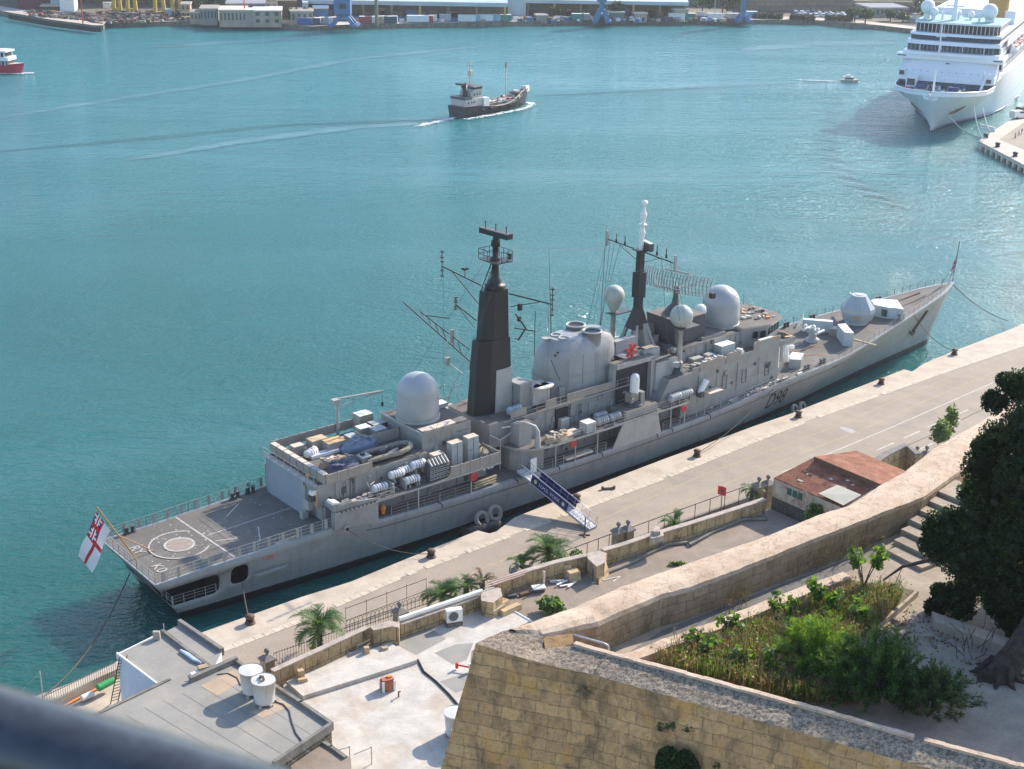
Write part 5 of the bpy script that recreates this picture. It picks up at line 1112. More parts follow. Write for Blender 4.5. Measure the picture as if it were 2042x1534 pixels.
# big grey roofed building with the tanks
t = thing("flat_roofed_building", "grey felt roofed building carrying two white water tanks", "building", (0, 0, 0))
BST = masonry("rubble_house_stone", R_(40), [(.30, .25, .18), (.22, .19, .14)], (.10, .08, .06), .7, .33, .04, .7, (.05, .045, .04), 1, 1.2)
rp_ = [(60, 1500), (192, 1426), (338, 1356), (380, 1361), (470, 1321), (661, 1447), (547, 1524), (470, 1600), (0, 1640)]
RPm = px_poly(rp_, ZM)
m = MB(); m.prism(RPm, 1.9, ZM, BST, top=FELT); m.build("wall", t)
def kerbline(m, pts, z, w, h, mt, close=False):
    P = [Vector(at(x, y, z)) for x, y in pts]
    for a, b in zip(P[:-1], P[1:]):
        d = (b-a).normalized(); nn = Vector((-d.y, d.x, 0))*w/2; e = d*w*.3
        m.prism([(v.x, v.y) for v in (a-e-nn, b+e-nn, b+e+nn, a-e+nn)], z-.4, z+h, mt)
m = MB(); kerbline(m, [(192, 1426), (338, 1356)], ZM, .28, .12, CONC); kerbline(m, [(382, 1360), (470, 1321)], ZM, .4, .5, CONC); kerbline(m, [(470, 1321), (600, 1405), (661, 1447)], ZM, .3, .3, CONC); kerbline(m, [(661, 1447), (547, 1524)], ZM, .3, .28, CONC); m.build("parapet", t)
m = MB(); P = px_poly([(400, 1368), (470, 1333), (500, 1350), (432, 1388)], ZM+.01); m.add([(a, b, ZM+.01) for a, b in P], [(0, 1, 2, 3)], FELTO); P = px_poly([(500, 1420), (560, 1395), (584, 1408), (522, 1432)], ZM+.01); m.add([(a, b, ZM+.01) for a, b in P], [(0, 1, 2, 3)], FELTO)
for k in range(9):
    a, b = Vector(at(250+k*38, 1425-k*14, ZM+.012)), Vector(at(420+k*38+60, 1535-k*14+30, ZM+.012)); d = (b-a).normalized(); nn = Vector((-d.y, d.x, 0))*.016
    if k < 6: m.add([a-nn, b-nn, b+nn, a+nn], [(0, 1, 2, 3)], CONC)
m.build("felt_seam", t)
m = MB(); m.prism(px_poly([(575, 1510), (648, 1480), (700, 1512), (700, 1600), (600, 1600)], ZT+1.6), ZT, ZT+1.6, BST, FELT2); kerbline(m, [(640, 1480), (660, 1492), (688, 1512)], ZT+1.6, .3, .2, CONC); m.build("annexe", t)
# small building at the quay edge
t = thing("quayside_building", "small flat roofed building with a white side wall and a ladder at the water's edge", "building", (0, 0, 0))
WALLW = mat("whitewashed_wall", (.70, .68, .70), .9, .06, .8, .3, (.5, .47, .45), bmp=.15)
sp_ = [(234, 1307), (314, 1268), (359, 1245), (442, 1301), (425, 1335), (385, 1356), (313, 1367)]
m = MB(); m.prism(px_poly(sp_, ZS), 1.0, ZS, WALLW, top=FELT); m.build("wall", t)
m = MB(); kerbline(m, [(359, 1243), (442, 1299)], ZS, .35, .35, CONC); kerbline(m, [(325, 1262), (425, 1338)], ZS, .3, .3, CONC); kerbline(m, [(234, 1306), (313, 1366)], ZS, .16, .22, WALLW); kerbline(m, [(234, 1306), (313, 1267)], ZS, .14, .08, WALLW); m.build("parapet", t)
m = MB(); c = Vector(at(328, 1268, ZS)); m.tube(c, c+Vector((0, 0, 1.2)), .05, STEEL); c = Vector(at(313, 1275, ZS)); m.box(c+Vector((0, 0, .4)), (.6, .3, .8), PINKW); m.build("vent", t)
m = MB()
for i in range(4): a = Vector(at(360+i*5, 1297+i*2, ZS+.15)); b = Vector(at(388+i*5, 1318+i*2, ZS+.15)); m.path([a, b], .12, mat("plastic_pipe_blue_grey", (.45, .5, .62), .5), 8)
m.build("pipe_stack", None, "stack of short pale blue pipes lying on the small flat roof", "pipes")
m = MB(); m.box(tuple(at(405, 1333, ZS+.2)), (.8, .6, .45), mat("wood_plank", (.36, .28, .17), .8), .5); m.box(tuple(at(393, 1343, ZS+.1)), (1.0, .5, .2), WHT, .5); m.build("wooden_box", None, "small wooden box beside the pale blue pipes", "box")
m = MB(); a0, a1 = Vector(at(228, 1402, 2.0)), Vector(at(246, 1309, ZS+.3)); sd_ = Vector((.28, .2, 0))
for sg in (-1, 1): m.path([a0+sd_*sg, a1+sd_*sg], .05, RUST, 5)
for i in range(1, 15): q = a0.lerp(a1, i/15); m.path([q-sd_, q+sd_], .035, RUST, 5)
m.build("ladder", None, "long dark ladder leaning against the white side wall", "ladder")
m = MB(); P = px_poly([(90, 1404), (233, 1330), (233, 1345), (100, 1415)], 2.9); m.prism(px_poly([(66, 1397), (235, 1318), (238, 1332), (80, 1410)], 3.0), .5, 3.0, LIME); m.build("sea_wall", None, "thick pale sea wall running left from the white building", "sea wall")
railing("yard_fence", (88, 1425), (233, 1355), 2.0, 1.9, .22, "iron bar fence on the inside of the sea wall")
m = MB(); a, b = Vector(at(196, 1378, 2.6)), Vector(at(228, 1362, 2.6)); m.path([a+Vector((0, 0, .3)), b+Vector((0, 0, .3))], [.35, .3], mat("green_net", (.03, .30, .09), .8, .3, 4), 8); m.build("green_net_roll", None, "rolled bright green netting against the yard fence", "net")
m = MB(); a, b = Vector(at(163, 1393, 2.4)), Vector(at(185, 1383, 2.4)); m.path([a, b], .3, WHT, 10); m.build("white_roll", None, "white roll lying on the ground next to the green netting", "roll")
m = MB(); m.path([at(120, 1412, 2.15), at(215, 1362, 2.15)], .14, ORG, 6); m.build("hose", None, "orange hose along the foot of the yard fence", "hose")
m = MB(); c = Vector(at(87, 1403, 2.9)); m.tube(c, c+Vector((0, 0, 3.2)), .05, DIRTW); m.path([c+Vector((0, 0, 3.1)), c+Vector((-2.2, -1.0, 1.0)), c+Vector((-2.6, -1.2, 0))], .02, DIRTW, 4); m.build("lamp_post", None, "thin bare pole at the far left end of the sea wall", "pole")
# water tanks
TK = mat("tank_plastic", (.60, .58, .54), .5, .06, 1.2, .4, (.38, .34, .29), streak=.5)
def tank(px, py, z, label, r=.95, h=2.1, full=True):
    c = at(px, py, z); t = thing("water_tank", label, "water tank", c, .3, "round white water tanks on the roofs")
    m = MB(); m.lathe([(r*.82, .22), (r*.9, .9), (r*.98, h), (r*1.04, h), (r*1.04, h+.12)], (0, 0, 0), TK, 32, cap=False); m.lathe([(.01, .22), (r*.82, .22)], (0, 0, 0), TK, 32, cap=False); m.build("body", t)
    m = MB(); m.lathe([(.01, .18+h), (r*.5, .14+h), (r*1.02, .06+h)], (0, 0, 0), TK, 32, cap=False); m.build("lid", t)
    m = MB()
    for a in np.linspace(0, 2*math.pi, 7)[:-1]: m.box((r*.75*math.cos(a), r*.75*math.sin(a), .11), (.45, .25, .22), PINKW, a)
    m.build("block", t); return t
t1 = tank(503, 1382, ZM, "round white water tank with a clean lid, the one further left"); t2 = tank(528, 1402, ZM, "round white water tank with rags and stones on its lid")
m = MB(); r = random.Random(4)
for i in range(7): m.box((r.uniform(-.35, .35), r.uniform(-.35, .35), 2.36), (r.uniform(.15, .4), r.uniform(.1, .3), r.uniform(.08, .2)), r.choice((BARK, DIRTW, RUST, PINKW)), r.random()*3)
m.build("rubble", t2)
tank(909, 1466, ZT, "white water tank partly hidden by the bastion wall on the white roof"); tank(922, 1490, ZT, "lower white tank almost wholly hidden behind the bastion wall", .85, 1.6)
def cable(name, pts, z, r, mt, label, cat="cable"):
    m = MB(); m.path([at(x, y, zz+.04) for (x, y), zz in zip(pts, z if hasattr(z, '__len__') else [z]*len(pts))], r, mt, 6); return m.build(name, None, label, cat)
cable("hose", [(545, 1398), (565, 1405), (577, 1418), (582, 1440), (590, 1462), (601, 1477)], ZM, .07, DGREY, "grey hose snaking from the tanks over the grey roof", "hose")
cable("cable", [(433, 1345), (455, 1343), (473, 1352), (480, 1367)], ZM, .04, BLK, "thin black cable looping to the left tank")
cable("cable", [(833, 1316), (845, 1340), (870, 1360), (895, 1385), (918, 1412), (923, 1430)], ZT+.06, .12, BLK, "thick black cable crossing the white roof")
# air conditioner
c = at(905, 1246, ZT+.06); t = thing("air_conditioner", "white air conditioner unit with a round fan against the wall", "air conditioner", c, R_(20))
m = MB(); m.box((0, 0, 1.05), (1.5, .6, 1.25), WHT); m.build("casing", t)
m = MB(); m.lathe([(.46, 0), (.46, .04)], (0, 0, 0), DGREY, 24); m.v = [(x-.12, -.31-z, 1.05+y) for x, y, z in m.v]
for r_ in (.15, .3, .44): m.path([(-.12+r_*math.cos(a), -.36, 1.05+r_*math.sin(a)) for a in np.linspace(0, 2*math.pi, 17)[:-1]], .015, GREYL, 4, closed=True)
m.build("fan", t); m = MB(); m.box((0, .1, .22), (1.5, .9, .42), BST); m.build("stand", t)
# bits and pieces on the roofs
BRK = mat("red_brick", (.42, .12, .06), .9, .25, 3, .3, (.5, .4, .3)); SLB = mat("stone_slab", (.52, .38, .22), .9, .2, 2, .3, (.3, .2, .12))
c = at(773, 1375, ZT+.06); t = thing("chimney", "short red brick chimney with white corners on the white roof", "chimney", c, R_(25))
m = MB(); m.box((0, 0, .5), (1.1, .75, 1.0), BRK); 
for x in (-.5, .5): 
    for y in (-.34, .34): m.box((x, y, .5), (.2, .16, 1.02), WHT)
m.build("stack", t); m = MB(); m.box((0, 0, 1.05), (1.0, .65, .1), BRK); m.box((.2, .1, 1.16), (.35, .25, .14), ORG); m.build("cap", t)
m = MB(); m.path([(0, 0, 0), (0, 0, .5), (.15, -.1, .6)], .07, RUST, 6); m.build("vent_pipe", None, "short rusty vent pipe just right of the brick chimney", "pipe", loc=at(795, 1390, ZT+.06))
def stone(px, py, z, d, label, mt=None, rz=.4, name="stone_block"):
    m = MB(); r = random.Random(int(px)); m.box((0, 0, d[2]/2), d, mt or SLB, rz, taper=.9); return m.build(name, None, label, "stone block", loc=at(px, py, z))
stone(600, 1352, ZT+.45, (.6, .5, .8), "upright yellow stone on the near corner of the raised white slab"); stone(603, 1359, ZT+.45, (.9, .4, .3), "flat broken stone lying at the foot of the upright yellow stone")
stone(731, 1302, ZT+.45, (.5, .4, .6), "small orange stone in the middle of the raised white slab"); stone(767, 1295, ZT+.45, (.6, .4, .25), "low flat stone at the far end of the raised white slab")
stone(988, 1221, ZT+.06, (1.2, .6, .35), "flat stone slab between the pier and the long stone bar", PINKW); stone(1018, 1220, ZT+.06, (2.4, .6, .5), "long stone bar lying at the edge of the white roof", SLB, R_(42)); stone(1000, 1205, ZT+.06, (1.6, .8, .3), "broken slab leaning behind the long stone bar", SLB, .9)
stone(1131, 1148, ZT, (.8, .8, 1.3), "taller yellow stone of the two under the wall", SLB, .1); stone(1142, 1155, ZT, (1.3, 1.0, .95), "wider pale topped stone of the two under the wall", SLB, .5)
m = MB(); m.box((0, 0, .5), (1.3, .8, .15), WHT, .3); m.box((0, 0, .3), (1.1, .6, .5), DGREY, .3); m.box((-1.3, -.7, .15), (1.2, .4, .3), RUST, .6); m.box((-2.6, -1.1, .15), (1.0, .5, .25), DGREY, .2); m.tube((.5, .6, .2), (.5, .6, 1.9), .1, DIRTW); m.build("scrap_pile", None, "dark scrap with a white board under the wall on the terrace", "scrap", loc=at(1074, 1180, ZT))
m = MB(); r = random.Random(8)
for i in range(5): m.box((r.uniform(-.9, .9), r.uniform(-.4, .4), .1+i*.05), (1.4, .2, .08), WHT, r.random()*1.5)
m.build("plank_heap", None, "little heap of white planks beside the two yellow stones", "planks", loc=at(1122, 1166, ZT))
m = MB()
for x in (0, 1.7): m.tube((x, 0, 0), (x, 0, 1.7), .05, DIRTW)
m.path([(0, 0, 1.6), (-1.1, -.4, 1.5)], .05, DIRTW, 5); m.path([(1.7, 0, 1.6), (.4, -.7, 1.4)], .05, DIRTW, 5); m.build("scaffold_tube", None, "pale bent pipe frame at the bottom edge of the white roof", "pipe frame", loc=at(698, 1524, ZT), )
m = MB(); m.path([(0, 0, .5), (1.6, -.5, .5)], .08, RED, 6); m.tube((0, 0, .2), (0, 0, .7), .14, RED); m.tube((1.2, -.35, .4), (1.2, -.35, .9), .18, WHT); m.build("water_pipe", None, "red water pipe with a white valve sticking out behind the bastion edge", "pipe", loc=at(911, 1336, ZT))
m = MB(); P = [at(x, y, ZT+.05) for x, y in ((1023, 1219), (1060, 1240))]; m.path(P, .12, WHT, 6); m.path([at(x, y, ZT+.03) for x, y in ((1180, 1163), (1237, 1150), (1222, 1160))], .07, DIRTW, 4); m.build("cement_strip", None, "white cement line between the white roof and the grey terrace", "strip")
# plants on the terrace
def bush(name, px, py, z, R, n, s, mts, label, seed, cat="bush", long=1.4):
    r = random.Random(seed); c = at(px, py, z); m = MB()
    for i in range(6): m.path([(0, 0, 0), (r.uniform(-.4, .4)*R[0], r.uniform(-.4, .4)*R[1], R[2]*.8)], .02, BARK, 4)
    for i in range(7): a = r.uniform(0, 6.3); k = r.uniform(.1, .6); clump(m, (R[0]*k*math.cos(a), R[1]*k*math.sin(a), R[2]*r.uniform(.4, .9)), (R[0]*.5, R[1]*.5, R[2]*.5), n//7, s, mts, r, long, .2)
    return m.build(name, None, label, cat, loc=c)
bush("fig_bush", 1098, 1224, ZT, (1.9, 1.2, 1.2), 700, .3, [LEAF['bright'], LEAF['mid'], LEAF['palm2']], "bright green bush growing on the terrace at the rampart foot", 1)
bush("weed_tuft", 1356, 1128, ZT, (1.4, .5, .3), 300, .2, [LEAF['bright'], LEAF['sage'], LEAF['dry2']], "low weed patch in the middle of the grey terrace", 2, "weeds")
bush("fig_bush", 1622, 1040, ZT+1, (1.4, 1.0, 1.6), 420, .3, [LEAF['bright'], LEAF['mid']], "small bright bush below the shed wall behind the rampart", 3)
bush("caper_bush", 1870, 888, ZW-2, (2.0, 1.4, 2.6), 420, .35, [LEAF['sage'], LEAF['palm2']], "spindly pale green bush beyond the rampart near the road", 4, "bush", 2.0); bush("small_sapling", 1893, 866, ZW-2, (1.2, .8, 3.4), 200, .35, [LEAF['sage'], LEAF['palm2']], "thin sapling with bare twigs left of the big tree", 5, "sapling", 2.0)
# quay furniture
def quay_bollard(px, py, label):
    c = at(px, py, 2.0); t = thing("bollard", label, "bollard", c, 0, "iron mooring bollards along the quay"); m = MB(); m.lathe([(.55, 0), (.5, .12), (.28, .2), (.26, .5), (.48, .68), (.45, .85), (.1, .92)], (0, 0, 0), RUST, 16); m.build("post", t)
    m = MB(); m.path([(math.cos(a)*.36, math.sin(a)*.36, .3+.05*a/6) for a in np.linspace(0, 12, 26)], .07, BLK, 5); m.build("rope_turns", t); return c
BOL = [quay_bollard(*a) for a in [(499, 1243, "black bollard nearest the stern, holding the dangling mooring rope"), (860, 1111, "bollard between the stern bollard and the tyre fenders"), (1150, 1000, "bollard close beside the gangway"), (1390, 910, "bollard on the quay below the middle of the warship"),
      (1592, 832, "bollard on the quay below the painted ship number"), (1757, 766, "bollard on the quay near the bow, left of the farthest one"), (1903, 707, "farthest bollard, at the quay edge beyond the bow")]]
m = MB(); m.box((0, 0, .12), (1.6, .28, .2), RUST, .2); m.box((-.7, -.1, .25), (.3, .3, .25), RUST); m.box((.7, .15, .25), (.3, .3, .25), RUST); m.build("rail_chock", None, "rusty iron chock lying on the pale quay apron", "chock", loc=at(1213, 976, 2.0))
def tyre(p, rz, label, R=.75, r=.27, mt=None):
    m = MB(); m.path([(R*math.cos(a), 0, R*math.sin(a)) for a in np.linspace(0, 2*math.pi, 25)[:-1]], r, mt or mat("old_tyre", (.28, .25, .21), .9, .2, 3), 10, closed=True)
    o = m.build("tyre_fender", None, label, "tyre", "old tyres hung between ship and quay", loc=p); o.rotation_euler = (R_(-25), 0, rz); return o
c = s2w((38.7, -8.3, 1.7)); tyre(c, STH, "left of the two pale tyres floating beside the hull"); c = s2w((40.6, -8.3, 1.9)); tyre(c, STH, "right of the two pale tyres floating beside the hull")
c = s2w((93.6, -8.0, 1.6)); tyre(c, STH+.2, "left of the two tyres hung below the painted number", .6, .22); c = s2w((95.2, -8.0, 1.6)); tyre(c, STH+.2, "right of the two tyres hung below the painted number", .6, .22)
for x0 in (38.5, 94.4):
    m = MB(); m.path([(-2.8, 0, 0), (-2.2, 0, 0), (2.2, 0, 0), (2.8, 0, 0)], [.4, .95, .95, .4], BLK, 14); o = m.build("rubber_fender", None, "fat black rubber fender %s" % ("under the two pale tyres" if x0 < 50 else "by the tyres below the ship number"), "fender", loc=s2w((x0, -8.4, .5))); o.rotation_euler = (0, 0, STH)
def rope(a, b, sag, r, label, seg=14):
    a, b = Vector(a), Vector(b); m = MB(); m.path([a.lerp(b, i/seg)-Vector((0, 0, sag*4*(i/seg)*(1-i/seg))) for i in range(seg+1)], r, ROPE, 5); return m.build("mooring_rope", None, label, "rope", "mooring ropes of the warship")
rope(s2w((9.2, -6.4, 2.8)), (BOL[0][0], BOL[0][1], 2.5), .9, .07, "thick rope from the oval stern port to the nearest bollard"); rope(s2w((21.2, -7.5, 5.5)), (BOL[1][0], BOL[1][1], 2.4), .9, .045, "thin rope from below the hangar to the quay bollard")
rope(s2w((1.2, 2.5, 2.6)), at(90, 1385, 2.9), 1.6, .07, "long dark rope from the stern over the water to the sea wall"); rope(s2w((90, -7.2, 5.6)), (BOL[3][0], BOL[3][1], 2.4), .8, .045, "thin spring line from under the ship number to a bollard")
rope(s2w((126, -3.5, 7.6)), (BOL[6][0], BOL[6][1], 2.5), .9, .05, "rope from the flared bow to the farthest bollard"); rope(s2w((140.6, 0, 9.2)), at(2010, 640, .2), .8, .05, "bow rope slanting down to the right into the water")
# gangway from the quay to the ship
A = Vector(s2w((45.6, -6.9, 5.5))); B = Vector(at(1183, 1052, 2.25)); L_ = (B-A).length; d = (B-A).normalized(); sd2 = Vector((-d.y, d.x, 0)).normalized(); up = d.cross(sd2).normalized(); up = up if up.z > 0 else -up
t = thing("gangway", "sloping gangway with blue name panels from the quay up to the warship", "gangway", tuple(A)); W_ = .65
GP = lambda s_, w, h: d*s_+sd2*w+up*h
ALU = mat("aluminium_tread", (.50, .49, .52), .5, .15, 1.5, .3, (.3, .28, .28))
m = MB(); m.add([GP(0, -W_, 0), GP(L_, -W_, 0), GP(L_, W_, 0), GP(0, W_, 0), GP(0, -W_, -.28), GP(L_, -W_, -.28), GP(L_, W_, -.28), GP(0, W_, -.28)], [(0, 1, 2, 3), (7, 6, 5, 4), (0, 4, 5, 1), (3, 2, 6, 7), (0, 3, 7, 4), (1, 5, 6, 2)], ALU)
for i in range(int(L_/.45)): s_ = .2+i*.45; m.add([GP(s_, -W_*.9, .012), GP(s_+.05, -W_*.9, .012), GP(s_+.05, W_*.9, .012), GP(s_, W_*.9, .012)], [(0, 1, 2, 3)], DGREY)
m.build("walkway", t)
m = MB()
for sg in (-1, 1):
    w = sg*W_*1.02; m.path([GP(0, w, 1.1), GP(L_*.70, w, 1.1), GP(L_-.2, w, 1.05), GP(L_-.1, w, .1)], .04, STEEL, 5); m.path([GP(0, w, .55), GP(L_-.2, w, .55)], .03, STEEL, 5); m.path([GP(0, w, 0), GP(L_, w, 0)], .07, ALU, 5)
    for i in range(11): m.path([GP(i*L_/10.3, w, 0), GP(i*L_/10.3, w, 1.1)], .03, STEEL, 4)
m.build("handrail", t)
BLUE = mat("gangway_blue_canvas", (.012, .02, .13), .8, .15, 1.5); LET = mat("lettering_pale", (.66, .62, .50), .7, .05, 1); CRS = mat("crest_gold", (.62, .50, .20), .6, .2, 4)
cside = -1 if (GP(0, -1, 0)-GP(0, 1, 0)).dot(Vector((0, -1, 0))) > 0 else 1
for sg in (-1, 1):
    m = MB(); w = sg*W_*1.12; s0, s1 = L_*.20, L_*.70
    m.add([GP(s0, w, -.05), GP(s1, w, -.05), GP(s1, w, 1.12), GP(s0, w, 1.12), GP(s0, w+sg*.04, -.05), GP(s1, w+sg*.04, -.05), GP(s1, w+sg*.04, 1.12), GP(s0, w+sg*.04, 1.12)], [(0, 1, 2, 3), (4, 5, 6, 7), (0, 4, 7, 3), (1, 5, 6, 2), (3, 2, 6, 7)], BLUE)
    pn = m.build("name_panel", t)
    if sg == cside:
        m = MB(); w2 = w+sg*.06; text_mb(m, "H.M.S. YORK", .62, lambda u, v: tuple(GP((s0+s1)/2+u, w2, .32+v)), LET); m.build("lettering", pn)
        for s_ in (s0+.7, s1-.7):
            m = MB(); m.add([tuple(GP(s_+.24*math.cos(a), w2, .55+.30*math.sin(a))) for a in np.linspace(0, 2*math.pi, 15)[:-1]], [tuple(range(14))], CRS)
            m.add([tuple(GP(s_+.13*math.cos(a), w2+sg*.01, .53+.17*math.sin(a))) for a in np.linspace(0, 2*math.pi, 11)[:-1]], [tuple(range(10))], LET); m.build("crest", pn)
# ---------------------------------------------------------------- bastion, rampart and garden close to the camera
ZB, ZG = 48.0, 46.7
BAST = masonry("bastion_stone", R_(-24), [(.84, .49, .22), (.60, .345, .16)], (.46, .29, .15), .80, .43, .012, .7, (.15, .105, .065), 1.0, 1.3, (.78, .40, .13), .07)
RAMP = masonry("rampart_stone", R_(40), [(.40, .31, .20), (.34, .265, .17)], (.24, .19, .13), .75, .42, .014, .55, (.12, .095, .06), .8, 1.0, None, .05)
def rtop_mat():
    m, n, b = newmat("rampart_worn_top"); tc = ND(n, "TexCoord").outputs['Object']
    c = ramp(n, noise(n, tc, .9, 7, .62, .4), [(.3, (.40, .285, .195)), (.5, (.52, .39, .28)), (.72, (.60, .48, .36))])
    v = ND(n, "TexVoronoi", feature='DISTANCE_TO_EDGE'); v.inputs['Scale'].default_value = 1.1; dv = ND(n, "VectorMath", operation='ADD'); lk(n, tc, dv.inputs[0]); nn_ = ND(n, "TexNoise"); nn_.inputs['Scale'].default_value = 2.5; nn_.inputs['Detail'].default_value = 6; lk(n, tc, nn_.inputs['Vector']); lk(n, nn_.outputs[1], dv.inputs[1]); lk(n, dv.outputs[0], v.inputs['Vector'])
    c = mixc(n, ramp(n, v.outputs[0], [(.0, .75), (.018, 0)]), c, (.16, .11, .07))
    c = mixc(n, ramp(n, noise(n, mapping(n, tc, loc=(4, 4, 4)), 7, 8, .75), [(.58, 0), (.68, .6)]), c, (.19, .14, .095))
    c = mixc(n, ramp(n, noise(n, mapping(n, tc, loc=(9, 2, 4)), 1.6, 8, .75), [(.56, 0), (.66, .55)]), c, (.30, .23, .165))
    lk(n, c, b.inputs['Base Color']); b.inputs['Roughness'].default_value = .95; bump(n, b, noise(n, tc, 9, 9, .75), .8, .04); return m
RTOP0 = mat("rampart_top_plaster", (.52, .39, .27), .95, .10, 2.2, .5, (.40, .28, .19), bmp=.5, bdist=.02)
def lichen_mat():
    m, n, b = newmat("lichen_rubble"); tc = ND(n, "TexCoord").outputs['Object']
    c = ramp(n, noise(n, tc, 2.2, 8, .7), [(.3, (.27, .21, .145)), (.55, (.38, .30, .215)), (.75, (.44, .36, .27))])
    c = mixc(n, ramp(n, noise(n, tc, 7.5, 9, .8, .3), [(.47, 0), (.56, .85)]), c, (.085, .07, .055))
    c = mixc(n, ramp(n, noise(n, tc, 13, 5, .7), [(.54, 0), (.6, .7)]), c, (.07, .055, .045))
    lk(n, c, b.inputs['Base Color']); b.inputs['Roughness'].default_value = .95; bump(n, b, noise(n, tc, 16, 9, .75), .8, .04); return m
RTOP = rtop_mat(); LICH = lichen_mat(); PAVE = mat("garden_paving", (.36, .295, .225), .95, .24, .9, .7, (.21, .165, .12), bmp=.4); SOIL = mat("garden_soil", (.16, .125, .08), .95, .4, 1.5, .6, (.09, .075, .04), bmp=.6, bdist=.1)
def P3(x, y, z): return Vector(at(x, y, z))
def jag(pts, r, amp, n=6):
    out = []
    for a, b in zip(pts[:-1], pts[1:]):
        for i in range(n):
            q = a.lerp(b, i/n); out.append(q+Vector((r.uniform(-amp, amp), r.uniform(-amp, amp), r.uniform(-amp, amp)*.6)) if (i or out) else q)
    return out+[pts[-1]]
rg = random.Random(77)
# garden floor: thick slab on the bastion fill
fl = [P3(948, 1283, ZG), P3(1010, 1262, ZG), P3(1320, 1160, ZG), P3(1700, 1020, ZG), P3(1960, 880, ZG)]
gp = [(v.x, v.y) for v in fl]; gp = [(-.6, 41.0)] + gp[1:] + [(30, 66), (60, 60), (60, 20), (26, 29.2), (14.2, 33.9)]
mb = MB(); mb.prism(gp, 20.0, ZG, RAMP, top=PAVE); mb.build("garden_terrace", kind='structure')
# rampart: thick parapet wall running away from the camera
sea = [P3(x, y, ZB) for x, y in [(1010, 1256), (1062, 1238), (1146, 1210), (1238, 1172), (1354, 1131), (1519, 1074), (1646, 1021), (1690, 1009), (1762, 963), (1803, 943), (1863, 898), (1921, 862), (1953, 843), (2045, 778), (2150, 700)]]
inn = [P3(x, y, ZB) for x, y in [(1030, 1262), (1082, 1266), (1192, 1239), (1320, 1185), (1378, 1170), (1457, 1141), (1530, 1112), (1615, 1078), (1728, 1035), (1785, 1012), (1841, 991), (1900, 949), (1933, 927), (2045, 835), (2150, 752)]]
sj = [p+Vector((rg.uniform(-.05, .05), rg.uniform(-.05, .05), rg.uniform(-.04, .04))) for p in sea]; 
def dense(pl, n=8, amp=.012):
    o = []
    for a, b in zip(pl[:-1], pl[1:]):
        for i in range(n): o.append(a.lerp(b, i/n)+Vector((rg.uniform(-amp, amp), rg.uniform(-amp, amp), rg.uniform(-amp, amp))))
    return o+[pl[-1]]
S, I = dense(sj), dense(inn); n = len(S)
mb = MB(); V = []
for k in range(n):
    s_, i_ = S[k], I[k]; out = (s_-i_); out.z = 0; out.normalize()
    lip = rg.uniform(.0, .05)
    V += [s_+out*2.5+Vector((0, 0, 20-ZB)), s_, s_.lerp(i_, .35)+Vector((0, 0, .10)), s_.lerp(i_, .78)+Vector((0, 0, .09+rg.uniform(-.006, .006))), i_+Vector((0, 0, rg.uniform(-.012, .012))), i_-out*.05+Vector((0, 0, -.16)), Vector((i_.x, i_.y, ZG-.5))]
w = 7
mb.add(V, [(k*w+j, (k+1)*w+j, (k+1)*w+j+1, k*w+j+1) for k in range(n-1) for j in (0, 5)], RAMP)
mb.add(V, [(k*w+j, (k+1)*w+j, (k+1)*w+j+1, k*w+j+1) for k in range(n-1) for j in (1, 2, 3, 4)], RTOP, False)
mb.build("rampart", None, "long thick stone rampart with a pale worn top running up to the right", "rampart")
# bastion: battered stone face with a rough grey top
o = [P3(948, 1283, ZB), P3(1010, 1303, ZB-.1), P3(1091, 1326, ZB-.2), P3(1182, 1345, ZB-.25), P3(1380, 1402, ZB-.3), P3(1526, 1441, ZB-.3), P3(1801, 1519, ZB-.3), P3(2042, 1580, ZB-.3), P3(2300, 1650, ZB-.3)]
i_ = [P3(1008, 1257, ZB), P3(1082, 1266, ZB), P3(1086, 1292, ZB-.3), P3(1144, 1288, ZB), P3(1380, 1352, ZB), P3(1620, 1417, ZB), P3(1801, 1469, ZB), P3(2042, 1534, ZB), P3(2300, 1604, ZB)]
def lin(pl, m_):   # resample a polyline
    L_ = [0]
    for a, b in zip(pl[:-1], pl[1:]): L_.append(L_[-1]+(b-a).length)
    res = []
    for t in np.linspace(0, L_[-1], m_):
        k = max(j for j in range(len(pl)) if L_[j] <= t+1e-6); k = min(k, len(pl)-2); f = (t-L_[k])/(L_[k+1]-L_[k]); res.append(pl[k].lerp(pl[k+1], f))
    return res
N_ = 110; Oe = lin(o, N_); Ie = lin(i_, N_)
mb = MB(); V = []; rows = 9
for k in range(N_):
    a, b = Oe[k], Ie[k]
    for j in range(rows):
        f = j/(rows-1); q = a.lerp(b, f); amp = .03 if 0 < j < rows-1 else .02
        V.append(q+Vector((rg.uniform(-amp, amp)*.7, rg.uniform(-amp, amp)*.5, rg.gauss(0, .007))))
mb.add(V, [(k*rows+j, (k+1)*rows+j, (k+1)*rows+j+1, k*rows+j+1) for k in range(N_-1) for j in range(rows-1)], LICH, False)
top = len(mb.v); mb2 = MB(); Vf = []; bl = P3(880, 1534, 38.5); ol = o[0]
hrz = Vector((ol.x-bl.x, ol.y-bl.y, 0)); slope = (bl.x-ol.x)/(ZB-38.5)
fn = Vector((-math.sin(R_(24)), -math.cos(R_(24)), 0)); 
def face_off(z): dz = ZB-z; return fn*dz*.10
rr2 = 26
for k in range(N_):
    a = V[k*rows]
    for j in range(rr2):
        z = ZB-.02-j*1.1 if j else a.z; t = (a.z-z)
        q = Vector((a.x, a.y, z))+fn*t*.10+Vector((-.20*t*max(0, 1-k/12), .02*t*max(0, 1-k/12), 0))
        q += Vector((rg.gauss(0, .012), rg.gauss(0, .02), 0)) if j else Vector((0, 0, 0))
        Vf.append(q)
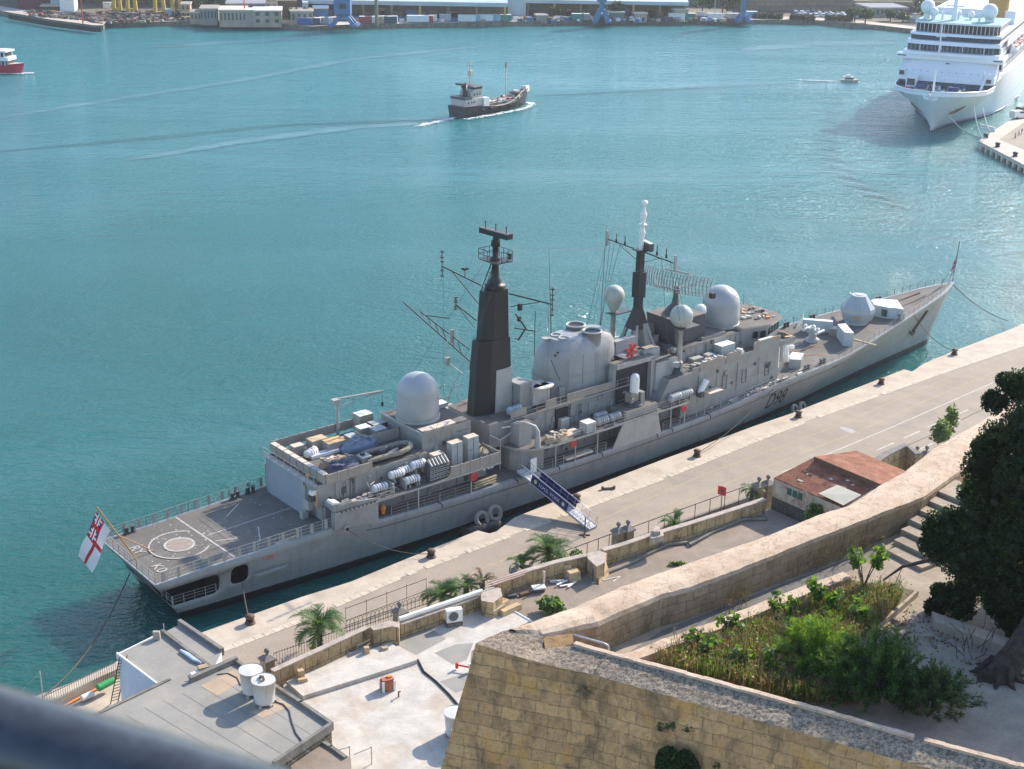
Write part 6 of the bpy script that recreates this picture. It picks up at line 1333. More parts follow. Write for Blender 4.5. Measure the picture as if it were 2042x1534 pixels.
mb.add(Vf, [(k*rr2+j, k*rr2+j+1, (k+1)*rr2+j+1, (k+1)*rr2+j) for k in range(N_-1) for j in range(rr2-1)], BAST, False)
# seaward flank of the bastion
c0 = [Vf[j] for j in range(rr2)]; fk = []
for j in range(rr2):
    q = Vector((sj[0].x, sj[0].y, c0[j].z)) + Vector((-.16, .1, 0))*(ZB-c0[j].z); fk.append(q)
mb.add(c0+fk, [(j, rr2+j, rr2+j+1, j+1) for j in range(rr2-1)], BAST)
a, b = V[0], V[rows-1]; mb.add([a, V[rows-1], fk[0]], [(0, 1, 2)], LICH)
ib = [V[k*rows+rows-1] for k in range(N_)]; mb.add(ib+[Vector((p.x, p.y, ZG-.5)) for p in ib], [(k, k+1, N_+k+1, N_+k) for k in range(N_-1)], RTOP)
mb.build("bastion", None, "massive brown stone bastion wall with a rough grey sloping top in the foreground", "bastion")
m = MB(); pl = [p+Vector((0, 0, .05)) for p in lin(i_[3:], 60)]
for k in range(59):
    if rg.random() < .93:
        a, b = pl[k], pl[k+1]; d = (b-a).normalized(); nn = Vector((-d.y, d.x, 0)); h = rg.uniform(.05, .12)
        m.prism([(v.x, v.y) for v in (a-nn*.03, b-nn*.03, b+nn*.16, a+nn*.16)], ZB-.35, a.z+h*.4, RTOP)
m.build("coping_edge", None, "narrow sunlit stone edge along the garden side of the bastion top", "coping")
m = MB(); m.prism([(p.x, p.y) for p in (P3(1090, 1290, ZB), P3(1145, 1290, ZB), P3(1142, 1262, ZB), P3(1083, 1266, ZB))], ZG-.4, [ZB-.32, ZB-.1, ZB-.02, ZB-.08], mat("broken_ochre_stone", (.42, .25, .11), .95, .3, 3, .5, (.2, .12, .06), bmp=.8, bdist=.08)); m.build("broken_stone", None, "broken ochre stone corner where the rampart meets the bastion", "stone corner")
m = MB(); a, b, c = P3(1144, 1266, ZB+.12), P3(1208, 1284, ZB+.1), P3(1219, 1310, ZG+.3); m.path([a, a.lerp(b, .95), b+Vector((.08, -.03, -.05)), Vector((b.x+.12, b.y-.05, b.z-.3)), Vector((b.x+.14, b.y-.06, ZG))], .035, STEEL, 8); m.build("handrail", None, "bent grey tube handrail at the narrow end of the garden", "handrail")
m = MB(); m.path([P3(1182, 1345, ZB-.15), P3(1196, 1325, ZB+.1), P3(1214, 1308, ZB+.12)], .014, RUST, 5); m.build("rod", None, "thin rusty rod lying across the rough bastion top", "rod")
# hanging bush on the bastion face
def on_face(px, py, off=.15):   # the battered face: intersect the ray with its plane
    d = Vector(tuple(ray(px, py))); p0 = Vector(tuple(o[3])); nrm = (fn+Vector((0, 0, .10))).normalized(); c_ = Vector((0, 0, CAM_H)); t = (p0-c_).dot(nrm)/d.dot(nrm); return c_+d*t+nrm*off
r = random.Random(6); m = MB(); c = on_face(1358, 1515, .25)
dx = Vector((math.cos(R_(-24)), math.sin(R_(-24)), 0))
for _ in range(5200):
    u_, v_ = r.gauss(0, .36), r.uniform(-1.9, .68); wmax = .72*math.sqrt(max(0, 1-(max(v_, 0)/.7)**2))+(-v_*.03 if v_ < 0 else 0)
    u_ = r.uniform(-1, 1)*wmax; k = math.sqrt(max(0, 1-(u_/(wmax+.01))**2)); q = c+dx*u_+Vector((0, 0, v_))+fn*(.42*k*r.uniform(.75, 1.05)); leaf(m, q, r.uniform(.05, .10), [LEAF['cyp'], LEAF['dark'], LEAF['cyp2'], LEAF['mid']], r, 1.6, (0, 0, -1) if r.random() < .6 else None)
m.build("hanging_bush", None, "dark green bush hanging on the bastion face at the bottom edge", "bush")
m = MB()
for (x, y) in ((1320, 1448), (1375, 1452), (1435, 1524), (1340, 1446)): q = on_face(x, y, .05); clump(m, q, (.2, .1, .15), 40, .1, [LEAF['sage'], LEAF['mid'], LEAF['dry2']], r, 1.8)
m.build("wall_weeds", kind='stuff')
for x, y in ((1168, 1375),):
    m = MB(); q = on_face(x, y, .03)
    for k in range(60): a = r.uniform(0, 6.3); L_ = r.uniform(.15, .4); m.path([q, q+dx*L_*math.cos(a)+Vector((0, 0, L_*math.sin(a)))+fn*.08], .006, LEAF['dry2'], 3)
    m.build("dry_tuft", None, "small dry tuft sprouting from the middle of the bastion face", "tuft")
# garden kerbs, bed, steps
WALK = mat('walk_painted_shade', (.17, .16, .145), .95, .2, 1.2, .5, (.1, .09, .075), bmp=.3)  # dark grey of the walk sheet stands in for the shade beside the rampart
mb = MB(); P = [P3(x, y, ZG+.005) for x, y in ((1225, 1318), (1255, 1300), (1320, 1258), (1474, 1198), (1600, 1150), (1760, 1088), (1775, 1100), (1690, 1140), (1560, 1190), (1440, 1240), (1345, 1275), (1250, 1314))]; mb.add([(v.x, v.y, ZG+.006) for v in P], [tuple(range(len(P)))[::-1]], WALK); mb.build('garden_walk_shade', kind='structure')
KB = mat("garden_kerb_stone", (.44, .36, .26), .95, .18, 1.5, .5, (.24, .19, .13), bmp=.4)
def kerbwall(pts, z0, z1, w, mt, label, name="garden_kerb", top=None):
    P = dense([P3(x, y, z1) for x, y in pts], 6, .02); m = MB()
    for a, b in zip(P[:-1], P[1:]):
        d = (b-a); d.z = 0; d.normalize(); nn = Vector((-d.y, d.x, 0))*w/2; e = d*.02; m.prism([(v.x, v.y) for v in (a-nn-e, b-nn+e, b+nn+e, a+nn-e)], z0, [a.z, b.z, b.z, a.z], mt, top)
    return m.build(name, None, label, "kerb")
kerbwall([(1248, 1313), (1345, 1276), (1440, 1243), (1560, 1194), (1690, 1146)], ZG-.2, ZG+.45, .5, RTOP, "wide pale kerb between the shaded walk and the planted bed")
kerbwall([(1700, 1276), (1765, 1232), (1829, 1177)], ZG-.2, ZG+.25, .12, KB, "thin kerb slanting along the right side of the planted bed")
m = MB(); P = [P3(x, y, ZG) for x, y in ((1856, 1236), (2045, 1303), (2250, 1372), (2250, 1390), (2040, 1322), (1862, 1256))]; m.prism([(p.x, p.y) for p in P], ZG-.1, ZG+.35, KB, RTOP); m.build("garden_kerb", None, "long low kerb crossing the pale paving left of the tree trunk", "kerb")
mb = MB(); P = [P3(x, y, ZG+.1) for x, y in ((1256, 1318), (1440, 1250), (1690, 1156), (1822, 1178), (1765, 1235), (1700, 1280), (1690, 1400), (1600, 1402), (1380, 1348), (1262, 1318))]; mb.prism([(p.x, p.y) for p in P], ZG-.2, ZG+.12, SOIL); mb.build("planted_bed", kind='structure')
for k in range(7):
    a, b = P3(1768+k*13, 1104-k*14.5, ZG), P3(1838+k*24, 1140-k*11, ZG); d = (b-a).normalized(); nn = Vector((-d.y, d.x, 0)); z = ZG+.15*(k+1)
    m = MB(); m.prism([(v.x, v.y) for v in (a, b, b+nn*(1.6 if k == 6 else .62), a+nn*(1.6 if k == 6 else .62))], ZG-.1+k*.01, z, KB, PAVE); m.build("stone_step", None, "%s stone step, counted up from the paving beside the rampart" % ("first", "second", "third", "fourth", "fifth", "sixth", "seventh")[k], "step", "worn steps beside the rampart")
# the planted bed: dry stalks, grass and shrubs
r = random.Random(15)
bed = [P3(x, y, ZG+.12) for x, y in ((1300, 1330), (1440, 1284), (1560, 1238), (1690, 1188), (1800, 1190), (1765, 1240), (1705, 1285), (1700, 1400), (1600, 1402), (1380, 1352))]
def inside(x, y):
    c = False; n = len(bed)
    for a in range(n):
        p, q = bed[a], bed[(a+1) % n]
        if (p.y > y) != (q.y > y) and x < (q.x-p.x)*(y-p.y)/(q.y-p.y)+p.x: c = not c
    return c
xs = [p.x for p in bed]; ys = [p.y for p in bed]; m = MB(); GR = [LEAF['dry'], LEAF['dry2'], LEAF['sage'], LEAF['mid'], LEAF['bright']]
cnt = 0
while cnt < 25000:
    x, y = r.uniform(min(xs), max(xs)), r.uniform(min(ys), max(ys))
    if not inside(x, y): continue
    cnt += 1; g = math.sin(x*1.3+2)*math.cos(y*1.7)+r.gauss(0, .5); h = r.uniform(.2, .75); a = r.uniform(0, 6.3); l = r.uniform(0, .3)
    mt = GR[r.choice((0, 0, 1, 2))] if g > -.1 else GR[r.choice((0, 1, 2, 4, 4))]; p = Vector((x, y, ZG+.1)); t_ = p+Vector((math.cos(a)*l*h*2, math.sin(a)*l*h*2, h)); b = Vector((math.cos(a+1.5), math.sin(a+1.5), 0))*.019
    m.add([p-b, p+b, t_+b*.3, t_-b*.3], [(0, 1, 2, 3)], mt)
    if r.random() < .28:
        for _ in range(3): leaf(m, t_+Vector((r.gauss(0, .05), r.gauss(0, .05), -r.random()*.2)), .06, [mt], r, 1.6)
m.build("weeds_and_grass", kind='stuff')
m = MB()
for _ in range(340):
    x, y = r.uniform(min(xs), max(xs)+.5), r.uniform(min(ys), max(ys)+.6)
    if not inside(x, y): continue
    p = Vector((x, y, ZG+.1)); h = r.uniform(.5, 1.25); q = p+Vector((r.gauss(0, .15), r.gauss(0, .15), h)); m.path([p, p.lerp(q, .5)+Vector((.03, 0, 0)), q], .011, r.choice((LEAF['dry'], LEAF['dry2'])), 3)
    for _ in range(r.randrange(3, 8)): f = r.uniform(.4, 1); s_ = p.lerp(q, f); m.path([s_, s_+Vector((r.gauss(0, .16), r.gauss(0, .16), r.uniform(.08, .3)))], .006, r.choice((LEAF['dry'], LEAF['dry2'])), 3)
m.build("dry_stalks", kind='stuff')
m = MB()   # dry brush by the rampart foot at the far end and near the narrow end
for (x0, y0, x1, y1, nn_) in ((1420, 1225, 1500, 1198, 22), (1570, 1145, 1740, 1085, 130), (1400, 1300, 1330, 1326, 20)):
    for _ in range(nn_):
        f = r.random(); p = P3(x0+(x1-x0)*f+r.gauss(0, 12), y0+(y1-y0)*f+r.gauss(0, 8), ZG); h = r.uniform(.3, 1.1); q = p+Vector((r.gauss(0, .2), r.gauss(0, .2), h)); m.path([p, q], .01, LEAF['dry2'], 3)
        for _ in range(5): f2 = r.uniform(.3, 1); s_ = p.lerp(q, f2); m.path([s_, s_+Vector((r.gauss(0, .15), r.gauss(0, .15), r.uniform(.05, .25)))], .006, LEAF['dry'], 3)
m.build("dry_brush", kind='stuff')
def fig(px, py, h, R, n, label, seed):
    r = random.Random(seed); c = P3(px, py, ZG+.1); m = MB(); tips = []
    for i in range(6): a = r.uniform(0, 6.3); q = Vector((math.cos(a)*R*.7, math.sin(a)*R*.7, h*r.uniform(.6, 1))); m.path([(0, 0, 0), q*.5+Vector((0, 0, .1)), q], [.03, .02, .012], BARK, 5); tips += [q, q*.75]
    for q in tips: clump(m, q, (.26, .26, .2), n//12, .17, [LEAF['bright'], LEAF['palm2'], LEAF['mid']], r, 1.15, .1)
    m.build("fig_sapling", None, label, "sapling", loc=tuple(c))
fig(1455, 1282, .9, .5, 150, "small leafy sapling on the pale kerb near the narrow end", 31); fig(1560, 1246, 1.0, .6, 180, "leafy sapling growing halfway along the pale kerb", 32); fig(1640, 1222, 1.3, .7, 220, "leafy sapling in the reddish brush near the far end of the kerb", 33)
fig(1722, 1170, 1.9, .8, 300, "tallest bright sapling next to the stone steps", 34); fig(1715, 1250, .9, .5, 150, "small sapling against the thin slanting kerb", 35); fig(1395, 1312, .8, .6, 200, "low leafy sapling above the bastion edge, leftmost in the bed", 36)
fig(1480, 1330, .9, .6, 190, "low leafy sapling near the bastion edge among dry stalks", 37); fig(1550, 1350, .9, .6, 180, "low sapling at the bastion edge just left of the big oleander", 38); fig(1660, 1250, .8, .5, 150, "little sapling in the middle of the golden dry grass", 39); fig(1590, 1290, 1.0, .6, 180, "slender bright sapling between the dry grass and the oleander", 40)
def lance(m, c, R, n, s, mts, r):
    for _ in range(n):
        d = Vector((r.gauss(0, 1), r.gauss(0, 1), abs(r.gauss(0, .9)))).normalized(); k = r.uniform(.45, 1.0); p = Vector(c)+Vector((d.x*R[0]*k, d.y*R[1]*k, d.z*R[2]*k)); a = (d*.6+Vector((r.gauss(0, .6), r.gauss(0, .6), r.uniform(-.3, .8)))).normalized()*s*r.uniform(.7, 1.3); b = a.cross(Vector((r.gauss(0, 1), r.gauss(0, 1), r.gauss(0, 1)))).normalized()*s*.075
        m.add([p, p+a*.5+b, p+a, p+a*.5-b], [(0, 1, 2, 3)], mts[r.randrange(len(mts))])
def oleander(px, py, R, n, mts, label, seed):
    r = random.Random(seed); c = P3(px, py, ZG); t = thing("oleander_bush", label, "bush", tuple(c)); m = MB()
    for i in range(26): a = r.uniform(0, 6.3); k = r.uniform(.3, .95); m.path([(0, 0, 0), (R[0]*k*.5*math.cos(a), R[1]*k*.5*math.sin(a), R[2]*.5), (R[0]*k*math.cos(a), R[1]*k*math.sin(a), R[2]*(1.05-k*.5))], [.03, .02, .01], BARK, 4)
    m.build("stems", t); m = MB()
    for i in range(n//85):
        a = r.uniform(0, 6.3); k = r.uniform(.1, 1.15); hz = r.uniform(.55, 1.25); q0 = Vector((R[0]*.25*math.cos(a), R[1]*.25*math.sin(a), .1)); q2 = Vector((R[0]*k*math.cos(a), R[1]*k*math.sin(a), max(.25, R[2]*hz*(1.1-.55*k*k)))); q1 = q0.lerp(q2, .5)+Vector((0, 0, R[2]*.22))
        for j in range(85):
            f = r.uniform(.35, 1); q = (q0*(1-f)+q1*f)*(1-f)+(q1*(1-f)+q2*f)*f; d = (q2-q1).normalized(); w = (d*.7+Vector((r.gauss(0, .6), r.gauss(0, .6), r.gauss(.1, .5)))).normalized()*r.uniform(.13, .26); b = w.cross(Vector((r.gauss(0, 1), r.gauss(0, 1), r.gauss(0, 1)))).normalized()*.014
            m.add([q, q+w*.5+b, q+w, q+w*.5-b], [(0, 1, 2, 3)], mts[r.randrange(len(mts))])
    m.build("foliage", t); return
    for i in range(26): a = r.uniform(0, 6.3); k = r.uniform(.05, .92); q_ = r.uniform(.6, 1.35); lance(m, (R[0]*k*math.cos(a), R[1]*k*math.sin(a), R[2]*(.66-.5*k*k)*r.uniform(.6, 1.35)), (R[0]*.26*q_, R[1]*.3*q_, R[2]*.32*q_), n//26, .24, mts, r)
    m.build("foliage", t)
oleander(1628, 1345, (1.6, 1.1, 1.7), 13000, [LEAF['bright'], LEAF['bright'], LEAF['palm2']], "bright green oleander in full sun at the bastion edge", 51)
oleander(1740, 1395, (2.0, 1.4, 2.0), 22000, [LEAF['palm'], LEAF['mid'], LEAF['dark'], LEAF['palm2']], "big dark oleander bush in the middle, shaded by the tree", 52)  # tree shade put into these darker leaf colours, next bush too
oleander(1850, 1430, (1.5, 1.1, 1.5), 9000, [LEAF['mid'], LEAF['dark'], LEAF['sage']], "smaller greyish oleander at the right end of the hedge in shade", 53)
# fallen branches and leaf litter by the bed
m = MB(); m.path([P3(1760, 1158, ZG+.5), P3(1800, 1130, ZG+1.0), P3(1850, 1118, ZG+1.5), P3(1900, 1095, ZG+2.0)], [.03, .06, .08, .1], BARK, 6); m.path([P3(1800, 1130, ZG+1), P3(1785, 1165, ZG+.8), P3(1740, 1178, ZG+.4)], .02, BARK, 4); m.path([P3(1850, 1118, ZG+1.5), P3(1845, 1090, ZG+1.8)], .03, BARK, 4); m.build("bare_branch", None, "bare brown branch reaching over the paving beside the steps", "branch")
m = MB()
for _ in range(900):
    x, y = r.choice(((1800, 1240), (1780, 1290), (1890, 1270), (1960, 1340))); p = P3(x+r.gauss(0, 32), y+r.gauss(0, 16), ZG+.02)
    leaf(m, p, r.uniform(.03, .1), [LEAF['brown'], LEAF['dry2'], LEAF['dry']], r, 1.8)
m.build("leaf_litter", kind='stuff')
m = MB()
for i in range(14): p = P3(1938+r.gauss(0, 14), 1300+r.gauss(0, 12), ZG); q = p+Vector((r.gauss(0, .3), r.gauss(0, .2), r.uniform(.4, 1.2))); m.path([p, p.lerp(q, .5)+Vector((r.gauss(0, .08), 0, 0)), q], .014, BARK, 4)
m.build("bare_shrub", None, "leafless twiggy shrub in front of the tree trunk", "shrub")
# the tree
c = P3(1990, 1348, ZG); t = thing("conifer_tree", "huge dark evergreen tree with billowing clumps at the right edge", "tree", (c.x, c.y, ZG)); r = random.Random(99); m = MB()
BARK2 = mat('rough_bark', (.11, .08, .06), .95, .6, 5, .7, (.03, .024, .02), streak=.7, bmp=1.0, bdist=.12)
m.path([(-.1, 0, -.3), (.12, .05, .15), (.55, .2, .7), (1.05, .45, 1.5), (1.6, .8, 2.8), (2.1, 1.2, 5.5), (2.2, 1.4, 8.2)], [.72, .52, .45, .42, .38, .28, .12], BARK2, 18)
for k_ in range(9): a_ = k_*.72; m.path([(.1+.40*math.cos(a_), .05+.40*math.sin(a_), .5), (.0+.62*math.cos(a_), .62*math.sin(a_), .1), (.95*math.cos(a_), .95*math.sin(a_), -.06)], [.10, .12, .05], BARK2, 6)
for k, (z, dx_, dy_, dz_) in enumerate(((2.6, -2.4, .4, .3), (3.4, -2.2, 1.2, .8), (4.2, -2.0, -.8, 1.2), (5.2, -1.6, 1.5, 1.4), (3.8, 1.8, 1.0, 1.0), (6.0, -1.2, -.9, 1.2), (4.6, .6, -2.0, .8), (2.9, -1.0, -1.4, -.2))[:0]):
    b0 = Vector((interp(z, [0, 1.6, 3.4, 5.5, 8.2], [.1, .6, 1.3, 1.9, 2.1]), interp(z, [0, 1.6, 3.4, 5.5, 8.2], [.1, .35, .8, 1.2, 1.4]), z)); dx_ = min(dx_, 0)*.8; dy_ = abs(dy_)*.6; m.path([b0, b0+Vector((dx_*.5, dy_*.5, dz_*.3)), b0+Vector((dx_, dy_, dz_))], [.16, .1, .04], BARK2, 7)
m.build("trunk", t)
cl = MB()
def puff(px, py, Y, R):
    p = Vector(atY(px, py, Y))-Vector((c.x, c.y, ZG)) if px else Vector((py[0]-c.x, py[1]-c.y, py[2])); px, py = (px, py) if px else (R*7, R*3); vis = px is not None and px < 2100 and Y; n = int((2300 if vis else 900)*R*R)
    for _ in range(n):
        d = Vector((r.gauss(0, 1), r.gauss(0, 1), r.gauss(0, 1))).normalized(); k = 1+.10*math.sin(d.x*9+px)*math.sin(d.y*8+d.z*9+py); q = p+d*R*k*r.uniform(.82, 1.02)
        mts = [LEAF['cyp'], LEAF['cyp2'], LEAF['dark'], LEAF['mid']] if r.random() < .5 else [LEAF['cyp'], LEAF['dark']]; leaf(cl, q, r.uniform(.045, .095) if vis else r.uniform(.08, .16), mts, r, 1.3, tuple(d*.6+Vector((0, 0, .4))))
    for _ in range(n//4): d = Vector((r.gauss(0, 1), r.gauss(0, 1), r.gauss(0, 1))).normalized(); leaf(cl, p+d*R*.72*r.random()**.3, .3, [LEAF['cyp'], LEAF['dark']], r)
for (x, y, Y, R) in [(2035, 770, 46, .62), (2060, 850, 45, 1.1), (1985, 800, 46, .5), (1995, 880, 46, .8), (1965, 930, 46, .85), (2060, 950, 44.5, 1.3), (1990, 1000, 45.5, 1.1), (1940, 985, 46.5, .6), (1960, 1060, 45.5, 1.1), (1905, 1050, 46, .75), (1868, 1050, 46.5, .6), (1860, 1085, 46, .55), (1885, 1100, 45.5, .6), (2050, 1060, 44, 1.3), (1930, 1120, 45, .9), (1990, 1120, 44.5, 1.0),
        (1935, 1170, 45, .6), (1892, 1190, 45, .55), (1865, 1212, 45.2, .42), (1915, 1210, 44.6, .6), (1870, 1178, 45.3, .3), (1985, 1190, 44, .6), (2040, 1180, 43.5, .9), (2030, 1250, 43, .5), (2060, 1290, 42.6, .6), (1960, 1150, 44.5, .7), (2005, 1235, 43.6, .42), (2028, 1262, 43.2, .4), (1985, 1212, 43.8, .38), (2042, 1230, 43.4, .5), (2120, 1000, 45, 1.6), (2110, 1150, 44, 1.4), (2130, 850, 46, 1.3), (1955, 890, 46.5, .35), (2005, 760, 46.5, .35)]: puff(x, y, Y, R)
for (x, y, z, R) in ((18.9, 43.3, 4.6, 1.1), (19.4, 43.9, 6.2, 1.3), (18.6, 43.1, 3.3, .7), (19.5, 44.6, 7.8, 1.3), (20.3, 43.6, 4.8, 1.2), (25, 46, 7, 2.2), (27.5, 48.5, 6, 2.3), (23.5, 48.5, 8.5, 1.9), (26, 44, 5, 1.8), (29, 46, 8, 2.2), (24.5, 43.5, 7.5, 1.6), (22.5, 45, 5.2, 1.5), (31, 49, 7, 2.2), (28, 43, 7, 1.9), (22, 50.5, 6.4, 1.7), (30, 42, 5, 1.8), (25.5, 50, 10, 1.8)): puff(None, (x, y, z), 0, R)
for (x, y, Y, R) in ((2260, 760, 49, 1.9), (2330, 920, 49, 2.2), (2240, 1060, 48, 2.0), (2420, 1060, 48, 2.0), (2150, 1000, 48, 1.6), (2200, 880, 49, 1.8), (2300, 1180, 46, 1.6), (2500, 900, 50, 2.2), (2330, 640, 50, 1.8), (2450, 760, 50, 2.0), (2180, 700, 49, 1.2)): puff(x, y, Y, R)
cl.build("crown", t)
# hand rail of the terrace the picture is taken from
zr = CAM_H-.50; a, b = Vector(at(0, 1478, zr)), Vector(at(560, 1652, zr)); d = (b-a).normalized(); hp = mat("painted_tube_blue_grey", (.05, .053, .06), .3, .5, 10, .6, (.018, .018, .02), coat=.2, spec=.6)
t = thing("terrace_handrail", "thick dark blue grey tube handrail, blurred in the bottom left corner", "handrail", tuple(a)); m = MB(); m.path([-d*3.0, d*.0, d*.45, d*2.2], .0315, hp, 24); m.build("rail", t)
m = MB()
for s_ in (-2.6, 1.6): q = d*s_; m.path([q, q-Vector((0, 0, .95))], .022, hp, 12)
m.path([d*-2.6-Vector((0, 0, .93)), d*1.6-Vector((0, 0, .93))], .02, hp, 10); m.build("post", t)
# ---------------------------------------------------------------- loose gear on the warship's hangar roof
def onship(p): return s2w(p)
def rbox(x, y, d, mt, top, label, name="crate", cat="crate", z=10.2, rz=0.0, group="boxes stowed on the hangar roof"):
    m = MB(); m.box((0, 0, d[2]/2), d, mt, top=top); o = m.build(name, None, label, cat, group, loc=onship((x, y, z))); o.rotation_euler = (0, 0, STH+rz); return o
SAND = mat("sand_plywood", (.55, .40, .24), .85, .12, 1.5); OCH = mat("ochre_plywood", (.60, .38, .18), .85, .12, 1.5)
rbox(22.0, 3.3, (1.3, 1.0, 1.1), TAN, DIRTW, "pair of small tan boxes at the aft port corner of the hangar roof"); rbox(24.6, 3.4, (2.0, 1.3, 1.2), TAN, SAND, "large sandy crate behind the white raft canister on the hangar roof")
rbox(25.9, 2.0, (2.2, 1.5, 1.1), TAN, OCH, "orange topped low crate in the middle of the hangar roof"); rbox(28.6, 2.4, (1.5, 1.2, .9), GREY, CRATEG, "small grey flat box on the pinkish sheet"); rbox(30.4, 2.9, (1.5, 1.2, 1.3), TAN, WHT, "white topped box at the end of the pinkish sheet")
rbox(31.8, 5.0, (1.8, 1.5, 1.9), TAN, WHT, "tallest white topped box by the davit crane"); rbox(32.9, 3.2, (2.6, 1.4, 1.2), DGREY, CRATEG, "dark box against the front wall with a grey lid"); rbox(31.5, 1.5, (1.6, 1.4, 1.3), GREY, CRATEG, "grey box inside the canvas enclosure")
rbox(26.4, -3.2, (1.3, 1.1, .9), TAN, CRATEG, "small box next to the dark inflatable boat's stern"); rbox(28.0, 3.6, (4.0, .9, .25), TAN, mat("pinkish_sheet", (.45, .34, .28), .8), "long pinkish sheet lying near the port canvas", "board", "board")
rbox(24.2, 1.4, (3.6, .9, .35), WHT, mat("pale_grey_lid", (.55, .57, .6), .6), "long pale flat case lying across the hangar roof", "case", "case")
m = MB(); m.path([(-.9, 0, .5), (-.75, 0, .5), (.75, 0, .5), (.9, 0, .5)], [.3, .48, .48, .3], WHT, 14)
for x in (-.4, 0, .4): m.tube((x-.04, 0, .5), (x+.04, 0, .5), .5, DGREY, n=14)
o = m.build("raft_canister", None, "loose white raft canister with black bands on the hangar roof", "canister", loc=onship((22.8, 1.8, 10.2))); o.rotation_euler = (0, 0, STH+.4)
def heap(name, label, cat, c, R, n, mts, seed, rz=0.0):
    r = random.Random(seed); m = MB(); N1, N2 = 18, 9; P = []
    for j in range(N2+1):
        for i in range(N1):
            a = 2*math.pi*i/N1; f = math.sin(math.pi/2*(1-j/N2)); k = r.uniform(.88, 1.1); P.append((R[0]*math.cos(a)*f*k, R[1]*math.sin(a)*f*k, R[2]*(math.sin(math.pi/2*j/N2))**.6*r.uniform(.8, 1.1)))
    m.add(P, [(j*N1+i, j*N1+(i+1) % N1, (j+1)*N1+(i+1) % N1, (j+1)*N1+i) for j in range(N2) for i in range(N1)], mts[0], True)
    for _ in range(n): x, y = r.uniform(-.8, .8)*R[0], r.uniform(-.8, .8)*R[1]; m.box((x, y, R[2]*.7+r.random()*.3), (r.uniform(.2, .7), r.uniform(.2, .5), .2), r.choice(mts), r.random()*3)
    o = m.build(name, None, label, cat, loc=onship(c)); o.rotation_euler = (0, 0, STH+rz); return o
heap("tarpaulin_bundle", "blue grey tarpaulin covering gear in the middle of the hangar roof", "tarpaulin", (28.4, .6, 10.2), (2.4, 1.1, 1.2), 4, [TARP], 3)
heap("net_bundle", "dark blue grey heap of netting near the starboard canvas", "net", (23.6, -3.3, 10.2), (2.2, 1.1, 1.0), 16, [mat("blue_net", (.14, .15, .20), .95, .5, 5, bmp=1, bdist=.1)], 4)
heap("rope_heap", "tan heap of fenders and ropes between the case and the netting", "ropes", (24.0, -1.4, 10.2), (2.2, .8, .7), 14, [mat("tan_rope", (.52, .38, .26), .9, .3, 4, bmp=1, bdist=.1), DIRTW], 5)
heap("covered_gear", "lumpy tan covered gear on the upper deck ahead of the lockers, aft one", "covered gear", (41.0, -5.6, 7.66), (.9, .8, 1.2), 3, [mat("tan_cover", (.36, .30, .23), .9, .3, 3, bmp=1, bdist=.1)], 6); heap("covered_gear", "round tan cover behind the tall lockers", "covered gear", (41.3, -3.7, 7.66), (.8, .8, 1.5), 2, [mat("tan_cover", (.36, .30, .23))], 7)
heap("sandbag_heap", "pile of sandy nets and bags at the curved edge of the waist deck", "sandbags", (51.4, -6.5, 7.68), (2.0, .9, .55), 26, [mat("tan_rope", (.52, .38, .26)), DIRTW, TAN], 8); rbox(53.6, -6.4, (2.4, 1.4, .3), TAN, DIRTW, "flat sandy board beside the sandbag pile", "board", "board", 7.68, .1, "boards on the waist deck")
m = MB(); m.b2(-2.3, 2.3, -.03, .03, 0, 1.3, TAN); m.b2(-2.3, -2.24, 0, 2.0, 0, 1.3, TAN); m.b2(2.24, 2.3, 0, 2.4, 0, 1.3, TAN); o = m.build("canvas_screen", None, "tan canvas screen enclosing dark gear before the aft radome", "screen", loc=onship((31.2, .3, 10.2))); o.rotation_euler = (0, 0, STH)
# inflatable boat on the roof
t = thing("inflatable_boat", "dark inflatable boat with olive tubes lying on the hangar roof", "inflatable boat", onship((29.4, -3.2, 10.45)), STH+R_(-3)); OLV = mat("olive_tube", (.23, .20, .155), .8, .3, 2, .5, (.4, .36, .3))
m = MB(); pts = [(-3.1, -1.05, .25)] + [(x, -1.05, .3) for x in (-2, -1, 0, 1)] + [(2.0, -.95, .4), (2.7, -.55, .5), (3.0, 0, .55), (2.7, .55, .5), (2.0, .95, .4)] + [(x, 1.05, .3) for x in (1, 0, -1, -2)] + [(-3.1, 1.05, .25)]; m.path(pts, [.15]+[.3]*13+[.15], OLV, 12); m.build("tube", t)
m = MB(); m.prism([(-2.8, -.9), (2.2, -.8), (2.7, 0), (2.2, .8), (-2.8, .9)], -.2, .02, BLK); m.build("hull", t)
m = MB(); m.box((-2.7, 0, .3), (.12, 1.6, .5), DGREY); m.box((-.6, 0, .35), (.8, .5, .7), DGREY); m.box((-3.1, 0, .5), (.4, .4, .8), BLK); m.path([(-.2, 0, .8), (.1, .2, .9)], .05, STEEL); m.box((.9, .2, .12), (1.6, .3, .12), DIRTW, .3); m.build("console", t)

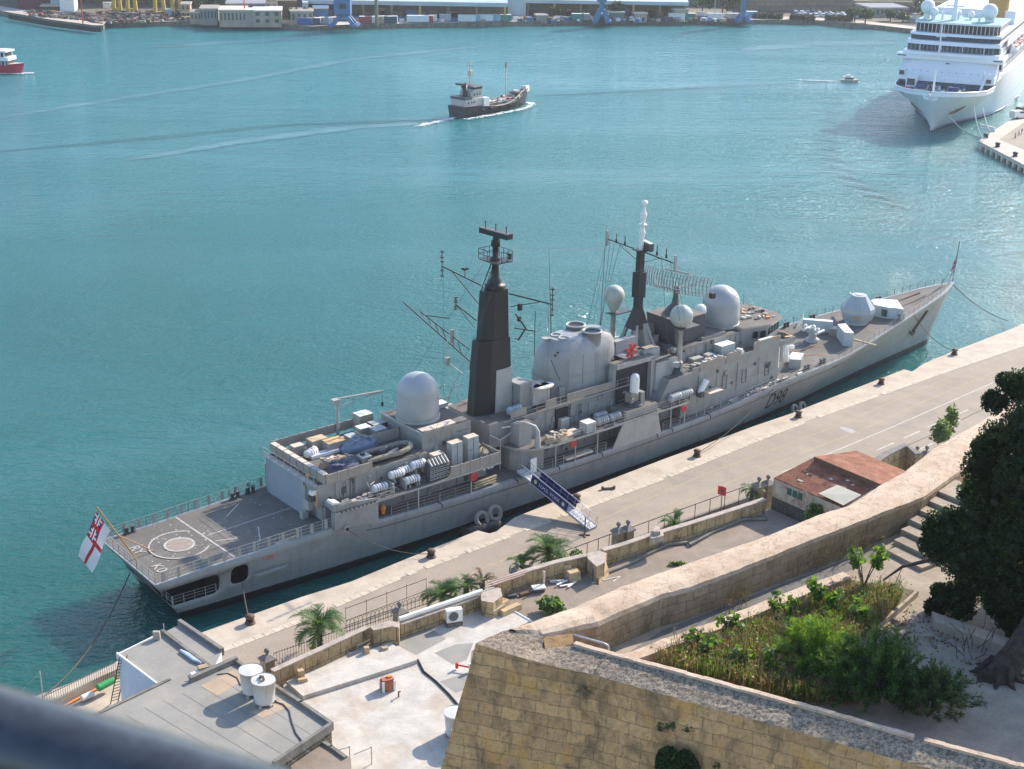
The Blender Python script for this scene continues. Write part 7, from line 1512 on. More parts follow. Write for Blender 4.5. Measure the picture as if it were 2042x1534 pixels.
# ---------------------------------------------------------------- small vessels
FOAM = mat("sea_foam", (.80, .83, .82), .9, .08, .5)
BLKH = mat("black_hull", (.02, .02, .022), .5, .3, .6, .3, (.08, .06, .05)); RED2 = mat("faded_red_paint", (.28, .07, .05), .7, .3, 1, .3, (.2, .15, .12)); BEIG = mat("deck_cream_paint", (.55, .50, .42), .7, .15, 1, .4, (.3, .25, .2))
def boat_hull(m, L_, B, zs, zb, mt, top, mid=None, rake=.06, n=18, wl=None, wt=None):
    """hull along +x, stern at 0, bow at L_; sheer from zs at the stern over mid to zb at the bow"""
    rings = []; mid = mid if mid is not None else min(zs, zb)*.75
    for i in range(n+1):
        u = i/n; w = B/2*(.80+.20*math.sin(min(1, u*3)*math.pi/2))*(1-max(0, (u-.6)/.4)**2.1)+.02; z = interp(u, [0, .15, .45, .7, 1], [zs, zs*.95, mid, mid*1.15, zb]); x = lambda f: u*L_+L_*rake*u*f-L_*rake*.5*(1-u)*(0 if f > .5 else (1-f*2))*-1*.0
        ww = w*(.78+.0*u) if u < .9 else w*.6
        rings.append([(x(0), -ww, -.8), (x(.2), -ww*1.03, .3), (x(1), -w, z), (x(1), w, z), (x(.2), ww*1.03, .3), (x(0), ww, -.8)])
    m.loft(rings, mt, closed=True, smooth=False, caps=True)
    m.add([p for r_ in rings for p in ((r_[2][0], r_[2][1]*.94, r_[2][2]+.02), (r_[3][0], r_[3][1]*.94, r_[3][2]+.02))], [(2*i, 2*i+2, 2*i+3, 2*i+1) for i in range(n)], top)
    if wl: pass
    return rings
def foam(name, pts, w, z=.06, seed=1, parent=None):
    r = random.Random(seed); m = MB()
    for a, b in zip(pts[:-1], pts[1:]):
        A_, B_ = Vector((*a, 0)), Vector((*b, 0)); L_ = (B_-A_).length; nn = int(L_*3)+3
        for _ in range(nn*int(3+w)):
            f = r.random(); q = A_.lerp(B_, f)+Vector((r.gauss(0, w*.3), r.gauss(0, w*.3), 0)); s_ = r.uniform(.12, .5)
            m.add([(q.x+s_*math.cos(k+r.random()*.5)*r.uniform(.7, 1.4), q.y+s_*math.sin(k+r.random()*.5)*.7, z+r.random()*.12) for k in (0, 1.2, 2.5, 3.7, 5)], [(0, 1, 2, 3, 4)], FOAM)
    return m.build(name, parent, kind='stuff') if not parent else m.build(name, parent)
# bunker tanker under way
T0 = Vector(at(908, 234, 0)); T1 = Vector(at(1050, 207, 0)); L_ = (T1-T0).length; az = math.atan2(T1.y-T0.y, T1.x-T0.x)
t = thing("tanker", "small black hulled tanker under way in the middle of the harbour", "tanker ship", tuple(T0), az)
SV = L_/34.0; Bm = 7.6*SV
m = MB(); boat_hull(m, L_*.97, Bm, 3.3*SV, 5.4*SV, BLKH, mat("tanker_deck", (.20, .17, .15), .9, .3, .8, .6, (.35, .3, .25)), 1.9*SV); m.build("hull", t)
m = MB(); k = SV
m.path([(x*k, sg*Bm*.46*(1 if x < 24 else (34.5-x)/11), (2.0 if x < 20 else 2.0+(x-20)*.25)*k) for sg in (-1,) for x in (12, 16, 20, 24, 28, 31, 33)], .14*k, BEIG, 5); m.path([(x*k, Bm*.46*(1 if x < 24 else (34.5-x)/11), (2.0 if x < 20 else 2.0+(x-20)*.25)*k) for x in (12, 16, 20, 24, 28, 31, 33)], .14*k, BEIG, 5)
m.b2(13*k, 27*k, -Bm*.3, Bm*.3, 1.6*k, 2.7*k, mat("tanker_trunk", (.16, .15, .14), .9)); r = random.Random(3)
for i in range(26): m.box((r.uniform(11, 28)*k, r.uniform(-Bm*.36, Bm*.36), 2.6*k+r.random()*k*.7), (r.uniform(.4, 1.6)*k, r.uniform(.3, .8)*k, r.uniform(.3, 1.0)*k), r.choice((BEIG, RED2, DGREY, WHT)), r.random())
for y in (-1, -.3, .4, 1.1): m.path([(12*k, y*k, 3.0*k), (26*k, y*k, 3.1*k)], .14*k, BEIG if y < 0 else RED2, 5)
m.build("cargo_deck", t)
m = MB(); TH = mat('tanker_house', (.50, .45, .40), .7, .15, 1, .5, (.3, .2, .15)); m.b2(1.2*k, 9.5*k, -Bm*.36, Bm*.36, 3.0*k, 5.2*k, TH, BEIG); m.b2(4.6*k, 9.5*k, -Bm*.3, Bm*.3, 5.2*k, 7.2*k, TH, BEIG); m.b2(5.6*k, 9.2*k, -Bm*.34, Bm*.34, 7.2*k, 9.0*k, TH, DGREY)
m.b2(5.55*k, 9.25*k, -Bm*.345, Bm*.345, 7.9*k, 8.5*k, GLASS); m.b2(9.5*k, 12*k, -Bm*.42, -Bm*.2, 2.4*k, 5.0*k, WHT); m.b2(1.0*k, 4.4*k, -Bm*.38, Bm*.38, 5.2*k, 5.9*k, DGREY); m.lathe([(.75*k, 5.2*k), (.7*k, 9.4*k), (.5*k, 9.4*k)], (3.6*k, -.6*k, 0), BLKH, 12)
for x in (6.0, 7.4, 8.6): m.box((x*k, -Bm*.31, 6.3*k), (.5*k, .1, .5*k), BLK); m.box((x*k-3, -Bm*.365, 4.2*k), (.5*k, .1, .5*k), BLK)
m.box((2.6*k, 0, 9.6*k), (2.4*k, 2.4*k, .5*k), BLKH); m.build("deckhouse", t)
m = MB(); m.tube((6.6*k, 0, 9*k), (6.6*k, 0, 16*k), .22*k, DIRTW); m.box((6.8*k, 0, 12.4*k), (1.0*k, 1.4*k, 1.6*k), DIRTW); m.path([(6.6*k, -1.3*k, 14.6*k), (6.6*k, 1.3*k, 14.6*k)], .08*k, DGREY); m.build("main_mast", t)
m = MB(); m.tube((23.5*k, 0, 2.6*k), (23.5*k, 0, 13.5*k), .17*k, DIRTW); m.tube((23.5*k, 0, 12.4*k), (23.5*k, 0, 14.2*k), .35*k, RED2, .1*k); m.path([(23.5*k, -1.2*k, 9*k), (23.5*k, 1.2*k, 9*k)], .08*k, DIRTW); m.build("fore_mast", t)
m = MB()
for x in (8, 12, 17, 21, 26): m.path([(x*k+.55*k*math.cos(a), -Bm*.5-.2*k, 1.3*k+.55*k*math.sin(a)) for a in np.linspace(0, 6.28, 13)[:-1]], .2*k, BLK, 6, closed=True)
m.build("tyre_fender", t)
m = MB(); m.prism([(32.4*k, -1.0*k), (35.2*k, 0), (32.4*k, 1.0*k), (33.2*k, 0)], 3.9*k, 5.7*k, WHT); m.box((29.5*k, 0, 4.2*k), (4.4*k, 3.2*k, .5*k), DGREY); m.box((28.6*k, 0, 4.4*k), (1.6*k, 2.0*k, 1.0*k), BEIG); m.build("forecastle", t)
def T2(x, y): return (T0.x+x*math.cos(az)-y*math.sin(az), T0.y+x*math.sin(az)+y*math.cos(az))
foam("wake_foam", [T2(L_*1.06, 0), T2(L_*.98, -2.6), T2(L_*.8, -5), T2(L_*.55, -5.6), T2(L_*.3, -5.4), T2(0, -4.8)], 1.6, seed=2); foam("wake_foam", [T2(L_*1.06, 0), T2(L_*.95, 3)], 1.8, seed=3); foam("wake_foam", [T2(-1, -1), T2(-9, -1.5), T2(-18, -2)], 1.8, seed=4)
# red and white excursion boat
F0 = Vector(at(43, 146, 0)); t = thing("excursion_boat", "red hulled white passenger boat cut by the left edge", "passenger boat", tuple(F0), R_(180-8)); m = MB()
# built pointing along -x so that its bow is at the origin
def bh(sgn=-1): pass
hm = MB(); boat_hull(hm, 22, 6.2, 2.6, 3.4, mat("ferry_red", (.42, .03, .05), .5, .1, 1), DIRTW, 2.5); hm.v = [(22-x, y, z) for x, y, z in hm.v]; hm.build("hull", t)
m.b2(3.5, 21, -2.7, 2.7, 2.6, 4.2, DGREY, WHT); m.b2(2.8, 21.5, -3.0, 3.0, 4.2, 5.4, WHT); m.b2(4.5, 21, -2.6, 2.6, 5.4, 7.0, DGREY); m.b2(3.2, 21.5, -3.1, 3.1, 7.0, 7.5, WHT); m.b2(4.0, 6.5, -2.2, 2.2, 5.4, 7.0, GLASS)
for x in np.arange(4, 21, 1.3): m.b2(x, x+.18, -2.85, -2.72, 2.6, 4.2, WHT); m.b2(x, x+.18, 2.72, 2.85, 2.6, 4.2, WHT); m.b2(x, x+.15, -2.9, -2.7, 5.4, 7.0, WHT); m.b2(x, x+.15, 2.7, 2.9, 5.4, 7.0, WHT)
m.build("cabin", t); m = MB(); m.path([(8.0, 0, 7.5), (7.6, 0, 9.5), (8.4, 0, 12.0)], [.5, .35, .12], WHT, 8); m.path([(8, -1.2, 9.6), (8, 1.2, 9.6)], .1, WHT); m.build("mast", t)
foam("wake_foam", [(F0.x+3.5, F0.y), (F0.x-1, F0.y-1.6), (F0.x-6, F0.y-2.2)], 1.5, seed=6); foam("wake_foam", [(F0.x+3.5, F0.y), (F0.x+.5, F0.y+1.0)], 1.4, seed=7)
# small launch
B0 = Vector(at(1676, 163, 0)); t = thing("motor_launch", "small cream motor launch near the cruise ship", "motor boat", tuple(B0), R_(-8)); t.scale = (.62, .62, .62); m = MB(); boat_hull(m, 9.5, 3.2, 1.3, 1.7, BEIG, DIRTW, 1.1); m.build("hull", t); m = MB(); m.b2(2, 6.8, -1.2, 1.2, 1.2, 2.6, WHT); m.b2(2.2, 6.9, -1.22, 1.22, 1.7, 2.3, GLASS); m.b2(1.4, 6.4, -1.4, 1.4, 2.7, 2.9, DIRTW); m.b2(3, 5.2, -1, 1, 2.9, 3.8, WHT); m.tube((4, 0, 3.8), (4, 0, 5.0), .06, WHT); m.build("cabin", t)
foam("wake_foam", [(B0.x-1, B0.y), (B0.x-7, B0.y+1.0), (B0.x-14, B0.y+2)], .9, seed=8); foam("wake_foam", [(B0.x+6.5, B0.y-1.0), (B0.x+4, B0.y-1.8)], .9, seed=9)
# ---------------------------------------------------------------- cruise ship
CW = mat("cruise_white_paint", (.74, .76, .78), .35, .04, .1, .12, (.5, .48, .44)); CB = mat("cruise_window_band", (.025, .045, .055), .12, .4, .4); CG = mat("cruise_glass_brown", (.05, .04, .03), .15, .5, .5); FY = mat("funnel_yellow", (.42, .24, .06), .5, .06, 1); CBL = mat("cruise_boot_blue", (.02, .06, .16), .5)
CO = at(1855, 264, 0); CAZ = R_(65); t = thing("cruise_ship", "large white cruise ship moored bow towards the viewer at the right edge", "cruise ship", CO, CAZ)
# local frame: x runs aft, y to the ship's starboard (left in the picture)
def cs_half(u, fr): # u metres aft of the stem at deck; fr 0 waterline 1 deck
    dk = interp(u, [0, 1.5, 5, 10, 16, 24, 36, 200], [.2, 4.2, 8.2, 11.0, 12.8, 13.6, 14.2, 14.2]); w = interp(u, [0, 8, 16, 26, 40, 60, 200], [.05, .4, 2.6, 6.4, 11.5, 14.1, 14.2]); return w+(dk-w)*fr**1.25
m = MB(); rings = []; frs2 = [-.25, 0, .05, .12, .3, .5, .7, .85, 1]
for u in [0, .7, 1.5, 3, 5, 7.5, 10, 13, 16, 20, 24, 30, 36, 42, 50, 60, 80, 110, 150, 175]:
    r_ = []
    for f in frs2:
        x0 = -8.2*max(f, 0)**1.3 + (2 if f < 0 else 0); x = x0+u*(1-x0/175)*1.0; hb = cs_half(u, max(f, 0)); zt = interp(u, [0, 16, 26, 27, 175], [11.2, 10.2, 10.2, 14.6, 14.6]); r_.append((x, hb, f*zt))
    rings.append([(x, y, z) for x, y, z in r_] + [(x, -y, z) for x, y, z in r_[::-1]])
m.loft(rings, CW, closed=True, smooth=False, caps=True); ho = m.build("hull", t)
for p in ho.data.polygons:
    if abs(p.normal.z) < .7: p.use_smooth = True
m = MB()
for sg in (-1, 1): m.path([(-2.0+u*.99+1.2, sg*(cs_half(u, .03)+.05), .35) for u in (1, 5, 10, 16, 24, 36, 50, 80)], .38, CBL, 5)
m.build("boot_topping", ho)
m = MB()
for sg in (-1, 1):
    pl = [(-8.2+u*1.047, sg*cs_half(u, 1), interp(u, [0, 16, 26], [11.2, 10.2, 10.2])) for u in (0, 1.5, 3, 5, 7.5, 10, 13, 16, 20, 25)]
    m.loft([pl, [(x, y*1.0, z+1.1) for x, y, z in pl]], CW, closed=False, smooth=False); m.path([(x, y, z+1.15) for x, y, z in pl], .22, CW, 6)
m.build("bow_bulwark", t)
m = MB(); m.add([(p[0], s_*p[1]*.97, p[2]+.05) for p in [(-8.2+u*1.047, cs_half(u, 1), interp(u, [0, 16, 26], [11.2, 10.2, 10.2])) for u in (.5, 1.5, 3, 5, 7.5, 10, 13, 16, 20, 26)] for s_ in (-1, 1)], [(2*i, 2*i+2, 2*i+3, 2*i+1) for i in range(9)], mat("bow_deck_green_grey", (.18, .24, .24), .8)); m.build("bow_deck", t)
m = MB(); NB = mat("winch_blue", (.03, .05, .12), .6); r = random.Random(5)
for x, y in ((3, 4.5), (3, -4.5), (8, 5), (8, -5)): m.path([(x, y-1.4, 11.6), (x, y+1.4, 11.6)], .9, NB, 12); m.box((x+.5, y, 11.0), (3.6, 3.4, .9), GREYL)
for i in range(26): m.box((r.uniform(-3, 13), r.uniform(-9, 9)*min(1, 1), 11.0), (r.uniform(.4, 1.4), r.uniform(.4, 1.4), r.uniform(.4, 1.3)), r.choice((WHT, NB, GREYL, RED, CW)), r.random())
m.tube((-3.5, 0, 11), (-3.5, 0, 17.5), .28, CW); m.box((11, 8.5, 12.2), (3.4, 3.0, 3.0), CW); m.box((11, 8.5, 12.2), (3.5, 2.2, 1.8), DGREY); m.path([(9, -10.8, 11), (12.5, -11.5, 15), (12.5, -12.5, 15.5)], .35, CW, 6); m.path([(13, -10.8, 11.2), (13, -10.8, 16)], .25, CW, 6)
m.build("mooring_gear", t)
m = MB()   # sloping front of the superstructure with its decks
def deckband(x0, x1, hw, z0, z1, mt, rk=0.0, x2=160, top=None, rnd=1.6):
    a = [(x0+rnd*1.1, hw), (x0+rnd*.25, hw-rnd*1.6), (x0, hw*.45), (x0, -hw*.45), (x0+rnd*.25, -hw+rnd*1.6), (x0+rnd*1.1, -hw)]; b = [(x1+p[0]-x0, p[1]) for p in a]
    m.prism(a+[(x2, -hw), (x2, hw)], z0, z1, mt, top, poly2=b+[(x2, -hw), (x2, hw)])
deckband(14.5, 15.0, 13.0, 10.3, 12.2, CB, x2=20); deckband(14.0, 14.6, 13.5, 12.0, 13.8, CW); deckband(15.4, 19.6, 13.3, 13.8, 18.2, CW)
deckband(19.0, 19.4, 13.4, 18.2, 18.9, CB); deckband(17.6, 17.8, 13.6, 18.9, 19.7, CW, rnd=2.2); deckband(21.0, 21.6, 12.9, 19.7, 21.6, CB); deckband(20.6, 21.2, 13.1, 21.5, 22.5, CW); deckband(23.5, 24.0, 12.6, 22.5, 23.9, CB); deckband(23.3, 23.6, 12.9, 23.8, 24.5, CW)
deckband(26.5, 25.8, 11.9, 24.5, 27.0, CG, x2=46); deckband(25.2, 25.2, 12.2, 27.0, 27.5, CW, x2=48, top=mat("sports_deck_green", (.25, .45, .40), .8))
m.b2(18.4, 23.0, -15.0, 15.0, 17.5, 18.9, CW); m.b2(18.35, 18.4, -14.6, -12.2, 18.2, 18.5, CB); m.b2(18.35, 18.4, 12.2, 14.6, 18.2, 18.5, CB)
for x in (-9, -3, 3, 9): m.tube((21.2, x, 19.7), (21.0, x, 21.6), .12, CW)
for y in np.arange(-11.5, 11.6, 1.15): m.b2(25.7, 25.95, y-.06, y+.06, 24.6, 27.0, CW); m.b2(20.9, 21.05, y-.05, y+.05, 19.8, 21.4, GREYL)
m.b2(16.3, 16.5, -.5, .5, 16.9, 17.2, BLK); m.b2(14.0, 14.3, 11.5, 12.9, 13.4, 14.6, DGREY); m.b2(14.0, 14.3, -12.9, -11.5, 12.6, 13.7, DGREY)
for i in range(12): m.b2(14.75, 14.9, -11+i*2-.2, -11+i*2+.2, 14.6, 14.85, GREYL)
m.build("superstructure", t)
m = MB()   # port side decks, seen running off to the right
m.b2(26, 170, -14.25, -13.2, 14.6, 18.6, CW); m.b2(24, 170, -13.4, -12.6, 18.6, 21.2, CW); m.b2(30, 170, -14.25, -14.0, 21.2, 24.0, CW); m.b2(28, 160, -14.3, -14.2, 15.2, 15.9, GREYL)
for i in range(40): m.b2(29+i*3.3, 30+i*3.3, -14.32, -14.2, 16.4, 17.2, CB)
m.b2(36, 170, -14.32, -14.22, 18.7, 21.0, DGREY)
for i in range(14): m.b2(37+i*9, 37.5+i*9, -14.9, -14.2, 18.4, 21.6, CW)
m.b2(60, 95, -12, 12, 24.5, 28.5, CW); m.b2(22, 22.6, -14.25, -13.6, 15.6, 17.6, CB)
for i in range(5): m.b2(22.5, 160, -14.24-.02*0, -14.22, 2+i*2.3, 2.04+i*2.3, GREYL)
m.build("side_decks", t)
for i in range(9):
    m = MB(); x = 42+i*9.2; m.path([(x-3.8, -15.0, 19.6), (x-3, -15.0, 19.4), (x+3, -15.0, 19.4), (x+3.8, -15, 19.6)], [.3, 1.1, 1.1, .3], CW, 10); m.b2(x-2.8, x+2.8, -15.9, -14.2, 20.0, 20.6, RED2 if i % 2 else mat('lifeboat_canopy', (.6, .2, .12), .6)); m.build("lifeboat", t)
def dome(y, x, z, R, label="satellite_dome"): m = MB(); m.ball((x, y, z+R*.9), R, CW, 20); m.tube((x, y, 27.4), (x, y, z), R*.5, CW); m.build(label, t)
dome(10.0, 33, 29.0, 2.1); dome(7.8, 31, 28.6, 1.3); dome(-7.6, 34, 28.4, 2.3); dome(1.5, 36, 28.4, 1.0); dome(-2, 38, 28.0, 1.0)
m = MB(); m.box((34, 2.2, 30.5), (2.4, 1.6, 6.5), CW, taper=.6); m.tube((34, 2.2, 33), (34, 2.2, 38), .3, CW); m.path([(34, 0, 33.4), (34, 4.4, 33.4)], .2, CW); m.path([(34, -.4, 31.5), (34, 4.8, 31.5)], .25, CW)
for y in (-9, -5, 5.5, 8): m.tube((33, y, 27.4), (33, y, 30), .35, CW)
m.build("radar_mast", t)
m = MB(); m.tube((15.5, 2.6, 18.9), (15.5, 2.6, 28.2), .3, CW, .18); m.path([(15.5, 1.2, 24.5), (15.5, 4.0, 24.5)], .1, CW); m.build("foremast", t)
m = MB(); m.lathe([(3.2, 24), (3.1, 38)], (62, -6.5, 0), FY, 24); m.build("funnel", t)
m = MB(); m.prism([(-1, -6.0), (2.2, -8.4), (1.4, -8.6), (-1.2, -6.5)], 6.2, 7.2, BLK)
AN = MB(); 
def csy(x, z): u = (x+8.2*(z/10.6)**1.3); return cs_half(max(u, .5), z/10.6)
for sg in (-1, 1): AN.path([(x, sg*(csy(x, z)+.15), z) for x, z in ((7.6, 6.9), (6.2, 6.4), (5.2, 5.4), (3.6, 4.8))], [.15, .5, .55, .12], mat("anchor_bronze", (.16, .12, .08), .7), 6)
AN.build("anchor", ho)
# mooring lines of the cruise ship, its pier
pier = [at(x, y, 2)[:2] for x, y in ((1951, 281), (2046, 218))]; pr = [at(x, y, 2)[:2] for x, y in ((2050, 333), (2200, 430))]
PQ = mat("pier_concrete", (.50, .43, .36), .9, .12, .3, .4, (.38, .34, .3)); mb = MB(); a, b, c_ = Vector(pier[0]), Vector(pier[1]), Vector(pr[0]); far2 = b+(b-a)*4; near2 = c_+(c_-a)*.8
mb.prism([tuple(a), tuple(c_), tuple(near2), (near2.x+120, near2.y+60), (far2.x+60, far2.y), tuple(far2)], 1.1, 2.0, PQ)
mb.prism([tuple(a+Vector((.8, .4))), tuple(c_+Vector((1, .6))), tuple(near2+Vector((1, .6))), (near2.x+118, near2.y+60), (far2.x+58, far2.y), tuple(far2+Vector((1, 0)))], -4, 1.12, QWALL); mb.build("pier", kind='structure')
mb = MB(); e_ = Vector((.55, .83)); P = [a+e_*4+Vector((4, -1)), c_+Vector((9, 2)), c_+Vector((90, 50)), far2+Vector((40, 0)), b+Vector((5, 0))]; mb.add([(p[0], p[1], 2.005) for p in P], [(0, 1, 2, 3, 4)], ASPH); mb.build("pier_roadway", kind='structure')
m = MB(); n_ = 9
for i in range(n_): q = a.lerp(c_, (i+.5)/n_*1.0); m.box((q.x+.3, q.y-.1, .2), (1.0, .7, 2.4), DIRTW, math.atan2((c_-a).y, (c_-a).x))
m.build("pier_pile", None, "row of pale concrete piles under the edge of the cruise pier", "piles")
for k, (x, y) in enumerate(((1966, 275), (1989, 293), (2024, 312))):
    bq = at(x, y, 2.0); m = MB(); m.lathe([(.7, 0), (.5, .4), (.75, 1.0), (.2, 1.2)], (0, 0, 0), BLK, 10); m.build("bollard", None, ("bollard at the pier corner taking the cruise ship's lines", "middle bollard along the near edge of the pier", "bollard nearest the right edge on the cruise pier")[k], "bollard", "bollards on the cruise pier", loc=bq)
def c2w(x, y, z): return (CO[0]+x*math.cos(CAZ)-y*math.sin(CAZ), CO[1]+x*math.sin(CAZ)+y*math.cos(CAZ), z)
bq = at(1966, 275, 2.8)
def rope2(a, b, sag, label, r=.12):
    a, b = Vector(a), Vector(b); m = MB(); m.path([a.lerp(b, i/12)-Vector((0, 0, sag*4*(i/12)*(1-i/12))) for i in range(13)], r, mat("pale_rope", (.45, .45, .42), .9), 5); m.build("mooring_rope", None, label, "rope", "mooring ropes of the cruise ship")
rope2(c2w(-6.5, -3.5, 8.5), bq, 2.2, "long pale rope from the cruise ship's stem to the pier corner"); rope2(c2w(2.0, -10.5, 8.2), at(1962, 277, 2.8), 1.6, "shorter pale rope from the cruise ship's port bow to the pier corner"); rope2(c2w(14, -11.5, 6.0), at(1974, 262, 2.8), .6, "steep short rope from the cruise ship's side to the pier")
# people, a van and barriers on the pier
def person(px, py, z, label, top, legs, seed=0, name="person", hgt=1.72):
    me = bpy.data.meshes.new("body"); k = hgt/1.72
    J = [(0, 0, .95), (0, 0, 1.2), (0, 0, 1.42), (0, 0, 1.52), (0, .02, 1.64), (.09, 0, .9), (.11, .06, .48), (.12, 0, .06), (.12, .12, .03), (-.09, 0, .9), (-.12, -.08, .48), (-.13, -.12, .06), (-.13, 0, .03), (.19, 0, 1.40), (.25, .02, 1.12), (.24, .12, .88), (-.19, 0, 1.40), (-.26, .0, 1.12), (-.24, .1, .88)]
    Ed = [(0, 1), (1, 2), (2, 3), (3, 4), (0, 5), (5, 6), (6, 7), (7, 8), (0, 9), (9, 10), (10, 11), (11, 12), (2, 13), (13, 14), (14, 15), (2, 16), (16, 17), (17, 18)]
    Rd = [.13, .12, .13, .055, .10, .09, .06, .045, .035, .09, .06, .045, .035, .055, .042, .03, .055, .042, .03]
    me.from_pydata([tuple(c*k for c in j) for j in J], Ed, []); o = bpy.data.objects.new(name, me); SC.collection.objects.link(o); o.modifiers.new("s", 'SKIN'); me.skin_vertices.new() if not me.skin_vertices else None
    for v, rr_ in zip(me.skin_vertices[0].data, Rd): v.radius = (rr_*k, rr_*k*.85)
    me.skin_vertices[0].data[0].use_root = True; bpy.context.view_layer.update(); dg = bpy.context.evaluated_depsgraph_get(); nm = bpy.data.meshes.new_from_object(o.evaluated_get(dg)); o.modifiers.clear(); o.data = nm
    sk = mat("skin_tone", (.45, .27, .18), .7, .05); nm.materials.clear()
    for mt_ in (top, legs, sk, BLK): nm.materials.append(mt_)
    for p in nm.polygons:
        zc, xc = p.center.z/k, abs(p.center.x)/k; p.material_index = 1 if zc < .93 and xc < .2 else 2 if (zc > 1.5 or (xc > .2 and zc < 1.1)) else 0; p.use_smooth = True
        if zc > 1.66: p.material_index = 3
    o.location = at(px, py, z); o.rotation_euler = (0, 0, seed*1.3); return tag(o, label, "person", "people on the cruise pier")
DK1 = mat("dark_clothes", (.03, .03, .05), .9); PL1 = mat("pale_clothes", (.6, .55, .5), .9); GR1 = mat("denim", (.08, .11, .2), .9)
person(2024, 276, 2.0, "person in dark clothes standing left on the pier", DK1, DK1, 1); person(2031, 272, 2.0, "person in a pale top in the middle of the pier group", PL1, GR1, 2); person(2037, 268, 2.0, "person in dark top and jeans nearest the right edge", DK1, GR1, 3)
def van(px, py, z, rz, label, body, L_=5.2, W_=2.0, h=2.3, name="van", cat="van", group=None, z0=None, pos=None):
    t = thing(name, label, cat, pos or at(px, py, z), rz, group); m = MB(); m.prism([(-L_/2, -W_/2), (L_/2, -W_/2), (L_/2, W_/2), (-L_/2, W_/2)], .35, h*.58, body); m.prism([(-L_/2, -W_/2), (L_*.28, -W_/2), (L_*.28, W_/2), (-L_/2, W_/2)], h*.58, h, body, poly2=[(-L_/2, -W_*.44), (L_*.16, -W_*.44), (L_*.16, W_*.44), (-L_/2, W_*.44)]); m.build("body", t)
    m = MB(); m.b2(L_*.22, L_*.26, -W_*.4, W_*.4, h*.6, h*.9, GLASS)
    for sg in (-1, 1): m.b2(-L_*.1, L_*.2, sg*W_*.485, sg*W_*.475, h*.6, h*.88, GLASS)
    m.build("window", t)
    for x in (-L_*.3, L_*.3):
        for sg in (-1, 1): m = MB(); m.tube((x, sg*W_*.42, .35), (x, sg*W_*.52, .35), .35, BLK, n=12); m.build("wheel", t)
    return t
van(2030, 236, 2.0, R_(30), "white van parked on the pier beside the cruise ship", WHT); van(2040, 228, 2.0, R_(35), "dark van behind the white one on the pier", DGREY)
m = MB(); m.path([(0, 0, .2), (-2.4, 5, .2)], .3, WHT, 6); m.box((-1.2, 2.5, .6), (.4, 6, 1.2), WHT, .4); m.build("gangway_steps", None, "white boarding steps lying between the cruise ship and the pier", "boarding steps", loc=at(1983, 263, 2.0))
# ---------------------------------------------------------------- the docks on the far shore
def fbase(px, py, z=1.95): return at(px, py, z)
def fp(px, py, Y): return atY(px, py, Y)
def fbox(name, label, cat, x0, x1, ybase, ytop, dep, mt, top=None, wins=None, group=None, wmt=None, Y=None, skew=0.0, trim=True, parapet=None):
    """building whose front stands between pixel columns x0 and x1; ybase is the foot, ytop the eaves"""
    b0 = Vector(fbase(x0, ybase)) if Y is None else Vector((fp(x0, ybase, Y)[0], Y, 1.9)); b1 = Vector(fbase(x1, ybase+skew)) if Y is None else Vector((fp(x1, ybase, Y)[0], Y, 1.9))
    hz = fp((x0+x1)/2, ytop, (b0.y+b1.y)/2)[2]; t = thing(name, label, cat, (0, 0, 0), 0, group); m = MB()
    d = (b1-b0); d.z = 0; L_ = d.length; d.normalize(); nb = Vector((-d.y, d.x, 0))
    q = [b0, b1, b1+nb*dep, b0+nb*dep]; m.prism([(v.x, v.y) for v in q], 1.0, hz, mt, top or WHT); m.build("wall", t)
    if trim: m = MB(); e = .35; m.prism([(v.x, v.y) for v in (b0-d*e-nb*e, b1+d*e-nb*e, b1+d*e+nb*(dep+e), b0-d*e+nb*(dep+e))], hz, hz+.5, parapet or DIRTW, top or DIRTW); m.build("roof", t)
    if wins:
        nx, nz = wins; H_ = hz-1.9
        for i in range(nx):
            for j in range(nz):
                u = (i+.5)/nx*L_; z = 1.9+H_*(j+.35)/nz; w = min(L_/nx*.42, 3.0); h = H_/nz*.5; p = b0+d*u-nb*.06; m = MB()
                m.add([(p.x-d.x*w/2, p.y-d.y*w/2, z), (p.x+d.x*w/2, p.y+d.y*w/2, z), (p.x+d.x*w/2, p.y+d.y*w/2, z+h), (p.x-d.x*w/2, p.y-d.y*w/2, z+h)], [(0, 1, 2, 3)], wmt or DGREY); m.build("window", t)
    return t
TANF = mat("far_tan_stone", (.40, .32, .23), .95, .15, .3, .4, (.25, .2, .15), streak=.3); TANF2 = mat("far_grey_stone", (.30, .27, .23), .95, .15, .3, .4, (.2, .17, .13)); BRNF = mat("far_brown_shed_wall", (.16, .115, .065), .95, .3, .15, .6, (.08, .065, .04), streak=.5)
BLUF = mat("crane_blue_paint", (.05, .15, .30), .6, .15, .3, .2, (.2, .2, .2)); YELF = mat("crane_yellow_paint", (.52, .36, .05), .6, .12, .3, .2, (.3, .2, .08)); PALB = mat("shed_roof_pale_blue", (.42, .48, .50), .6, .12, .15, .5, (.30, .30, .27)); OLVF = mat("crane_leg_olive", (.20, .18, .12), .8)
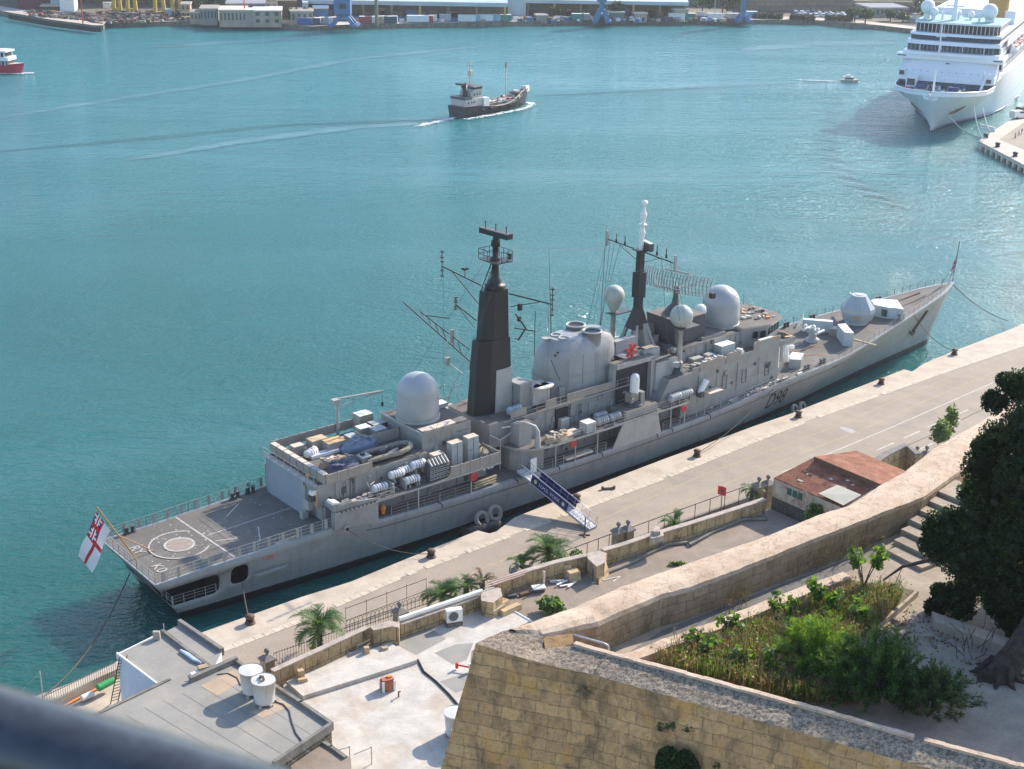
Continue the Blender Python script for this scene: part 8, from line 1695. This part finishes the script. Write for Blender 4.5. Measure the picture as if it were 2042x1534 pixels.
# the long covered dock with a pale roof
def longshed(label, x0, x1, yt, yb, yfoot, Y, dep):
    Y = fbase((x0+x1)/2, yfoot-5)[1]
    a, b = Vector(fp(x0, yt, Y)), Vector(fp(x1, yt, Y)); zt = (a.z+b.z)/2; zb = fp((x0+x1)/2, yb, Y)[2]; t = thing("dock_shed", label, "dock shed", (0, 0, 0), 0, "long dock sheds with pale roofs"); m = MB(); m.prism([(a.x, Y), (b.x, Y), (b.x, Y+dep), (a.x, Y+dep)], zb, [zt, zt, zt+3.5, zt+3.5], PALB); m.build("roof", t)
    m = MB(); m.b2(a.x+1, b.x-1, Y+5, Y+dep-1, 1.5, zb+.2, BRNF); m.build("wall", t)
    n = max(2, int((b.x-a.x)/12))
    for i in range(n+1): x = a.x+1+(b.x-a.x-2)*i/n; m = MB(); m.b2(x-.45, x+.45, Y+.5, Y+1.4, 1.5, zb, YELF if i % 3 == 1 else OLVF); m.build("post", t)
    m = MB(); r = random.Random(int(x0))
    for i in range(int((b.x-a.x)/5)): x = r.uniform(a.x+2, b.x-2); m.box((x, Y+4.2, 1.9+r.uniform(.8, 2.5)), (r.uniform(2, 5), 1.4, r.uniform(2, 5)), r.choice((TANF, BLUF, OLVF, BRNF, TANF2, DGREY)))
    m.build("stored_goods", t)
    return t
longshed("long pale roofed dock shed, the stretch left of the white pylon", 606, 1012, 3, 11, 45, 722, 45); longshed("long pale roofed dock shed, the stretch right of the white pylon", 1049, 1374, 2, 9, 42, 726, 45)
fbox("white_pylon", "tall white rectangular pylon splitting the long shed", "tower", 1012, 1048, 38, -14, 10, PALB, PALB, trim=False)
fbox("white_pylon", "slanting white end wall at the left end of the long shed", "end wall", 604, 616, 40, 5, 40, PALB, PALB, trim=False)
fbox("stone_block", "low tan storehouse with a blue front under the left end of the shed", "storehouse", 580, 625, 49, 24, 12, TANF, TANF2, (4, 1)); fbox("blue_shed", "dark blue shed beside the foot of the nearest blue crane", "shed", 626, 655, 44, 18, 10, BLUF, BLUF)
# stone buildings on the left part
fbox("arcaded_building", "pillared stone building second from the end of the low sea wall", "building", 400, 434, 46, 19, 14, TANF2, TANF2, (5, 1), wmt=DGREY); fbox("arcaded_building", "long arcaded stone building behind the thin red mast", "building", 438, 492, 50, 22, 16, TANF, DIRTW, (7, 1), wmt=DGREY); fbox("stone_warehouse", "square tan warehouse with three small windows and white roof edge", "warehouse", 505, 562, 50, 23, 16, TANF, WHT, (3, 2))
fbox("stair_tower", "narrow pale tower between the arcade and the tan warehouse", "tower", 492, 506, 50, 22, 8, TANF2, WHT); fbox("office_block", "tall tan block rising behind the tan warehouse", "building", 531, 554, 40, -10, 12, TANF, TANF2, (2, 3)); fbox("curved_store", "big brownish round roofed store left of the long shed", "store", 556, 592, 36, 2, 25, BRNF, TANF2)
fbox("grey_roofed_hall", "wide grey roofed hall up behind the arcaded buildings", "hall", 452, 532, 34, 9, 30, TANF2, mat("far_grey_roof", (.25, .26, .29), .9)); fbox("ochre_building", "ochre building with dark gaps behind the yellow gantries", "building", 380, 402, 44, 26, 10, TANF, TANF2, (3, 1)); fbox("ochre_building", "patchy ochre ruin left of the arcade, by the trees", "building", 362, 380, 36, 10, 10, mat("far_ochre", (.42, .31, .17), .9), TANF2, (2, 2))
fbox("silo_tower", "tall white storage tower, the wider right hand one", "silo", 120, 149, 23, -20, 12, WHT, WHT, trim=False); fbox("silo_tower", "tall white storage tower, narrower and further left", "silo", 102, 119, 20, -20, 12, PALB, PALB, trim=False); fbox("maroon_hall", "dark maroon hall left of the white towers", "hall", 38, 84, 18, -20, 20, mat("far_maroon", (.16, .05, .06), .9), RUST, trim=False)
fbox("low_canopy", "low flat canopy in front of the white towers", "canopy", 82, 118, 22, 13, 8, BRNF, TANF); fbox("blue_hut", "small pale blue hut at the foot of the right yellow gantry", "hut", 361, 386, 36, 26, 5, mat("far_light_blue", (.25, .36, .5), .8), PALB); fbox("pale_hut", "small pale hut between the yellow gantries", "hut", 330, 345, 30, 22, 5, PALB, PALB); fbox("pale_hut", "small white hut left of the first yellow gantry", "hut", 206, 220, 16, 8, 5, WHT, WHT)
fbox("control_cabin", "small white cabin on a dark plinth near the second blue crane", "cabin", 1154, 1178, 30, 11, 6, WHT, WHT, (2, 1))
for i, (x0, x1, yb, yt, lb) in enumerate([(1070, 1092, 42, 32, "low pale block right of the white pylon"), (1195, 1212, 42, 30, "low brown hut right of the second blue crane"), (1215, 1245, 41, 26, "grey green block under the right shed end"), (1265, 1290, 41, 28, "low tan block under the right shed end"), (1345, 1372, 40, 20, "tan end wall of the dock under the right shed end")]):
    fbox("dock_block", lb, "block", x0, x1, yb, yt, 6, (TANF2, BRNF, mat("far_grey_green", (.15, .19, .17), .9), TANF, TANF)[i], TANF2)
fbox("hangar_hall", "grey roofed hall with skylights right, under the bastion", "hall", 1735, 1810, 34, 17, 20, TANF2, mat("far_grey_roof", (.25, .26, .29)), (8, 1)); fbox("white_hut", "small white gabled hut near the cruise ship's bow", "hut", 1826, 1836, 40, 30, 4, WHT, WHT)
fbox("curved_bastion", "great curved tan bastion wall above the parked cars", "bastion", 1490, 1700, 24, -1, 40, HILL, SCRUB, trim=False); fbox("curved_bastion", "higher tan wall at the right behind the grey roofed hall", "bastion", 1700, 1880, 16, -18, 40, HILL, SCRUB, trim=False)
# containers and trucks in rows
def cont(px, py, L_, col, label, h=2.9, rz=0.03, doors=WHT):
    c = fbase(px, py); t = thing("container", label, "container", c, rz, "containers and trailers on the far quay"); m = MB(); m.b2(0, L_, 0, 2.8, .25, h, col, WHT); m.build("box", t); m = MB(); m.b2(L_-.02, L_+.05, .1, 2.7, .4, h-.15, doors); m.build("door", t)
cc = {k: mat("container_"+k, v, .7, .1, .5) for k, v in dict(blue=(.04, .10, .28), dark=(.04, .08, .11), white=(.66, .64, .62), grey=(.3, .34, .36), red=(.42, .07, .06), green=(.05, .2, .16), orange=(.5, .28, .08), cream=(.52, .48, .38), lblue=(.2, .36, .46)).items()}
for px, py, L_, k, lb in [(593, 50, 6.2, 'blue', "blue container first in the row left of the nearest blue crane"), (617, 49.5, 2.4, 'white', "white container door second in the row by the blue crane"), (622, 50, 3.6, 'dark', "dark container third in the row by the blue crane"), (636, 49, 4.0, 'grey', "grey container fourth in the row by the blue crane"), (647, 49, 3.4, 'white', "whitish container fifth in the row by the blue crane"), (658, 48.5, 3.0, 'orange', "orange container behind the left foot of the blue crane"),
        (716, 47, 5.5, 'red', "dark red container right of the blue crane's right foot"), (727, 47, 3.0, 'white', "white cube right of the dark red container"), (737, 47, 3.0, 'white', "second white cube next to the olive pole"), (748, 46.5, 3.0, 'orange', "salmon container behind the olive pole"), (757, 46, 3.4, 'white', "white container just right of the olive pole"), (766, 46.5, 5.6, 'dark', "dark long container right of the olive pole"), (782, 46, 2.2, 'blue', "small blue container after the dark one"),
        (811, 45, 9.6, 'white', "longest white trailer in the middle stretch"), (846, 45, 4.0, 'red', "red backed box beside the longest white trailer"), (856, 44, 3.2, 'white', "white box ending the middle stretch"), (876, 43, 5.0, 'grey', "low grey flatbed after the middle stretch"), (913, 44, 7.8, 'white', "white trailer left of the light blue truck"), (943, 44, 3.2, 'lblue', "light blue truck between two white trailers"), (955, 43, 6.2, 'white', "white trailer right of the light blue truck"), (981, 43, 3.6, 'lblue', "pale blue box ending at the green container"), (992, 43, 6.0, 'green', "green container left of the white pylon's foot"),
        (1140, 41, 5.5, 'green', "dark green container left of the second blue crane"), (1160, 41, 3.4, 'grey', "grey box beside the dark green container"), (1333, 40, 7.4, 'white', "white tank trailer right, first of four"), (1362, 40, 5.6, 'green', "green trailer right, beside the white tank trailer"), (1392, 37, 3.0, 'white', "small white box behind the green trailer"), (1411, 40, 7.4, 'white', "white trailer right, third of four"), (1448, 40, 5.6, 'cream', "cream trailer right, with a flat load"), (1484, 36, 6.0, 'lblue', "pale blue roofed trailer behind the third blue crane")]: cont(px, py, L_, cc[k], lb)
# cranes
def portal(label, px0, px1, py, W2, zt, boxz, mt, jib=None, pitch=1.0):
    a, b = Vector(fbase(px0, py)), Vector(fbase(px1, py)); c = (a+b)/2; w = (b-a).length; t = thing("dock_crane", label, "crane", (c.x, c.y, 1.9)); m = MB(); hw = w/2
    for sx in (-1, 1):
        for yy in (0, W2): m.prism([(sx*hw-1.1, yy-.9), (sx*hw+1.1, yy-.9), (sx*hw+1.1, yy+.9), (sx*hw-1.1, yy+.9)], 0, boxz, mt, poly2=[(sx*hw*.28-.9, yy*.7+W2*.15-.8), (sx*hw*.28+.9, yy*.7+W2*.15-.8), (sx*hw*.28+.9, yy*.7+W2*.15+.8), (sx*hw*.28-.9, yy*.7+W2*.15+.8)])
        m.box((sx*hw, W2/2, .6), (2.6, W2+3, 1.0), mt)
    m.box((0, W2/2, boxz*.55), (w*.6, W2*.8, .8), mt); m.build("portal", t)
    m = MB(); m.b2(-hw*.33, hw*.33, W2*.2, W2*.8, boxz, zt, mt); m.build("tower", t); m = MB(); m.b2(-hw*.75, hw*.62, W2*.05, W2*.95, zt, zt+8, mt); m.b2(-hw*.3, hw*.3, W2*.02, W2*.05, zt+2.5, zt+4.5, GLASS); m.build("machine_house", t)
    m = MB(); m.path([(-hw*.4, W2/2, zt+6), (-hw*.4+(jib or 14), W2/2, zt+26)], .8, mt, 6); m.build("jib", t)
    return t
portal("nearest blue dock crane with broad spread feet", 660, 708, 54, 7, 5.0, 4.6, BLUF, 14); portal("middle blue dock crane right of the white pylon", 1187, 1213, 46, 6, 8.8, 5.6, BLUF, 12); portal("right hand blue dock crane with two thin poles", 1472, 1494, 44, 6, 16, 3.0, BLUF, 12)
for lab, xs_, py in (("left yellow gantry crane behind the scrap yard", ((226, 240), (253, 271)), 21), ("right yellow gantry crane, taller and nearer", ((308, 328), (343, 361)), 28)):
    t = thing("gantry_crane", lab, "crane", (0, 0, 0)); Yb = fbase(xs_[0][0], py)[1]; m = MB()
    for (x0, x1) in xs_:
        A1, B1 = Vector(fp(x0, py, Yb)), Vector(fp(x1, py, Yb)); A1.z = B1.z = 1.9; top = 22; cx_ = (A1.x+B1.x)/2
        m.prism([(A1.x-.6, Yb), (A1.x+.9, Yb), (A1.x+.9, Yb+1.4), (A1.x-.6, Yb+1.4)], 1.9, top, YELF, poly2=[(cx_-1.6, Yb), (cx_-.2, Yb), (cx_-.2, Yb+1.4), (cx_-1.6, Yb+1.4)]); m.prism([(B1.x-.9, Yb), (B1.x+.6, Yb), (B1.x+.6, Yb+1.4), (B1.x-.9, Yb+1.4)], 1.9, top, YELF, poly2=[(cx_+.2, Yb), (cx_+1.6, Yb), (cx_+1.6, Yb+1.4), (cx_+.2, Yb+1.4)]); m.b2(A1.x, B1.x, Yb-.2, Yb+1.6, 1.95, 2.9, YELF)
    m.build("leg", t); m = MB(); zz = 11 if xs_[0][0] > 300 else 16
    m.b2(fp(xs_[0][0], 5, Yb)[0], fp(xs_[1][1], 5, Yb)[0], Yb, Yb+2, zz+1, zz+5, YELF); m.b2(fp(xs_[0][0]-20, 5, Yb)[0], fp(xs_[1][1]+20, 5, Yb)[0], Yb, Yb+3, 21, 25, YELF); m.build("girder", t)
for px, py, lab, mt, rr_ in ((165.5, 47, "thin red lattice mast on the near left quay", RED, .28), (489, 47, "thin red mast in front of the arcaded building", RED, .28), (751, 50, "thick olive pole standing on the quay edge", OLVF, .8), (1424, 40, "thin grey pole among the right hand trailers", GREYL, .2)):
    c = fbase(px, py); m = MB(); m.tube((0, 0, 0), (0, 0, 26), rr_, mt, rr_*.8, n=6); m.build("mast_pole", None, lab, "mast", loc=c)
m = MB(); c = fbase(650, 34); m.path([(0, 0, 4), (-6, 0, 7), (-12, 0, 9.5)], .45, mat("crane_orange", (.62, .33, .05), .6), 5); m.path([(0, 0, 3.2), (-6, 0, 5.6), (-11, 0, 9)], .3, mat("crane_orange", (.62, .33, .05)), 4); m.box((.6, 0, 2), (3, 2, 3), mat("crane_orange", (.62, .33, .05))); m.build("mobile_crane", None, "orange mobile crane jib left of the blue crane", "mobile crane", loc=c)
# scrap yard, ground litter
m = MB(); r = random.Random(41)
for _ in range(950):
    x, y = r.uniform(60, 395), 0; lo = interp(x, [60, 160, 205, 390], [22, 30, 26, 22]); hi = interp(x, [60, 160, 205, 390], [32, 40, 48, 40]); y = r.uniform(lo, hi); p = fbase(x, y); s_ = r.uniform(.5, 2.6)
    m.box((p[0], p[1], 1.9+s_*.2), (s_, s_*r.uniform(.5, 1.2), s_*r.uniform(.3, .8)), r.choice((RUST, BRNF, RUST, TANF2, DGREY, RED2, SCRUB, TANF)), r.random()*3, taper=r.uniform(.4, 1))
m.build("scrap_heaps", kind='stuff')
m = MB(); r = random.Random(43)
for _ in range(420):
    x = r.uniform(700, 1480); y = r.uniform(36, 43); p = fbase(x, y); s_ = r.uniform(.6, 2.2); m.box((p[0], p[1], 1.9+s_*.3), (s_*1.4, s_, s_*.8), r.choice((RUST, BRNF, TANF2, DGREY, TANF, WHT, BLUF)), r.random()*3)
m.build("quay_clutter", kind='stuff')
# trees and shrubs of the far shore
def ftree(px, py, R, h, label, seed, mts=None, name="far_tree"):
    r = random.Random(seed); c = fbase(px, py); t = thing(name, label, "tree", c, 0, "trees along the far docks"); m = MB(); m.tube((0, 0, 0), (0, 0, h*.6), .35, BARK, .2, n=6); m.build("trunk", t); m = MB(); mts = mts or [LEAF['dark'], LEAF['mid'], LEAF['cyp2']]
    for i in range(7): a = r.uniform(0, 6.3); clump(m, (R*.55*math.cos(a), R*.5*math.sin(a), h*r.uniform(.5, .9)), (R*.5, R*.5, h*.28), 70, 1.0, mts, r, 1.1, .5)
    m.build("crown", t)
for i, (px, py, R, h, lb) in enumerate([(385, 28, 4.5, 9, "round dark tree behind the ochre building"), (402, 22, 5, 11, "taller dark tree left of the pale tower block"), (372, 22, 4, 8, "dark tree nearest the right yellow gantry"), (418, 20, 4, 9, "dark tree behind the pillared building"), (586, 46, 2.6, 5, "low bush at the left end of the container row"), (608, 44, 2.8, 6, "small tree behind the first blue container"), (1098, 38, 2.4, 4.5, "small green bush right of the white pylon"), (1118, 37, 2.2, 4, "second small green bush right of the white pylon"),
        (1232, 38, 3.5, 7, "dark tree at the grey green block"), (1330, 36, 3.5, 7, "dark tree beside the first tank trailer"), (1400, 32, 6, 12, "large dim tree behind the small white box"), (1440, 32, 7, 14, "largest dim tree behind the right trailers"), (1462, 34, 5, 10, "dim tree left of the third blue crane"), (1704, 44, 5, 6, "broad tree at the end of the parked cars"), (1725, 46, 4, 5, "second broad tree at the end of the parked cars"), (1850, 42, 7, 9, "dark tree near the cruise ship's antennas"), (1838, 34, 6, 12, "tall dark tree above the white gabled hut"),
        (1775, 42, 3, 5, "low tree in front of the grey roofed hall"), (1800, 44, 3, 4, "low tree right of the grey roofed hall"), (150, 8, 5, 9, "dim tree right of the white towers"), (290, 10, 5, 9, "dim tree between the two yellow gantries")]): ftree(px, py, R, h, lb, 60+i)
m = MB(); r = random.Random(5)
for _ in range(2600): x = r.choice((r.uniform(1575, 1625), r.uniform(1645, 1700), r.uniform(1500, 1560))); p = fbase(x, interp(x, [1500, 1600, 1700], [36, 39, 43])+r.uniform(-1, 1)); leaf(m, (p[0], p[1], 2+r.random()*2.2), 1.0, [LEAF['dark'], LEAF['mid'], BRNF], r)
m.build("hedge", kind='stuff')
# parked cars above the right quay
r = random.Random(17); cols = [mat("car_"+k, v, .35, .05) for k, v in (("white", (.7, .7, .7)), ("silver", (.45, .47, .5)), ("dark", (.05, .06, .08)), ("blue", (.1, .2, .4)))]
cnames = ("white", "silver", "dark", "blue")
first = {}
for i in range(34):
    px = 1586+i*3.9+r.uniform(-1, 1); py = 27+(i % 3)*2.6+i*.14; c = fbase(px, py); k = r.choice((0, 0, 1, 1, 2, 3)); lb = "one of the tiny %s cars parked in rows under the curved bastion" % cnames[k]; rz = r.choice((1.3, 1.5, -1.6))
    if k not in first:
        first[k] = van(0, 0, 0, rz, lb, cols[k], 4.2, 1.75, 1.5, "parked_car", "car", "cars parked under the bastion", pos=(c[0], c[1], 1.95))
    else: dup(first[k], (c[0], c[1], 1.95), rz, lb)
m = MB()
for i in range(40): px = 20+i*4.6; p = fbase(px, interp(px, [0, 100, 190], [28, 46, 57])); m.box((p[0], p[1], 1.6), (1.1, 1.0, 2.0), BLK)
m.build("quay_fender", None, "row of black rubber fenders along the left quay edge", "fenders")
# haze between the camera and the far docks
m, n, b = newmat("haze_air"); n.nodes.remove(b); vol = ND(n, "VolumePrincipled"); vol.inputs['Color'].default_value = (.86, .92, 1.0, 1); vol.inputs['Density'].default_value = .0001; vol.inputs['Anisotropy'].default_value = .35
lk(n, vol.outputs[0], [x for x in n.nodes if x.type == 'OUTPUT_MATERIAL'][0].inputs['Volume'])
hb = MB(); hb.b2(-1400, 1400, -120, 1700, -6, 96, m); hz_ = hb.build("haze", kind='stuff')
